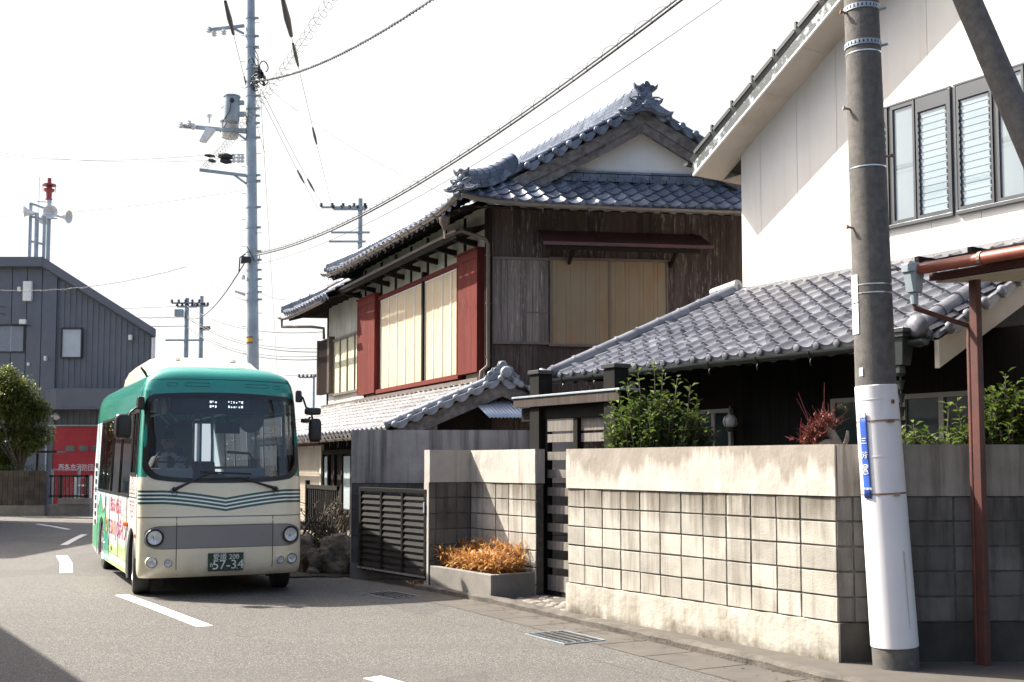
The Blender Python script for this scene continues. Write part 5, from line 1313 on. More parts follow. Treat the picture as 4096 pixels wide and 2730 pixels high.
# ---------------------------------------------------------------- plants and rocks
def leafq(mb, p, d, ln, wd, fold=.25, droop=.25, mi=0):
    d = Vector(d).normalized(); s_ = d.cross(UZ)
    s_ = s_.normalized() if s_.length > .05 else Vector((1, 0, 0)); n = s_.cross(d)
    p = Vector(p); m_ = p + d * ln * .48; tip = p + d * ln - UZ * ln * droop
    b = mb.add([tuple(p), tuple(m_ + s_ * wd + n * wd * fold), tuple(tip), tuple(m_ - s_ * wd + n * wd * fold), tuple(m_ - UZ * ln * droop * .3)])
    for f in ((0, 1, 4), (1, 2, 4), (2, 3, 4), (3, 0, 4)): mb.f.append(tuple(b + i for i in f)); mb.m.append(mi)
def shrub(name, label, cat, base, shoots, ln, m, group=None, stem='bark', per=.032, spread_=.9):
    """shoots: list of (top point, lean) ; leaves spiral along each shoot"""
    t = thing(name, label, cat, base, group); fo, stm = MB(), MB(); B = Vector(base)
    for top, n0 in shoots:
        top = Vector(top); mid = B.lerp(top, .5) + Vector((random.uniform(-.06,.06), random.uniform(-.06,.06), .05)) + (Vector((top.x, top.y, 0)) - Vector((B.x, B.y, 0))) * .12
        pts = [B * (1-f)**2 + mid * 2*f*(1-f) + top * f*f for f in frange(0, 1, 8)]
        stm.tube(pts, [.014 * (1 - .75*i/8) + .002 for i in range(9)], 5)
        L = (top - B).length; k = int(L * (1 - n0) / per)
        for i in range(k):
            f = n0 + (1 - n0) * (i + 1) / k; p = B * (1-f)**2 + mid * 2*f*(1-f) + top * f*f; a = i * 2.4 + random.uniform(-.5, .5)
            d = Vector((math.cos(a), math.sin(a), random.uniform(-.2, .6) + (.6 if f > .93 else 0)))
            leafq(fo, p + d * .015, d, ln * random.uniform(.7, 1.2), ln * random.uniform(.22, .30), .3, random.uniform(.1, .35))
    fo.build('foliage', M[m], t, recalc=False); stm.build('stems', M[stem], t)
    return t
random.seed(31)
sh = []
cx, cy = 1.64, 12.80
for _ in range(150):
    a = random.uniform(0, 6.28); r = random.uniform(.0, 1) ** .5; x = cx + r * .60 * math.cos(a); y = cy + r * .42 * math.sin(a); e = math.sqrt(max(0, 1 - r*r*.86))
    sh.append(((x, y, 1.62 + .80 * e + random.uniform(-.12, .06)), .30))
for x, z in ((1.12, 2.38), (1.05, 2.2), (1.22, 2.5), (1.3, 2.56), (2.12, 2.42), (2.2, 2.12), (2.08, 2.3), (2.24, 2.02), (1.42, 2.74), (1.33, 2.62), (1.62, 2.84), (1.70, 2.70), (1.90, 2.66), (2.0, 2.56), (1.2, 2.35), (1.08, 2.12), (2.22, 2.24), (2.3, 2.05), (2.26, 1.93)): sh.append(((x, cy + random.uniform(-.2, .2), z), .4))
shrub('camellia_bush', 'glossy green camellia bush rising behind the left end of the block wall', 'bush', (cx, cy, .2), sh, .10, 'leaf')
random.seed(5); sh = []
for _ in range(60):
    x = random.uniform(3.42, 4.1); sh.append(((x, 10.0 + random.uniform(-.14, .14) - (x - 3.9) * .1, random.uniform(1.78, 1.98)), .35))
sh += [((3.86, 9.98, 2.20), .4), ((3.55, 10.0, 2.03), .4), ((4.06, 9.95, 2.04), .4)]
shrub('low_shrub', 'low glossy shrub peeping over the shaded wall between the two posts', 'bush', (3.75, 10.0, .5), sh, .10, 'leaf')
random.seed(6); sh = []
for _ in range(190):
    a = random.uniform(0, 6.28); r = random.random() ** .5; x = 4.42 + r * .40 * math.cos(a); y = 10.08 + r * .26 * math.sin(a)
    sh.append(((x, y, 1.50 + .80 * math.sqrt(max(0, 1 - r*r*.9)) * random.uniform(.8, 1.1)), .25))
for x, z in ((3.95, 2.22), (3.98, 2.08), (4.0, 1.98), (4.4, 2.48), (4.6, 2.42)): sh.append(((x, 10.05, z), .4))
shrub('evergreen_bush', 'large dark evergreen bush at the right edge behind the red post', 'bush', (4.42, 10.08, .3), sh, .095, 'leaf')
# pruned red-twig tree
random.seed(9)
rt = thing('pruned_maple', 'pollarded maple with red twigs above the corner of the block wall', 'tree', (2.95, 10.35, 0))
b = MB(); b.tube([(2.98, 10.35, 0), (2.99, 10.35, 1.6), (3.0, 10.34, 1.83), (2.93, 10.33, 1.93), (2.87, 10.33, 2.04), (2.84, 10.34, 2.08)], [.07, .055, .035, .042, .035, .045], 10); b.tube([(2.96, 10.34, 1.88), (2.86, 10.32, 1.87), (2.78, 10.32, 1.84)], [.035, .03, .02], 8)
b.tube([(3.02, 10.34, 1.8), (3.06, 10.34, 1.90), (3.07, 10.34, 1.98)], [.02, .022, .012], 7); b.build('trunk', M['barkpale'], rt, smooth=60)
tw_ = MB(); fo = MB()
for (kx, kz, n, r) in ((2.86, 2.04, 80, .15), (2.70, 1.90, 55, .16), (2.78, 1.97, 50, .10)):
    for _ in range(n):
        d = Vector((random.gauss(0, 1), random.gauss(0, .6), abs(random.gauss(0, .8)) + (.0))).normalized(); l = r * random.uniform(.35, 1.15); s_ = Vector((kx, 10.33, kz)) + Vector((random.gauss(0, .045), random.gauss(0, .04), random.gauss(0, .035)))
        tw_.tube([s_, s_ + d * l * .6, s_ + d * l + UZ * .01], [.004, .003, .0015], 4)
        if random.random() < .75:
            for _k in range(6): leafq(fo, s_ + d * l * random.uniform(.1, .55), (random.gauss(0,1), random.gauss(0,1), random.gauss(0,1)), .035, .008)
for x, z in ((2.62, 2.33), (2.86, 2.42), (2.60, 2.28)): tw_.tube([(2.74 if x < 2.7 else 2.85, 10.33, 2.0), (x, 10.33, z)], [.004, .002], 4)
tw_.build('twigs', mat("red_twigs", (.16, .022, .030), (.10, .02, .022), scale=10, rough=.5), rt, recalc=False); fo.build('withered_leaves', M['leafred'], rt, recalc=False)
# rocks and withered shrub beside the bus
random.seed(3)
def rock(x, y, z, r, sx, sy, sz, seed, label):
    m = MB(); nu, nv = 26, 18; sd = Vector((seed*5.1, seed*2.7, seed*1.3))
    pts = []
    cl = [(Vector((random.gauss(0,1), random.gauss(0,1), random.gauss(0,.7))).normalized(), random.uniform(.55, .85)) for _ in range(14)]
    for i in range(nv + 1):
        t = math.pi * i / nv
        for k in range(nu):
            a = 2*math.pi*k/nu; d = Vector((math.sin(t)*math.cos(a), math.sin(t)*math.sin(a), math.cos(t))); q = 1.0
            for n_, c in cl:
                dd = d.dot(n_)
                if dd * q > c: q = c / dd
            q *= 1 + .10 * noise.noise(d * 3 + sd) + .07 * noise.noise(d * 8 + sd) + .03 * noise.noise(d * 19 + sd)
            pts.append((x + d.x*r*sx*q, y + d.y*r*sy*q, z + d.z*r*sz*q))
    b = m.add(pts)
    for i in range(nv):
        for k in range(nu):
            k2 = (k+1) % nu; m.f.append((b+i*nu+k, b+(i+1)*nu+k, b+(i+1)*nu+k2, b+i*nu+k2)); m.m.append(0)
    tag(m.build('garden_rock', M['stone'], smooth=35), label, 'rock', 'rocks edging the garden beside the bus')
rock(-2.66, 17.40, .27, .36, .95, .8, 1.0, 1, 'big dark rock against the end of the tall grey wall')
rock(-2.98, 17.44, .19, .26, .72, .8, 1.15, 2, 'upright tan rock in front of the rock row beside the bus')
rock(-3.20, 17.85, .28, .30, .9, .9, 1.0, 3, 'jagged rock behind the upright tan rock')
rock(-3.48, 18.35, .26, .33, 1, .9, .95, 4, 'rock in the row just right of the bus bumper')
rock(-3.02, 17.25, .05, .11, 1.2, .8, .7, 5, 'small stone lying at the foot of the rock row')
m = MB(); m.hexa([(-2.45, 17.25, 0), (-3.3, 17.9, 0), (-5.2, 21.5, 0), (-3.0, 21.5, 0), (-2.45, 17.35, .46), (-3.15, 17.95, .44), (-5.0, 21.5, .42), (-3.0, 21.5, .42)]); struct(m.build('garden_bed', M['ground']))
random.seed(14)
ds_ = thing('withered_shrub', 'half bare shrub with crooked stems growing behind the garden rocks', 'bush', (-3.05, 18.3, .42))
st = MB(); fo = MB()
for i in range(44):
    b0 = Vector((-3.05 + random.gauss(0, .28), 18.3 + random.gauss(0, .25), .4)); p = b0.copy(); pts = [p.copy()]; d = Vector((random.gauss(0,.5), random.gauss(0,.3), 1)).normalized()
    for k in range(5):
        d = (d + Vector((random.gauss(0,.45), random.gauss(0,.3), random.gauss(.1,.3)))).normalized(); p = p + d * random.uniform(.10, .20); pts.append(p.copy())
        for _k in range(random.randint(1, 4)): leafq(fo, p, (random.gauss(0,1), random.gauss(0,1), random.gauss(0,1)), .05, .014)
    st.tube(pts, [.012 if i > 8 else .026] + [(.010 if i > 8 else .022) * (1 - k/6) + .002 for k in range(5)], 5)
st.tube([(-2.78, 18.0, .42), (-2.80, 17.95, .58), (-2.86, 17.93, .66), (-2.93, 17.93, .70)], [.05, .045, .04, .012], 8)
st.build('stems', M['bark'], ds_); fo.build('foliage', M['leafdry'], ds_, recalc=False)
random.seed(44); gp_ = MB()
for _ in range(420):
    x, y = random.choice(((-3.1, 17.95), (-2.75, 17.7), (-3.5, 18.7), (-2.9, 18.1))); a = random.uniform(0, 6.28); leafq(gp_, (x + random.gauss(0, .16), y + random.gauss(0, .14), .46 + random.uniform(0, .06)), (math.cos(a), math.sin(a), random.uniform(-.1, 1.3)), random.uniform(.05, .14), random.uniform(.008, .02))
tag(gp_.build('ground_plants', M['leaf'], recalc=False), 'small green plants and leaf litter on top of the garden rocks', 'ground plants', kind='stuff')
gp_ = MB()
for _ in range(220): gp_.poly([Vector((-3.05 + random.gauss(0, .3), 17.1 + random.gauss(0, .12), .012)) + Vector((random.uniform(-.03,.03), random.uniform(-.03,.03), random.uniform(0,.012))) for k in range(3)])
tag(gp_.build('leaf_litter', M['leafdry'], recalc=False), 'dry leaf litter scattered on the road edge below the garden rocks', 'leaf litter', kind='stuff')
wd = MB(); random.seed(2)
for _ in range(70):
    a = random.uniform(0, 6.28); leafq(wd, (-1.24 + random.gauss(0, .05), 15.42 + random.gauss(0, .05), .05), (math.cos(a), math.sin(a), random.uniform(.2, 1.2)), random.uniform(.06, .13), .012)
tag(wd.build('weed_clump', M['leaforange'], recalc=False), 'small dry weed tuft growing at the kerb beside the louvred gate', 'weed')
# ---------------------------------------------------------------- the bus
BO = (-4.615, 14.08); BD = (.9041, .4274); TBu = FR(BO, BD)     # x across (0 = left in view), y backwards, z up
bus = thing('bus', 'small green and cream city bus with striped front on the road', 'bus', TBu((1.04, 3.1, 0)))
M['cream'] = mat("cream_paint", (.74, .68, .52), (.72, .66, .50), scale=.8, rough=.28, coat=.6, rv=.03)
def grimy(m_, amt):
    nt = m_.node_tree; bs = nt.nodes["Principled BSDF"]; src = bs.inputs['Base Color'].links[0].from_socket
    tc = nt.nodes.new("ShaderNodeTexCoord"); sx = nt.nodes.new("ShaderNodeSeparateXYZ"); nt.links.new(tc.outputs['Object'], sx.inputs[0])
    mr = nt.nodes.new("ShaderNodeMapRange"); mr.inputs['From Min'].default_value = .62; mr.inputs['From Max'].default_value = .22; nt.links.new(sx.outputs[2], mr.inputs[0])
    nz = nt.nodes.new("ShaderNodeTexNoise"); nz.inputs['Scale'].default_value = 5; nz.inputs['Detail'].default_value = 7; nt.links.new(tc.outputs['Object'], nz.inputs['Vector'])
    mu = nt.nodes.new("ShaderNodeMath"); mu.operation = 'MULTIPLY'; nt.links.new(mr.outputs[0], mu.inputs[0]); nt.links.new(nz.outputs['Fac'], mu.inputs[1])
    m2 = nt.nodes.new("ShaderNodeMath"); m2.operation = 'MULTIPLY'; nt.links.new(mu.outputs[0], m2.inputs[0]); m2.inputs[1].default_value = amt
    mx = nt.nodes.new("ShaderNodeMix"); mx.data_type = 'RGBA'; nt.links.new(m2.outputs[0], mx.inputs[0]); nt.links.new(src, mx.inputs[6]); mx.inputs[7].default_value = (.20, .165, .12, 1)
    nt.links.new(mx.outputs[2], bs.inputs['Base Color'])
grimy(M['cream'], .75)
M['green'] = mat("teal_paint", (.009, .245, .190), (.008, .225, .174), scale=.8, rough=.25, coat=.7, rv=.03)
M['greend'] = mat("dark_green_stripe", (.004, .070, .045), (.004, .064, .041), scale=2, rough=.3, coat=.5, rv=.02)
M['whitep'] = mat("white_bus_paint", (.78, .79, .78), (.74, .76, .76), scale=1, rough=.28, coat=.6, rv=.03)
grimy(M['whitep'], .8)
M['skyp'] = mat("pale_blue_wrap", (.55, .74, .80), (.80, .82, .82), scale=1.3, rough=.32, coat=.5, stretch=(1, 1, .6), lo=.42, hi=.58, rv=.02)
M['greypanel'] = mat("grey_panel", (.20, .20, .21), (.185, .185, .195), scale=2, rough=.35, coat=.4, rv=.04)
M['wshield'] = glass("windscreen", (.50, .56, .62), 1.6)
M['tint'] = glass("tinted_window", (.22, .21, .19), 1.5)
M['chrome'] = mat("chrome", (.90, .91, .92), (.60, .61, .62), scale=30, rough=.25, metal=.15, rv=.05)  # near-white diffuse base paints the mirror brightness of the lamp bowls
M['lens'] = glass("lamp_lens", (.93, .94, .95), 1.45)
M['orange'] = mat("orange_lens", (.75, .16, .01), (.65, .12, .01), scale=6, rough=.2)
M['inter'] = mat("interior_grey", (.22, .22, .22), (.18, .18, .18), scale=3, rough=.7)
M['interl'] = mat("interior_pale", (.48, .46, .42), (.42, .40, .37), scale=3, rough=.7)
M['seat'] = mat("blue_seat", (.03, .07, .20), (.025, .055, .16), scale=12, rough=.8)
M['rail'] = mat("orange_handrail", (.50, .055, .025), (.42, .045, .02), scale=4, rough=.4)
BW, BL, PE = 2.08, 6.29, 4.4
def prof(z):      # (front setback, side inset)
    P = [(.25, .06, .03), (.30, .015, .008), (.40, .0, .0), (.95, .0, .0), (1.005, .012, .0), (1.42, .05, .0), (1.55, .07, .008), (2.0, .12, .025), (2.45, .185, .05), (2.62, .215, .065), (2.72, .245, .085), (2.79, .275, .12), (2.86, .335, .19), (2.92, .44, .31), (2.965, .62, .50), (2.99, .86, .72), (3.0, 1.1, .90)]
    for (a, f0, i0), (b, f1, i1) in zip(P, P[1:]):
        if z <= b:
            k = (z - a) / (b - a); return f0 + (f1 - f0) * k, i0 + (i1 - i0) * k
    return P[-1][1:]
def S(x, z, off=0.0, D=.30):
    """front surface at width x; off = out along the normal (approx. -y, and sideways at the corner)"""
    fb, ins = prof(z); hw = BW / 2 - ins; xn = max(-.9999, min(.9999, (x - BW/2) / (BW/2)))
    q = abs(xn) ** PE; y = D * (1 - (1 - q) ** (1 / PE)) + fb
    nx = (q / max(abs(xn), 1e-6)) * (1 - q) ** (1 / PE - 1) * D / (BW/2) * (1 if xn > 0 else -1)
    l = math.hypot(nx, 1); l = max(l, 1)
    return (BW/2 + xn * hw + off * nx / l, y - off / l, z)
FX = [BW/2 + BW/2 * math.copysign(abs(math.sin(a)) ** (2 / PE), math.sin(a)) for a in [R(-90 + 180 * i / 96) for i in range(97)]]
BZ = [.25, .30, .35, .40] + frange(.45, .95, 10) + [1.005] + frange(1.04, 1.40, 9) + frange(1.42, 2.62, 40)
HWX, RC = 1.005, .17
def wlo(x, i=0):
    xn = abs(x - 1.04); hw = HWX - i; z = 1.432 + i + .075 * min(1, xn / hw) ** 3; d = xn - (hw - RC)
    return z + (RC * (1 - math.sqrt(max(0, 1 - (d / RC) ** 2))) if d > 0 else 0)
def whi(x, i=0):
    xn = abs(x - 1.04); hw = HWX - i; z = 2.600 - i - .045 * (xn / hw) ** 2; d = xn - (hw - .10)
    return z - (.10 * (1 - math.sqrt(max(0, 1 - (d / .10) ** 2))) if d > 0 else 0)
def inside_ws(x, z, i): return abs(x - 1.04) < HWX - i - .001 and wlo(x, i) < z < whi(x, i)
bm_ = MB(TBu)
def front_patch(zs, mi_fn, skip=None):
    n = len(FX); b = bm_.add([S(x, z) for z in zs for x in FX])
    for j in range(len(zs) - 1):
        for i in range(n - 1):
            xc, zc = (FX[i] + FX[i+1]) / 2, (zs[j] + zs[j+1]) / 2
            if skip and skip(xc, zc): continue
            bm_.f.append((b+j*n+i, b+j*n+i+1, b+(j+1)*n+i+1, b+(j+1)*n+i)); bm_.m.append(mi_fn(xc, zc))
front_patch(BZ, lambda x, z: 1 if (z > 2.56 or (z > 1.50 and abs(x - 1.04) > .95)) else 0, lambda x, z: inside_ws(x, z, .035))
# roof shell: nested loops
RZS = [2.62, 2.67, 2.72, 2.755, 2.79, 2.825, 2.86, 2.89, 2.92, 2.945, 2.965, 2.98, 2.99, 3.0]
def rear_pts(z, rev=False):
    fb, ins = prof(z); hw = BW/2 - ins; out = []
    for i in range(13):
        a = R(90 - 180 * i / 12); xn = math.copysign(abs(math.sin(a)) ** (2/5), math.sin(a)); y = BL - .22 * (1 - abs(math.cos(a)) ** (2/5)) - ins - (.0 if z < 2.6 else 0)
        out.append((BW/2 + xn * hw, y, z))
    return out
YS = frange(.30, 6.07, 24)
def roof_loop(z):
    fb, ins = prof(z); L = [S(x, z) for x in FX[::2]]; f0 = L[-1][1]; r = rear_pts(z); y1 = r[0][1]
    L += [(BW - ins, f0 + (y1 - f0) * k / 20, z) for k in range(1, 20)] + r + [(ins, y1 + (f0 - y1) * k / 20, z) for k in range(1, 20)]
    return L
loops = [roof_loop(z) for z in RZS]; n = len(loops[0]); b = bm_.add([p for L in loops for p in L])
for j in range(len(loops) - 1):
    for i in range(n):
        i2 = (i + 1) % n; bm_.f.append((b+j*n+i, b+j*n+i2, b+(j+1)*n+i2, b+(j+1)*n+i)); bm_.m.append(1)
c = bm_.add([(1.04, 3.0, 3.005)]); e = b + (len(loops) - 1) * n
for i in range(n): bm_.f.append((e+i, e+(i+1) % n, c)); bm_.m.append(1)
# upper sides with window openings (two sides)
WIN = [(.46, 1.00, 1.54, 2.36), (1.11, 2.30, 1.25, 2.36), (2.30, 3.40, 1.25, 2.36), (3.40, 4.40, 1.25, 2.36), (4.40, 5.20, 1.25, 2.36)]
ys = [.30, .46, 1.0, 1.11, 1.7, 2.3, 2.9, 3.4, 3.9, 4.4, 4.8, 5.2, 5.6, 6.07]; zz_ = [1.25, 1.54, 1.8, 2.1, 2.36, 2.45, 2.54, 2.62]
for sd_ in (0, 1):
    def sp_fn(y, z):
        fb, ins = prof(z); f0 = .30 + fb; yy = f0 if y == .30 else max(y, f0 + .001); return ((ins if sd_ == 0 else BW - ins), yy, z)
    b = bm_.add([sp_fn(y, z) for z in zz_ for y in ys]); n = len(ys)
    for j in range(len(zz_) - 1):
        for i in range(n - 1):
            yc, zc = (ys[i]+ys[i+1])/2, (zz_[j]+zz_[j+1])/2
            if any(a < yc < c_ and d < zc < e_ for a, c_, d, e_ in WIN): continue
            m_ = 1 if zc > 2.36 or (yc < 1.11 and zc > 1.54) else (2 if yc > 5.2 else 3)
            if 1.0 < yc < 1.11 and zc < 1.54: m_ = 3
            bm_.f.append((b+j*n+i, b+j*n+i+1, b+(j+1)*n+i+1, b+(j+1)*n+i)); bm_.m.append(m_)
# rear
rz = [.30, .6, 1.0, 1.25, 1.6, 2.0, 2.4, 2.62]; rp = [rear_pts(z) for z in rz]; b = bm_.add([p for L in rp for p in L])
for j in range(len(rz) - 1):
    for i in range(12):
        if 2 <= i <= 9 and 1.55 < (rz[j] + rz[j+1]) / 2 < 2.4: continue
        bm_.f.append((b+j*13+i, b+j*13+i+1, b+(j+1)*13+i+1, b+(j+1)*13+i)); bm_.m.append(1 if rz[j] > 2.3 else 2)
body = bm_.build('body', [M['cream'], M['green'], M['skyp'], M['whitep']], bus, smooth=40, merge=.0008)
# lower side panels with wheel arches
AX = (.78, 4.62); WR = .37
def side_poly():
    P = [(.30, 1.25)]
    P += [(.30, .50)]
    cx, r = AX[0], .475
    P += [(cx + r * math.cos(R(a)), .36 + r * math.sin(R(a)) * 1.02) for a in range(165, -26, -9)]
    P += [(1.27, .215), (4.12, .185)]
    cx = AX[1]; P += [(cx + .47 * math.cos(R(a)), .36 + .47 * math.sin(R(a))) for a in range(200, -21, -10)]
    P += [(5.14, .19), (6.07, .26), (6.07, 1.25)]
    return P
SP = side_poly()
for sd_ in (0, 1):
    m = MB(TBu); m.prism(SP, .0 if sd_ == 0 else BW - .025, .025 if sd_ == 0 else BW, ax='x'); m.build('side_panel', M['whitep'], bus)
    a = MB(TBu)   # black wheel wells
    for cx in AX:
        x0, x1 = (.028, .42) if sd_ == 0 else (BW - .42, BW - .028)
        pts = [(cx + .50 * math.cos(R(q)), .36 + .50 * math.sin(R(q))) for q in range(-15, 196, 15)]
        for (p, q) in zip(pts, pts[1:]): a.poly([(x0, p[0], p[1]), (x1, p[0], p[1]), (x1, q[0], q[1]), (x0, q[0], q[1])])
        xe = x1 if sd_ == 0 else x0; a.poly([(xe, p[0], p[1]) for p in pts])
    a.build('wheel_well', M['black'], bus)
uf = MB(TBu); uf.box(.10, 1.98, .35, 6.0, .30, .34); uf.box(.35, 1.75, .3, 5.9, .22, .30); uf.build('underbody', M['black'], bus)
# windscreen: rubber ring and glass
def outline(i, n=40):
    x0, x1 = 1.04 - HWX + i + .0005, 1.04 + HWX - i - .0005
    xs = [1.04 + (HWX - i - .0005) * math.sin(R(-90 + 180 * k / n)) for k in range(n + 1)]
    return [(x, wlo(x, i)) for x in xs] + [(x, whi(x, i)) for x in reversed(xs)]
ro, ri = outline(.0), outline(.055)
m = MB(TBu); n = len(ro); b = m.add([S(x, z, .007) for x, z in ro] + [S(x, z, .009) for x, z in ri] + [S(x, z, -.02) for x, z in ri] + [S(x, z, -.003) for x, z in ro])
for q in range(3):
    for i in range(n):
        j = (i + 1) % n; m.f.append((b+q*n+i, b+q*n+j, b+(q+1)*n+j, b+(q+1)*n+i)); m.m.append(0)
wsf = m.build('windscreen_rubber', M['black'], bus, smooth=50)
m = MB(TBu); xs = [1.04 + (HWX - .050) * math.sin(R(-90 + 180 * k / 40)) for k in range(41)]
b = m.add([S(x, wlo(x, .0505) + (whi(x, .0505) - wlo(x, .0505)) * j / 16, .004) for j in range(17) for x in xs]); n = 41
for j in range(16):
    for i in range(40): m.f.append((b+j*n+i, b+j*n+i+1, b+(j+1)*n+i+1, b+(j+1)*n+i)); m.m.append(0)
m.build('windscreen', M['wshield'], bus, smooth=60)
def decal(name, m_, xs, zl, zh, off, parent=None, nz=3):
    m = MB(TBu); b = m.add([S(x, zl(x) + (zh(x) - zl(x)) * j / nz, off) for j in range(nz + 1) for x in xs]); n = len(xs)
    for j in range(nz):
        for i in range(n - 1): m.f.append((b+j*n+i, b+j*n+i+1, b+(j+1)*n+i+1, b+(j+1)*n+i)); m.m.append(0)
    return m.build(name, m_, parent or bus, smooth=60)
XS = FX[4:-4]
def chev(x):
    f = max(0, 1 - abs(x - 1.06) / .78); return -.10 * (f ** 1.35)
z0 = 1.172
for k in range(7):
    h = .0285 if k % 2 == 0 else .0190
    decal('front_stripe', M['greend'] if k % 2 == 0 else M['whitep'], sorted(XS + [1.06]), lambda x, z0=z0: z0 + chev(x), lambda x, z0=z0, h=h: z0 + h + chev(x), .0025, nz=1); z0 += h
# grey lamp panel with rounded ends
def pl_lo(x):
    d = max(0, (.205 - (x - .075)) / .13) if x < .205 + .075 else max(0, (.205 - (2.03 - x)) / .13)
    return .615 + .105 * (1 - math.sqrt(max(0, 1 - min(1, d * .63) ** 2)))
def pl_hi(x):
    d = max(0, (.205 - (x - .075)) / .13) if x < .28 else max(0, (.205 - (2.03 - x)) / .13)
    return .892 - .105 * (1 - math.sqrt(max(0, 1 - min(1, d * .63) ** 2)))
px = [.076 + 1.953 * (1 - math.cos(math.pi * k / 60)) / 2 for k in range(61)]
decal('lamp_panel', M['greypanel'], px, pl_lo, pl_hi, .003, nz=6)
decal('lamp_panel_edge', M['black'], px, lambda x: pl_lo(x) - .006, lambda x: pl_hi(x) + .006, .0015, nz=6)
# seams
sm = MB(TBu)
def seam(pts, wd=.0045):
    for p, q in zip(pts, pts[1:]):
        dx, dz = q[0]-p[0], q[1]-p[1]; l = math.hypot(dx, dz); nx, nz = -dz/l*wd, dx/l*wd
        sm.poly([S(p[0]+nx, p[1]+nz, .0042), S(q[0]+nx, q[1]+nz, .0042), S(q[0]-nx, q[1]-nz, .0042), S(p[0]-nx, p[1]-nz, .0042)])
for x in (.452, 1.665): seam([(x, z) for z in frange(.27, 1.005, 8)])
seam([(x, 1.006) for x in FX[3:-3]]); seam([(x, .898) for x in frange(.46, 1.66, 10)], .003)
seam([(x, 2.775 - .02 * ((x-1.04)/1.04)**2) for x in FX[10:-10]], .003)
sm.build('panel_seams', M['black'], bus, recalc=False)
dm = MB(TBu)
for x in (.60, .83, 1.06, 1.29, 1.52): p = S(x, .757, .001); dm.lathe((p[0], p[1] + .0, p[2]), [(.026, .0), (.024, .004), (.016, .0025), (.001, .0015)], 14, ax=(0, -1, 0))
dm.build('panel_dimples', M['greypanel'], bus, smooth=50)
vp = MB(TBu)   # ventilation flaps on the visor
for x0, x1, zc in ((.28, .42, 2.695), (.52, .86, 2.70), (1.36, 1.68, 2.70), (1.76, 1.86, 2.69)):
    P = [(x0 + .02, zc + .022), (x1 - .02, zc + .022), (x1, zc + .01), (x1, zc - .01), (x1 - .02, zc - .022), (x0 + .02, zc - .022), (x0, zc - .01), (x0, zc + .01), (x0 + .02, zc + .022)]
    vp.tube([S(x, z, .002) for x, z in P], .003, 5)
vp.build('visor_flaps', M['greend'], bus)
# lamps
def lamp(x, z, r, name, bez=True):
    p = Vector(S(x, z, .027)); ax = Vector((-.12 if x < 1 else .12, -1, 0)).normalized()
    h = MB(TBu); h.lathe(p, [(r * 1.36, -.030), (r * 1.30, -.004), (r * 1.12, .010), (r * 1.04, .004), (r * 1.02, -.03)], 28, ax=ax, caps=False); ho = h.build(name, M['greypanel'] if r > .08 else M['cream'], bus, smooth=40)
    b = MB(TBu); kb2 = 1.30 if r > .08 else 1.12; b.lathe(p, [(r * kb2, .007), (r * (kb2 - .04), .013), (r * .99, .010), (r * .98, -.004)], 28, ax=ax, caps=False); b.build('bezel', M['black'], ho, smooth=40)
    c = MB(TBu); n = 40; u = ax.orthogonal().normalized(); w_ = ax.cross(u); rows = [(1.0, .006), (.80, -.004), (.55, -.013), (.30, -.020), (.12, -.022)]; pts = []
    for f, d in rows:
        for k in range(n):
            a = 2*math.pi*k/n; dd = d + (.003 if k % 4 < 2 else -.001) * (1 if f < .95 else 0); pts.append(tuple(p + ax * dd + (u*math.cos(a) + w_*math.sin(a)) * r * f))
    q = c.add(pts)
    for i in range(4):
        for k in range(n): c.f.append((q+i*n+k, q+i*n+(k+1)%n, q+(i+1)*n+(k+1)%n, q+(i+1)*n+k)); c.m.append(0)
    c.f.append(tuple(q+4*n+k for k in range(n))); c.m.append(0); c.build('reflector', M['chrome'], ho)
    bl = MB(TBu); bl.ball(p + ax * (-.004), r * .16, 10, 8); bl.lathe(p - ax * .03, [(r*.30, 0), (r*.30, .012), (r*.22, .016)], 16, ax=ax); bl.build('bulb', M['steelbright'], ho, smooth=50)
    g_ = MB(TBu); g_.lathe(p, [(r, .009), (r * .7, .018), (r * .35, .023), (.001, .024)], 28, ax=ax, caps=False); g_.build('lens', M['lens'], ho, smooth=60)
lamp(.195, .757, .086, 'headlight'); lamp(1.895, .757, .086, 'headlight')
lamp(.165, .450, .060, 'fog_lamp'); lamp(.355, .436, .042, 'indicator_lamp'); lamp(1.915, .450, .060, 'fog_lamp'); lamp(1.765, .436, .042, 'indicator_lamp')
# number plate
np_ = MB(TBu); np_.box(.84, 1.285, -.030, -.015, .318, .545); npo = np_.build('number_plate', mat("plate_green", (.006, .036, .020), (.006, .033, .018), scale=4, rough=.45), bus, bevel=.006)
pm_ = mat("plate_white", (.80, .81, .78), rough=.4)
def TPl(x, z): return lambda p: TBu((x + p[0], -.0315 - 0 + p[1], z + p[2]))
text('愛媛 200', .088, TPl(1.065, .492), pm_, 'plate_lettering', npo)
text('57-34', .162, TPl(1.092, .392), pm_, 'plate_lettering', npo, sx=1.06); text('か', .062, TPl(.886, .395), pm_, 'plate_lettering', npo)
for x, z in ((.92, .50), (1.20, .50), (.905, .345), (1.205, .345)):
    b = MB(TBu); b.lathe((x, -.031, z), [(.009, 0), (.007, .004), (.001, .005)], 10, ax=(0, -1, 0)); b.build('plate_screw', M['steelbright'], npo)
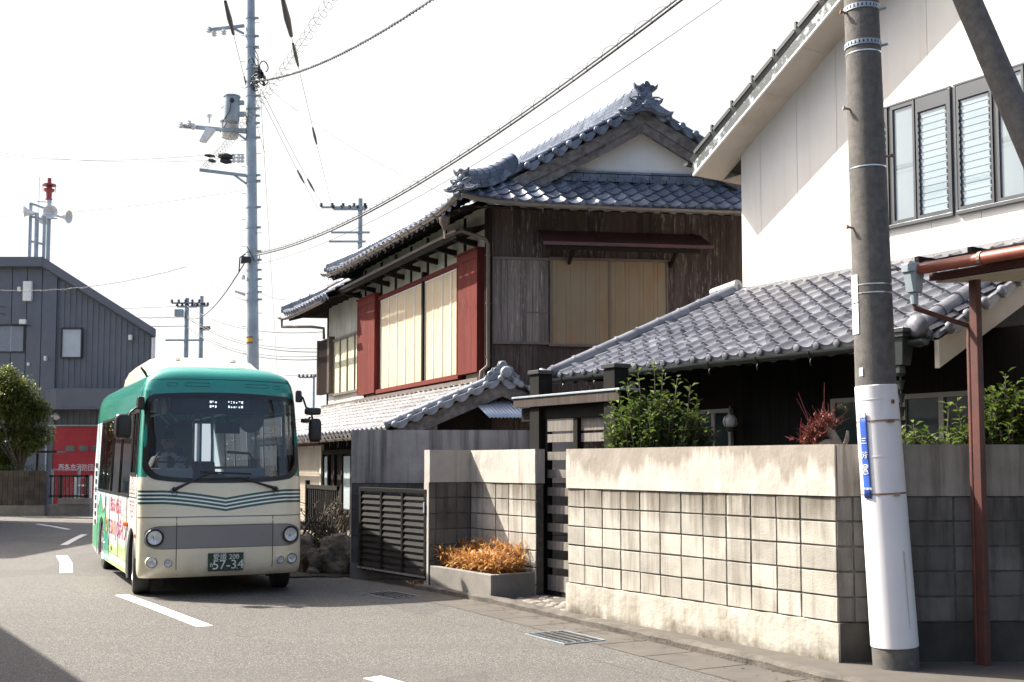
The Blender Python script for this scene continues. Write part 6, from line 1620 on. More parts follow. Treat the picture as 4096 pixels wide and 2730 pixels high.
# wipers
def wiper(px, pz, ax_, az, b0, b1):
    P = Vector(S(px, pz, .02)); A = Vector(S(ax_, az, .035)); w_ = MB(TBu)
    w_.lathe(P + Vector((0, .02, 0)), [(.030, 0), (.030, .03), (.022, .045), (.005, .05)], 12, ax=(0, -1, 0)); w_.tube([P - Vector((0, .02, 0)), P.lerp(A, .3) - Vector((0, .02, 0)), A], [.022, .016, .009], 8)
    w_.tube([P + Vector((-.05, -.01, 0)), P + Vector((-.03, -.02, -.05)), P + Vector((.0, -.02, -.085)), P + Vector((.03, -.02, -.06)), P + Vector((.035, -.01, .0))], .004, 5)
    wo = w_.build('wiper', M['black'], bus, smooth=50)
    k = MB(TBu); Q0, Q1 = Vector(S(b0[0], b0[1], .022)), Vector(S(b1[0], b1[1], .022)); k.bar(Q0, Q1, .008, .022); k.tube([Q0.lerp(Q1, .25), A, Q0.lerp(Q1, .75)], .007, 6); k.build('wiper_blade', M['black'], wo)
wiper(.42, 1.355, .86, 1.565, (.74, 1.575), (1.39, 1.545)); wiper(1.70, 1.355, 1.24, 1.50, (.71, 1.485), (1.37, 1.495))
# side windows: panes, gaps
for sd_ in (0, 1):
    for k, (a, c, d, e) in enumerate(WIN):
        q = MB(TBu); f0, i0 = prof(d); f1, i1 = prof(e); fx = lambda z: (prof(z)[1] + .006) if sd_ == 0 else (BW - prof(z)[1] - .006); ya = max(a, .30 + f0 + .005) ; yb = max(a, .30 + f1 + .005)
        q.poly([(fx(d), ya + .012, d + .01), (fx(d), c - .012, d + .01), (fx(e), c - .012, e - .01), (fx(e), yb + .012, e - .01)])
        go = q.build('side_window', M['tint'], bus, recalc=False)
        g_ = MB(TBu); o = -.004 if sd_ == 0 else .004
        for (y0, z0), (y1, z1) in (((ya, d), (c, d)), ((c, d), (c, e)), ((c, e), (yb, e)), ((yb, e), (ya, d))):
            xx0 = (prof(z0)[1] if sd_ == 0 else BW - prof(z0)[1]) + o; xx1 = (prof(z1)[1] if sd_ == 0 else BW - prof(z1)[1]) + o
            g_.bar((xx0, y0, z0), (xx1, y1, z1), .045 if k == 0 else .035, .012, up=(1, 0, 0))
        if k > 0:
            zm = 1.98 if k != 2 else 2.0; xm = (prof(zm)[1] if sd_ == 0 else BW - prof(zm)[1]) + o
        else:
            zm = .72
            g_.bar(((prof(1.54)[1] if sd_ == 0 else BW - prof(1.54)[1]) + o, .72, 1.55), ((prof(2.36)[1] if sd_ == 0 else BW - prof(2.36)[1]) + o, .76, 2.35), .03, .012, up=(1, 0, 0))
        g_.build('window_rubber', M['black'], go)
# livery on the road side (x=0): hills, mountain, dots and lettering
def art(P, off, m_, name):
    m = MB(TBu); m.poly([(-off, y, z) for y, z in P]); return m.build(name, m_, bus, recalc=False)
gm = mat("livery_green", (.10, .42, .24), (.16, .50, .22), scale=1.5, rough=.32, coat=.5, rv=.02); gl_ = mat("livery_light_green", (.34, .62, .16), (.48, .70, .26), scale=2, rough=.32, coat=.5, rv=.02); gt_ = mat("livery_teal", (.03, .32, .22), (.05, .38, .27), scale=2, rough=.32, coat=.5, rv=.02)
art([(6.05, 1.24), (5.2, 1.24), (4.0, 1.24), (2.4, 1.24), (1.3, 1.24), (1.3, 1.12), (1.9, 1.0), (2.6, 1.06), (3.3, .98), (4.4, 1.1), (5.2, 1.0), (6.05, 1.05)], .0015, M['skyp'], 'livery_sky')
out = [(5.3, .87), (5.25, .95), (5.0, 1.08), (4.9, 1.17), (4.82, 1.20), (4.75, 1.17), (4.55, 1.0), (4.42, .92), (4.2, 1.0), (4.05, .93), (3.7, .72), (3.55, .55), (3.4, .42)]
art(out + [(3.38, .40), (3.5, .20), (4.13, .19), (4.16, .42), (4.2, .56), (4.3, .70), (4.45, .80), (4.62, .835), (4.8, .80), (4.95, .70), (5.05, .6), (5.12, .50), (5.2, .5)], .0030, gm, 'livery_mountain')
art([(y, z + .0) for y, z in out[1:]] + [(y - .0, z - .03) for y, z in reversed(out[1:])], .0040, mat("livery_outline", (.03, .05, .06), rough=.4), 'livery_outline')
art([(4.1, .20), (4.1, .60), (3.8, .66), (3.6, .5), (3.5, .35), (3.5, .20)], .0038, gt_, 'livery_forest')
art([(3.5, .195), (3.5, .42), (3.1, .50), (2.6, .44), (2.1, .56), (1.7, .50), (1.26, .60), (1.26, .22)], .0026, gl_, 'livery_hill')
art([(3.4, .30), (2.9, .36), (2.4, .33), (1.9, .40), (1.27, .34), (1.27, .28), (1.9, .33), (2.4, .26), (2.9, .29), (3.4, .235)], .0034, mat("livery_pale", (.75, .80, .62), rough=.32), 'livery_path')
art([(5.95, .30), (5.95, .62), (5.3, .7), (5.16, .55), (5.15, .28)], .0032, gm, 'livery_rear_green')
dots = MB(TBu); dot2 = MB(TBu); random.seed(17)
for ring, r in ((3, .05), (7, .10), (11, .15), (15, .20)):
    for k in range(ring * 2):
        a = 6.283 * k / (ring * 2); y, z = .76 + r * 1.15 * math.cos(a), 1.24 + r * 1.25 * math.sin(a)
        if z < 1.24 and y > .31: (dots if (k + ring) % 3 else dot2).lathe((-.001, y, z), [(.012, 0), (.012, .002)], 7, ax=(-1, 0, 0))
        if z >= 1.25 and z < 1.5 and y > .34 and y < 1.1: (dots if (k + ring) % 3 else dot2).lathe((-.001, y, z), [(.012, 0), (.012, .002)], 7, ax=(-1, 0, 0))
for _ in range(40):
    y, z = random.uniform(1.3, 1.95), random.uniform(.85, 1.22); (dots if random.random() < .6 else dot2).lathe((-.001, y, z), [(.013, 0), (.013, .002)], 7, ax=(-1, 0, 0))
dots.build('livery_dots', mat("livery_crimson", (.50, .03, .10), rough=.35), bus); dot2.build('livery_dots', mat("livery_gold", (.72, .45, .12), rough=.35), bus)
def TSd(y, z): return lambda p: TBu((-.005 + p[1], y - p[0], z + p[2]))
text('貯まる・使える', .235, TSd(2.62, 1.06), mat("livery_red", (.52, .012, .07), rough=.35), 'livery_lettering', bus, sx=.80)
cols = [(.03, .06, .28), (.75, .30, .03), (.04, .35, .12), (.03, .06, .28), (.55, .01, .06), (.45, .22, .04), (.55, .01, .16), (.02, .25, .55), (.55, .01, .08), (.50, .02, .20), (.42, .02, .10), (.30, .03, .12)]
ps = [4.02, 3.80, 3.57, 3.36, 3.15, 2.94, 2.73, 2.55, 2.32, 2.04, 1.74, 1.42]
for ch, cc_, y in zip('LOVESAIJOポイント'[:12], cols, ps[:12]):
    text(ch, .30, TSd(y, .735), mat("livery_letter", cc_, cc_, rough=.35), 'livery_lettering', bus, sx=.92)
# rear grilles, reflectors, handles, marker
ss = MB(TBu)
for y_, z0_, z1_ in ((1.285, .23, 1.24), (2.25, .22, 1.24), (3.42, .22, 1.24), (4.02, .62, 1.24), (5.28, .22, 2.36), (5.28, 2.37, 2.6)): ss.box(-.0065, -.0005, y_ - .004, y_ + .004, z0_, z1_)
ss.box(-.0065, -.0005, 1.29, 4.1, .368, .374); ss.box(-.0065, -.0005, .34, 6.05, 1.244, 1.25)
ss.build('side_seams', M['black'], bus)
v_ = MB(TBu)
for i in range(8):
    z = .66 + i * .135; v_.box(-.006, .01, 5.56, 5.78, z, z + .085)
v_.build('rear_grille', M['black'], bus, bevel=.02)
mk = MB(TBu); mk.box(-.05, .0, 1.13, 1.25, .845, .905); mk.build('side_indicator', M['orange'], bus, bevel=.015)
mk = MB(TBu); mk.box(-.012, .0, 3.02, 3.10, .40, .46); mk.box(-.012, .0, .34, .37, .74, .79); mk.build('side_reflector', mat("red_reflector", (.55, .05, .02), rough=.2), bus, bevel=.004)
mk = MB(TBu); mk.box(-.012, .0, 3.95, 4.02, 1.02, 1.17); mk.build('fuel_flap', M['black'], bus, bevel=.01)
# mirrors
def mirror(pts, c, w_, h, tilt, nm, small=None):
    m = MB(TBu); m.tube(pts, .014, 8); mo = m.build(nm, M['black'], bus, smooth=50)
    h_ = MB(TBu); cs, sn = math.cos(tilt), math.sin(tilt)
    poly = [(w_/2 * math.copysign(abs(math.cos(R(a))) ** .45, math.cos(R(a))), h/2 * math.copysign(abs(math.sin(R(a))) ** .45, math.sin(R(a)))) for a in range(0, 360, 15)]
    n = len(poly); rows = [(-.055, .55), (-.045, .85), (-.02, .98), (.035, 1), (.045, .97)]; P = [(c[0] + (x*k)*cs - d*sn*1, c[1] + (x*k)*sn + d*cs, c[2] + z*k) for d, k in rows for x, z in poly]
    b = h_.add(P)
    for i in range(len(rows) - 1):
        for k in range(n): h_.f.append((b+i*n+k, b+i*n+(k+1)%n, b+(i+1)*n+(k+1)%n, b+(i+1)*n+k)); h_.m.append(0)
    h_.f.append(tuple(b+k for k in range(n))); h_.m.append(0); h_.f.append(tuple(b+(len(rows)-1)*n+k for k in range(n))); h_.m.append(0)
    h_.build('mirror_housing', M['black'], mo, smooth=50)
    return mo
mirror([(.02, .30, 2.43), (-.06, .22, 2.36), (-.10, .20, 2.33), (-.13, .21, 2.27), (-.14, .22, 2.1)], (-.19, .22, 2.145), .205, .32, .25, 'side_mirror')
b = MB(TBu); b.hexa([(-.03, .17, 2.36), (.07, .24, 2.36), (.06, .34, 2.36), (-.04, .30, 2.36), (-.02, .18, 2.53), (.07, .25, 2.53), (.06, .33, 2.53), (-.03, .29, 2.53)]); b.build('mirror_bracket', M['black'], bus, bevel=.02)
mirror([(2.05, .30, 2.62), (2.10, .22, 2.56), (2.13, .16, 2.43), (2.18, .14, 2.41), (2.22, .14, 2.25)], (2.255, .16, 2.125), .17, .32, -.2, 'side_mirror')
mirror([(2.14, .16, 2.43), (2.20, .16, 2.35)], (2.225, .17, 2.38), .22, .10, -.2, 'kerb_mirror')
mirror([(2.18, .14, 2.30), (2.14, .12, 2.24)], (2.11, .12, 2.25), .09, .06, .3, 'wing_mirror')
b = MB(TBu); b.hexa([(2.0, .19, 2.50), (2.10, .22, 2.50), (2.10, .30, 2.50), (2.02, .32, 2.50), (2.0, .19, 2.66), (2.09, .23, 2.66), (2.08, .30, 2.66), (2.02, .32, 2.66)]); b.build('mirror_bracket', M['black'], bus, bevel=.02)
# roof unit
ac = MB(TBu); pr = [(1.05, 3.0), (1.3, 3.06), (1.75, 3.18), (2.1, 3.215), (3.6, 3.215), (4.1, 3.14), (4.5, 2.95)]
rows = []
for y, z in pr:
    k = (z - 2.88) / .25
    rows.append([(1.04 + s_ * (.86 - .14 * k * (1 if q else 0)) * 1.0, y, (2.80 if q == 0 else z)) for s_, q in ((-1, 0), (-1, 1), (1, 1), (1, 0))])
rows2 = []
for y, z in pr:
    rows2.append([(.22, y, 2.80), (.26, y, z - .14), (.36, y, z - .05), (.50, y, z - .01), (1.04, y, z), (1.58, y, z - .01), (1.72, y, z - .05), (1.82, y, z - .14), (1.86, y, 2.80)])
b = ac.add([p for r in rows2 for p in r]); n = 9
for j in range(len(rows2) - 1):
    for i in range(8): ac.f.append((b+j*n+i, b+j*n+i+1, b+(j+1)*n+i+1, b+(j+1)*n+i)); ac.m.append(0)
ac.f.append(tuple(b+i for i in range(9))); ac.m.append(0); ac.f.append(tuple(b+(len(rows2)-1)*n+i for i in range(9))); ac.m.append(0)
ac.build('roof_unit', M['cream'], bus, smooth=45)
for x_ in (.66, 1.42): rl = MB(TBu); rl.ball((x_, 1.55, 3.14), .05, 10, 6, 1.1, .6, .5); rl.build('roof_marker_lamp', M['whitep'], bus, smooth=60)
an_ = MB(TBu); an_.tube([(.16, .80, 2.82), (.13, .76, 2.87), (.06, .68, 2.94)], [.012, .02, .012], 8); an_.build('aerial', M['black'], bus)
# wheels
def wheel(cx, cy, out, steer):
    c = Vector((cx, cy, WR)); ax = Vector((out * math.cos(steer), -out * math.sin(steer) * 1, 0)); wt = MB(TBu)
    wt.lathe(c, [(.21, -.105), (.30, -.11), (.35, -.105), (.368, -.085), (.37, 0), (.368, .085), (.35, .105), (.30, .11), (.225, .105)], 36, ax=ax, caps=False)
    wo = wt.build('wheel', M['rubber'], bus, smooth=40)
    r = MB(TBu); r.lathe(c, [(.235, .06), (.228, .108), (.215, .11), (.20, .085), (.17, .03), (.13, .02), (.115, .05), (.075, .075), (.06, .10), (.01, .105)], 30, ax=ax)
    u = ax.orthogonal().normalized(); w2 = ax.cross(u)
    for k in range(6):
        a = 6.283*k/6; r.tube([c + ax*.04 + (u*math.cos(a)+w2*math.sin(a))*.098, c + ax*.10 + (u*math.cos(a)+w2*math.sin(a))*.098], .016, 8)
    r.build('rim', M['steelbright'], wo, smooth=40)
    h = MB(TBu)
    for k in range(8): a = 6.283*(k+.5)/8; h.ball(c + ax*.045 + (u*math.cos(a)+w2*math.sin(a))*.165, .026, 8, 6, 1, 1, 1)
    h.build('rim_holes', M['black'], wo)
for out, x in ((-1, .135), (1, BW - .135)):
    wheel(x, AX[0], out, R(6)); wheel(x, AX[1], out, 0)
mf = MB(TBu); mf.box(.08, .38, .52, .54, .12, .34); mf.box(1.7, 2.0, .50, .52, .18, .36); mf.build('mud_flap', M['rubber'], bus)
# interior
it = MB(TBu); it.box(.10, 1.98, .42, 6.0, .36, .42); it.box(.14, 1.94, .40, .46, .42, 1.25); it.build('floor', M['inter'], bus)
db = MB(TBu); db.hexa([(.14, .34, 1.20), (1.94, .34, 1.20), (1.94, .95, 1.10), (.14, .95, 1.10), (.16, .32, 1.40), (1.92, .32, 1.40), (1.80, .80, 1.52), (.18, .80, 1.50)]); db.build('dashboard', M['inter'], bus, bevel=.03)
db = MB(TBu); db.box(.20, .75, .62, .86, 1.40, 1.62); db.box(1.2, 1.75, .8, .95, 1.0, 1.62); db.build('dashboard_console', M['interl'], bus, bevel=.03)
sw = MB(TBu); c = Vector((.50, .86, 1.70)); a1, a2 = Vector((1, 0, 0)), Vector((0, -.80, .60)); a2 = Vector((0, .55, .83))
sw.tube([c + (a1*math.cos(t) + a2*math.sin(t)) * .205 for t in [6.2832*k/28 for k in range(29)]], .014, 8, caps=False)
nb = a1.cross(a2)
for t in (R(0), R(180), R(270)): sw.tube([c, c + (a1*math.cos(t) + a2*math.sin(t)) * .2], .012, 6)
sw.ball(tuple(c), .05, 10, 8); sw.tube([c, c + Vector((0, -.12, -.4))], .03, 8); sw.build('steering_wheel', M['black'], bus, smooth=50)
def seat(x, y, z=.9, w_=.44, h=.62):
    s_ = MB(TBu); s_.box(x - w_/2, x + w_/2, y - .22, y + .22, z - .12, z); s_.hexa([(x - w_/2, y + .20, z - .08), (x + w_/2, y + .20, z - .08), (x + w_/2, y + .30, z - .08), (x - w_/2, y + .30, z - .08), (x - w_/2 + .03, y + .30, z + h), (x + w_/2 - .03, y + .30, z + h), (x + w_/2 - .03, y + .38, z + h), (x - w_/2 + .03, y + .38, z + h)]); s_.box(x - .06, x + .06, y - .1, y + .1, .42, z - .12); s_.build('seat', M['seat'], bus, bevel=.03)
seat(.55, 1.32, 1.28, .48, .62)
for y in (2.5, 3.3, 4.1): seat(.45, y); seat(1.62, y)
for y in (5.2,):
    for x in (.42, .9, 1.4, 1.75): seat(x, y, 1.1)
pt_ = MB(TBu); pt_.box(.16, .92, 1.78, 1.82, .42, 2.30); pt_.box(1.25, 1.85, 1.9, 1.94, .42, 1.35); pt_.build('partition', M['inter'], bus)
hr = MB(TBu)
for x, y in ((.95, 1.85), (1.22, 1.9), (1.25, 3.0), (.80, 3.0), (1.85, 1.9), (1.25, 4.4), (.80, 4.4), (1.65, 1.2)): hr.tube([(x, y, .42), (x, y, 1.75)], .018, 8)
hr.tube([(1.22, 1.9, 1.62), (1.85, 1.9, 1.62)], .018, 8); hr.tube([(1.22, 1.9, 1.2), (1.85, 1.9, 1.2)], .018, 8); hr.tube([(1.65, 1.2, 1.75), (1.60, 1.2, 1.82), (1.3, 1.22, 1.84)], .018, 8)
hr.build('handrail', M['rail'], bus, smooth=50)
hr = MB(TBu)
for x, y in ((.95, 1.85), (1.22, 1.9), (1.25, 3.0), (.80, 3.0), (1.85, 1.9), (1.25, 4.4), (.80, 4.4)): hr.tube([(x, y, 1.75), (x, y, 2.6)], .017, 8)
for y0 in (2.0,): hr.tube([(.6, y0, 2.42), (.6, 5.5, 2.42)], .016, 8); hr.tube([(1.48, y0, 2.42), (1.48, 5.5, 2.42)], .016, 8)
hr.build('steel_handrail', M['steelbright'], bus, smooth=50)
cl = MB(TBu); cl.box(.16, 1.92, .55, 6.0, 2.58, 2.62); cl.build('ceiling', M['interl'], bus)
dd = MB(TBu); dd.box(.42, 1.62, .38, .55, 2.33, 2.575); ddo = dd.build('destination_display', M['black'], bus, bevel=.01)
dp_ = MB(TBu); dp_.box(.56, 1.42, .372, .379, 2.39, 2.52); dp_.build('display_panel', mat("display_face", (.03, .034, .036), rough=.3), ddo)
lt_ = MB(TBu); random.seed(40)
for zc in (2.485, 2.425):
    for x0, nn in ((.90, 3), (1.14, 6)):
        for k in range(nn):
            w_ = random.choice((.018, .022, .012)); x = x0 + k * .034
            for q in range(3): lt_.box(x, x + w_, .368, .3715, zc - .012 + q * .010, zc - .005 + q * .010) if random.random() < .8 else None
lt_.build('display_lights', emit("led_white", (.9, .95, 1.0), 1.3), ddo)
im = MB(TBu); im.box(1.02, 1.34, .58, .61, 2.08, 2.22); im.tube([(1.18, .6, 2.2), (1.18, .6, 2.4)], .012, 8); im.build('inside_mirror', M['black'], bus, bevel=.04)
vi = MB(TBu); vi.lathe((1.5, .62, 2.26), [(.16, -.01), (.17, .0), (.16, .01)], 20, ax=(0, 1, .2)); vi.tube([(.28, .5, 2.6), (.30, .5, 2.3), (.40, .52, 2.2), (.40, .7, 2.16)], .018, 8); vi.tube([(.36, .5, 2.6), (.40, .5, 2.35), (.52, .52, 2.22)], .018, 8); vi.build('sun_visor', M['inter'], bus, smooth=50)
b = MB(TBu); p = S(.155, 2.505, -.004); b.box(p[0] - .022, p[0] + .022, p[1] + .004, p[1] + .006, 2.485, 2.528); stk = b.build('sticker', M['white'], bus)
text('9', .04, lambda q, p=p: TBu((p[0] + q[0], p[1] + .003 + q[1], 2.506 + q[2])), M['black'], 'sticker_lettering', stk)
b = MB(TBu); p = S(1.915, 2.495, -.004); b.lathe((p[0], p[1] + .006, p[2]), [(.036, 0), (.036, .003)], 18, ax=(0, -1, 0)); b.build('round_sticker', mat("mint_sticker", (.28, .55, .42), rough=.4), bus)
# ---------------------------------------------------------------- the driver
def skin(name, joints, edges, m_, parent, sub=2):
    """joints: name -> (point, radius); grown into one smooth surface"""
    ks = list(joints); ix = {k: i for i, k in enumerate(ks)}
    off = WORLD[parent.name] if parent is not None else Vector((0, 0, 0))
    me = bpy.data.meshes.new(name); me.from_pydata([tuple(Vector(TBu(joints[k][0])) - off) for k in ks], [(ix[a], ix[b]) for a, b in edges], [])
    o = bpy.data.objects.new(name, me); COL.objects.link(o)
    md = o.modifiers.new("skin", 'SKIN'); md.use_smooth_shade = True
    if not me.skin_vertices: me.attributes.update() if hasattr(me.attributes, 'update') else None
    sv = me.skin_vertices[0].data
    for k in ks:
        r = joints[k][1]; sv[ix[k]].radius = (r, r) if not isinstance(r, tuple) else r
    sv[0].use_root = True
    s_ = o.modifiers.new("sub", 'SUBSURF'); s_.levels = sub; s_.render_levels = sub
    dg = bpy.context.evaluated_depsgraph_get(); m2 = bpy.data.meshes.new_from_object(o.evaluated_get(dg)); bpy.data.objects.remove(o)
    m2.name = name; m2.materials.clear(); m2.materials.append(m_); n_ = bpy.data.objects.new(name, m2); COL.objects.link(n_)
    m2.polygons.foreach_set("use_smooth", [True] * len(m2.polygons))
    WORLD[n_.name] = off.copy()
    if parent is not None: n_.parent = parent
    return n_
dx = .53
J = {'pelvis': ((dx, 1.36, 1.32), .13), 'waist': ((dx, 1.38, 1.45), .125), 'chest': ((dx, 1.36, 1.62), .15), 'neckb': ((dx, 1.34, 1.775), .07), 'neck': ((dx, 1.32, 1.83), .055), 'jaw': ((dx, 1.295, 1.905), .070), 'face': ((dx, 1.30, 1.97), .085), 'crown': ((dx, 1.32, 2.05), .082), 'top': ((dx, 1.325, 2.09), .05), 'nose': ((dx, 1.195, 1.955), .014), 'noseb': ((dx, 1.215, 1.985), .016)}
E_ = [('pelvis', 'waist'), ('waist', 'chest'), ('chest', 'neckb'), ('neckb', 'neck'), ('neck', 'jaw'), ('jaw', 'face'), ('face', 'crown'), ('crown', 'top'), ('face', 'noseb'), ('noseb', 'nose')]
for s_, q in ((-1, 'l'), (1, 'r')):
    J['ear' + q] = ((dx + s_ * .095, 1.325, 1.965), .016); E_.append(('face', 'ear' + q))
    J['sh' + q] = ((dx + s_ * .185, 1.36, 1.715), .068); J['el' + q] = ((dx + s_ * .27, 1.17, 1.52), .046); J['wr' + q] = ((dx + s_ * .20 - .02, .97, 1.68), .030); J['pa' + q] = ((dx + s_ * .185 - .03, .92, 1.715), .030)
    E_ += [('chest', 'sh' + q), ('sh' + q, 'el' + q), ('el' + q, 'wr' + q), ('wr' + q, 'pa' + q)]
    for k in range(4):
        a, b_ = 'f%s%da' % (q, k), 'f%s%db' % (q, k); z = 1.755 - k * .021
        J[a] = ((dx - .03 + s_ * (.188 + .004 * k), .868, z), .0105); J[b_] = ((dx - .03 + s_ * (.150 + .004 * k), .842, z - .002), .0085); E_ += [('pa' + q, a), (a, b_)]
    J['t%sa' % q] = ((dx - .03 + s_ * .155, .90, 1.745), .012); J['t%sb' % q] = ((dx - .03 + s_ * .15, .872, 1.775), .009); E_ += [('pa' + q, 't%sa' % q), ('t%sa' % q, 't%sb' % q)]
    J['hip' + q] = ((dx + s_ * .09, 1.30, 1.32), .09); J['kn' + q] = ((dx + s_ * .13, .92, 1.33), .065); J['an' + q] = ((dx + s_ * .12, .80, .95), .045); J['toe' + q] = ((dx + s_ * .12, .66, .90), .04)
    E_ += [('pelvis', 'hip' + q), ('hip' + q, 'kn' + q), ('kn' + q, 'an' + q), ('an' + q, 'toe' + q)]
person = skin('person', J, E_, mat("skin", (.42, .24, .16), (.38, .21, .14), scale=6, rough=.5), None)
tag(person, 'driver in white shirt and dark tie seated at the bus steering wheel', 'person')
JS = {'pelvis': ((dx, 1.36, 1.34), .145), 'waist': ((dx, 1.38, 1.45), .14), 'chest': ((dx, 1.36, 1.62), .165), 'neckb': ((dx, 1.345, 1.765), .085)}
ES = [('pelvis', 'waist'), ('waist', 'chest'), ('chest', 'neckb')]
for s_, q in ((-1, 'l'), (1, 'r')):
    JS['sh' + q] = ((dx + s_ * .185, 1.36, 1.715), .082); JS['el' + q] = ((dx + s_ * .27, 1.17, 1.52), .062); JS['wr' + q] = ((dx + s_ * .215 - .02, 1.01, 1.65), .042); ES += [('chest', 'sh' + q), ('sh' + q, 'el' + q), ('el' + q, 'wr' + q)]
WORLD[person.name] = Vector((0, 0, 0))
skin('shirt', JS, ES, mat("white_shirt", (.78, .79, .80), (.72, .73, .75), scale=8, rough=.8), person)
t_ = MB(TBu); t_.hexa([(dx - .035, 1.195, 1.45), (dx + .035, 1.195, 1.45), (dx + .035, 1.21, 1.45), (dx - .035, 1.21, 1.45), (dx - .022, 1.225, 1.745), (dx + .022, 1.225, 1.745), (dx + .022, 1.25, 1.745), (dx - .022, 1.25, 1.745)]); t_.box(dx - .026, dx + .026, 1.215, 1.25, 1.745, 1.785); t_.build('tie', mat("navy_tie", (.015, .02, .06), rough=.6), person, bevel=.006)
for s_ in (-1, 1):
    k = MB(TBu); k.hexa([(dx + s_ * .0, 1.235, 1.785), (dx + s_ * .09, 1.245, 1.735), (dx + s_ * .10, 1.30, 1.80), (dx + s_ * .03, 1.27, 1.82), (dx + s_ * .0, 1.225, 1.79), (dx + s_ * .09, 1.232, 1.745), (dx + s_ * .105, 1.295, 1.815), (dx + s_ * .03, 1.255, 1.835)]); k.build('collar', mat("collar_white", (.80, .81, .82), rough=.8), person)
hm = MB(TBu); hm.grid(lambda u, v_: (dx + .100 * math.sin(v_) * math.cos(u), 1.325 + .118 * math.sin(v_) * math.sin(u), 2.01 + .125 * math.cos(v_) - (.0 if math.sin(u) < 0 else .03 * math.sin(v_))), frange(0, 6.2832, 20), frange(.01, 1.55, 8)); hm.build('hair', mat("black_hair", (.012, .011, .011), rough=.6), person, smooth=60)
for s_ in (-1, 1):
    e = MB(TBu); e.ball((dx + s_ * .034, 1.217, 1.988), .012, 8, 6); e.build('eye', mat("eye_dark", (.03, .025, .02), rough=.2), person, smooth=60)
mo = MB(TBu); mo.box(dx - .026, dx + .026, 1.222, 1.24, 1.902, 1.910); mo.build('mouth', mat("lip", (.28, .10, .08), rough=.5), person, bevel=.003)
bl = MB(TBu); bl.bar((dx + .17, 1.24, 1.79), (dx - .16, 1.20, 1.42), .045, .004); bl.build('seat_belt', M['black'], person)
# ---------------------------------------------------------------- fire station
fs = thing('fire_station', 'dark grey corrugated fire station with red roller shutter down the road', 'building', (-19, 46, 0))
FY = 46.0
def TFS(p): return (p[0] - .55 * max(0, p[1] - FY - .1), p[1], p[2])
c = MB(TFS); c.prism([(-34, 0), (-14.72, 0), (-14.72, 6.95), (-19.15, 9.75), (-34, 9.75)], FY + .06, FY + 14, ax='y'); c.build('wall', M['navy'], fs)
rb = MB(); x = -19.05
def rtop(x): return 6.90 + (-14.72 - x) / (4.43) * 2.80
while x < -14.74:
    a, b = x, min(x + .235, -14.72)
    rb.hexa([(a, FY + .055, 4.3), (a + .10, FY + .055, 4.3), (a + .10, FY + .07, 4.3), (a, FY + .07, 4.3), (a, FY + .06, rtop(a)), (a + .10, FY + .06, rtop(a + .1)), (a + .10, FY + .07, rtop(a+.1)), (a, FY + .07, rtop(a))])
    rb.box(a + .10, b, FY + .035, FY + .07, .0 if b < -18.9 else 3.2, rtop(b) - .02); x += .235
x = -34
while x < -19.2: rb.box(x + .015, x + .60, FY - .05, FY + .07, 0, 9.7); x += .615
rb.build('corrugated_cladding', M['navy'], fs)
rf = MB(TFS); rf.hexa([(-19.15, FY - .35, 9.72), (-14.45, FY - .35, 6.80), (-14.45, FY + 14, 6.80), (-19.15, FY + 14, 9.72), (-19.15, FY - .35, 10.10), (-14.45, FY - .35, 7.12), (-14.45, FY + 14, 7.12), (-19.15, FY + 14, 10.10)]); rf.box(-34, -19.15, FY - .36, FY + 14, 9.70, 10.09)
rf.build('roof_edge', M['navy'], fs)
dp = MB(); dp.tube([(-14.62, FY - .1, 6.8), (-14.62, FY - .1, 0)], .08, 10); dp.build('downpipe', M['porc'], fs)
def swin(x0, x1, z0, z1):
    f = MB(); f.box(x0 - .06, x1 + .06, FY - .08, FY - .02, z0 - .06, z0); f.box(x0 - .06, x1 + .06, FY - .08, FY - .02, z1, z1 + .06); f.box(x0 - .06, x0, FY - .08, FY - .02, z0, z1); f.box(x1, x1 + .06, FY - .08, FY - .02, z0, z1)
    fo = f.build('window', M['black'], fs); p = MB()
    n = 26
    for i in range(n): a, b = z0 + (z1-z0)*i/n, z0 + (z1-z0)*(i+1)/n; p.poly([(x0, FY - .055, a), (x1, FY - .055, a), (x1, FY - .030, b), (x0, FY - .030, b)])
    p.build('blind_sky_tone', mat("sky_tone_slats", (.62, .66, .69), (.55, .59, .62), scale=2, rough=.35), fo)  # slat colour lifted to stand in for sky reflected in the window
swin(-18.36, -17.60, 6.02, 7.16); swin(-21.4, -19.95, 6.25, 7.30)
bc = MB(); bc.prism([(-19.0, FY - .02), (-18.2, FY - .95), (-13.4, FY - .95), (-13.4, FY - .02)], 3.90, 4.68, ax='z'); bc.box(-19.02, -13.4, FY - .98, FY - .02, 3.84, 3.895); bc.build('canopy', M['navy'], fs)
for x0, x1, y_, z0, z1 in ((-19.98, -19.62, .2, 8.30, 9.12), (-20.25, -20.10, .12, 8.7, 8.9), (-20.1, -19.82, .2, 7.35, 7.55), (-15.65, -15.5, .15, 6.7, 6.92), (-19.05, -18.95, .2, 5.85, 6.05), (-19.75, -19.65, .15, 5.65, 5.78)):
    fx = MB(); fx.box(x0, x1, FY - y_, FY + .02, z0, z1); fx.build('vent_cover', M['white'], fs, bevel=.03)
sh = MB(); n = 10
for i in range(n):
    z0, z1 = .02 + 3.14 * i / n, .02 + 3.14 * (i + 1) / n; sh.box(-18.85, -13.0, FY - .02, FY + .05, z0 + .012, z1 - .012); 
    for k in range(2): sh.box(-18.85, -13.0, FY - .028, FY - .02, z0 + .08 + k*.10, z0 + .10 + k*.10)
sh.box(-18.85, -13, FY + .0, FY + .05, 0, 3.18); so_ = sh.build('roller_shutter', M['redshut'], fs)
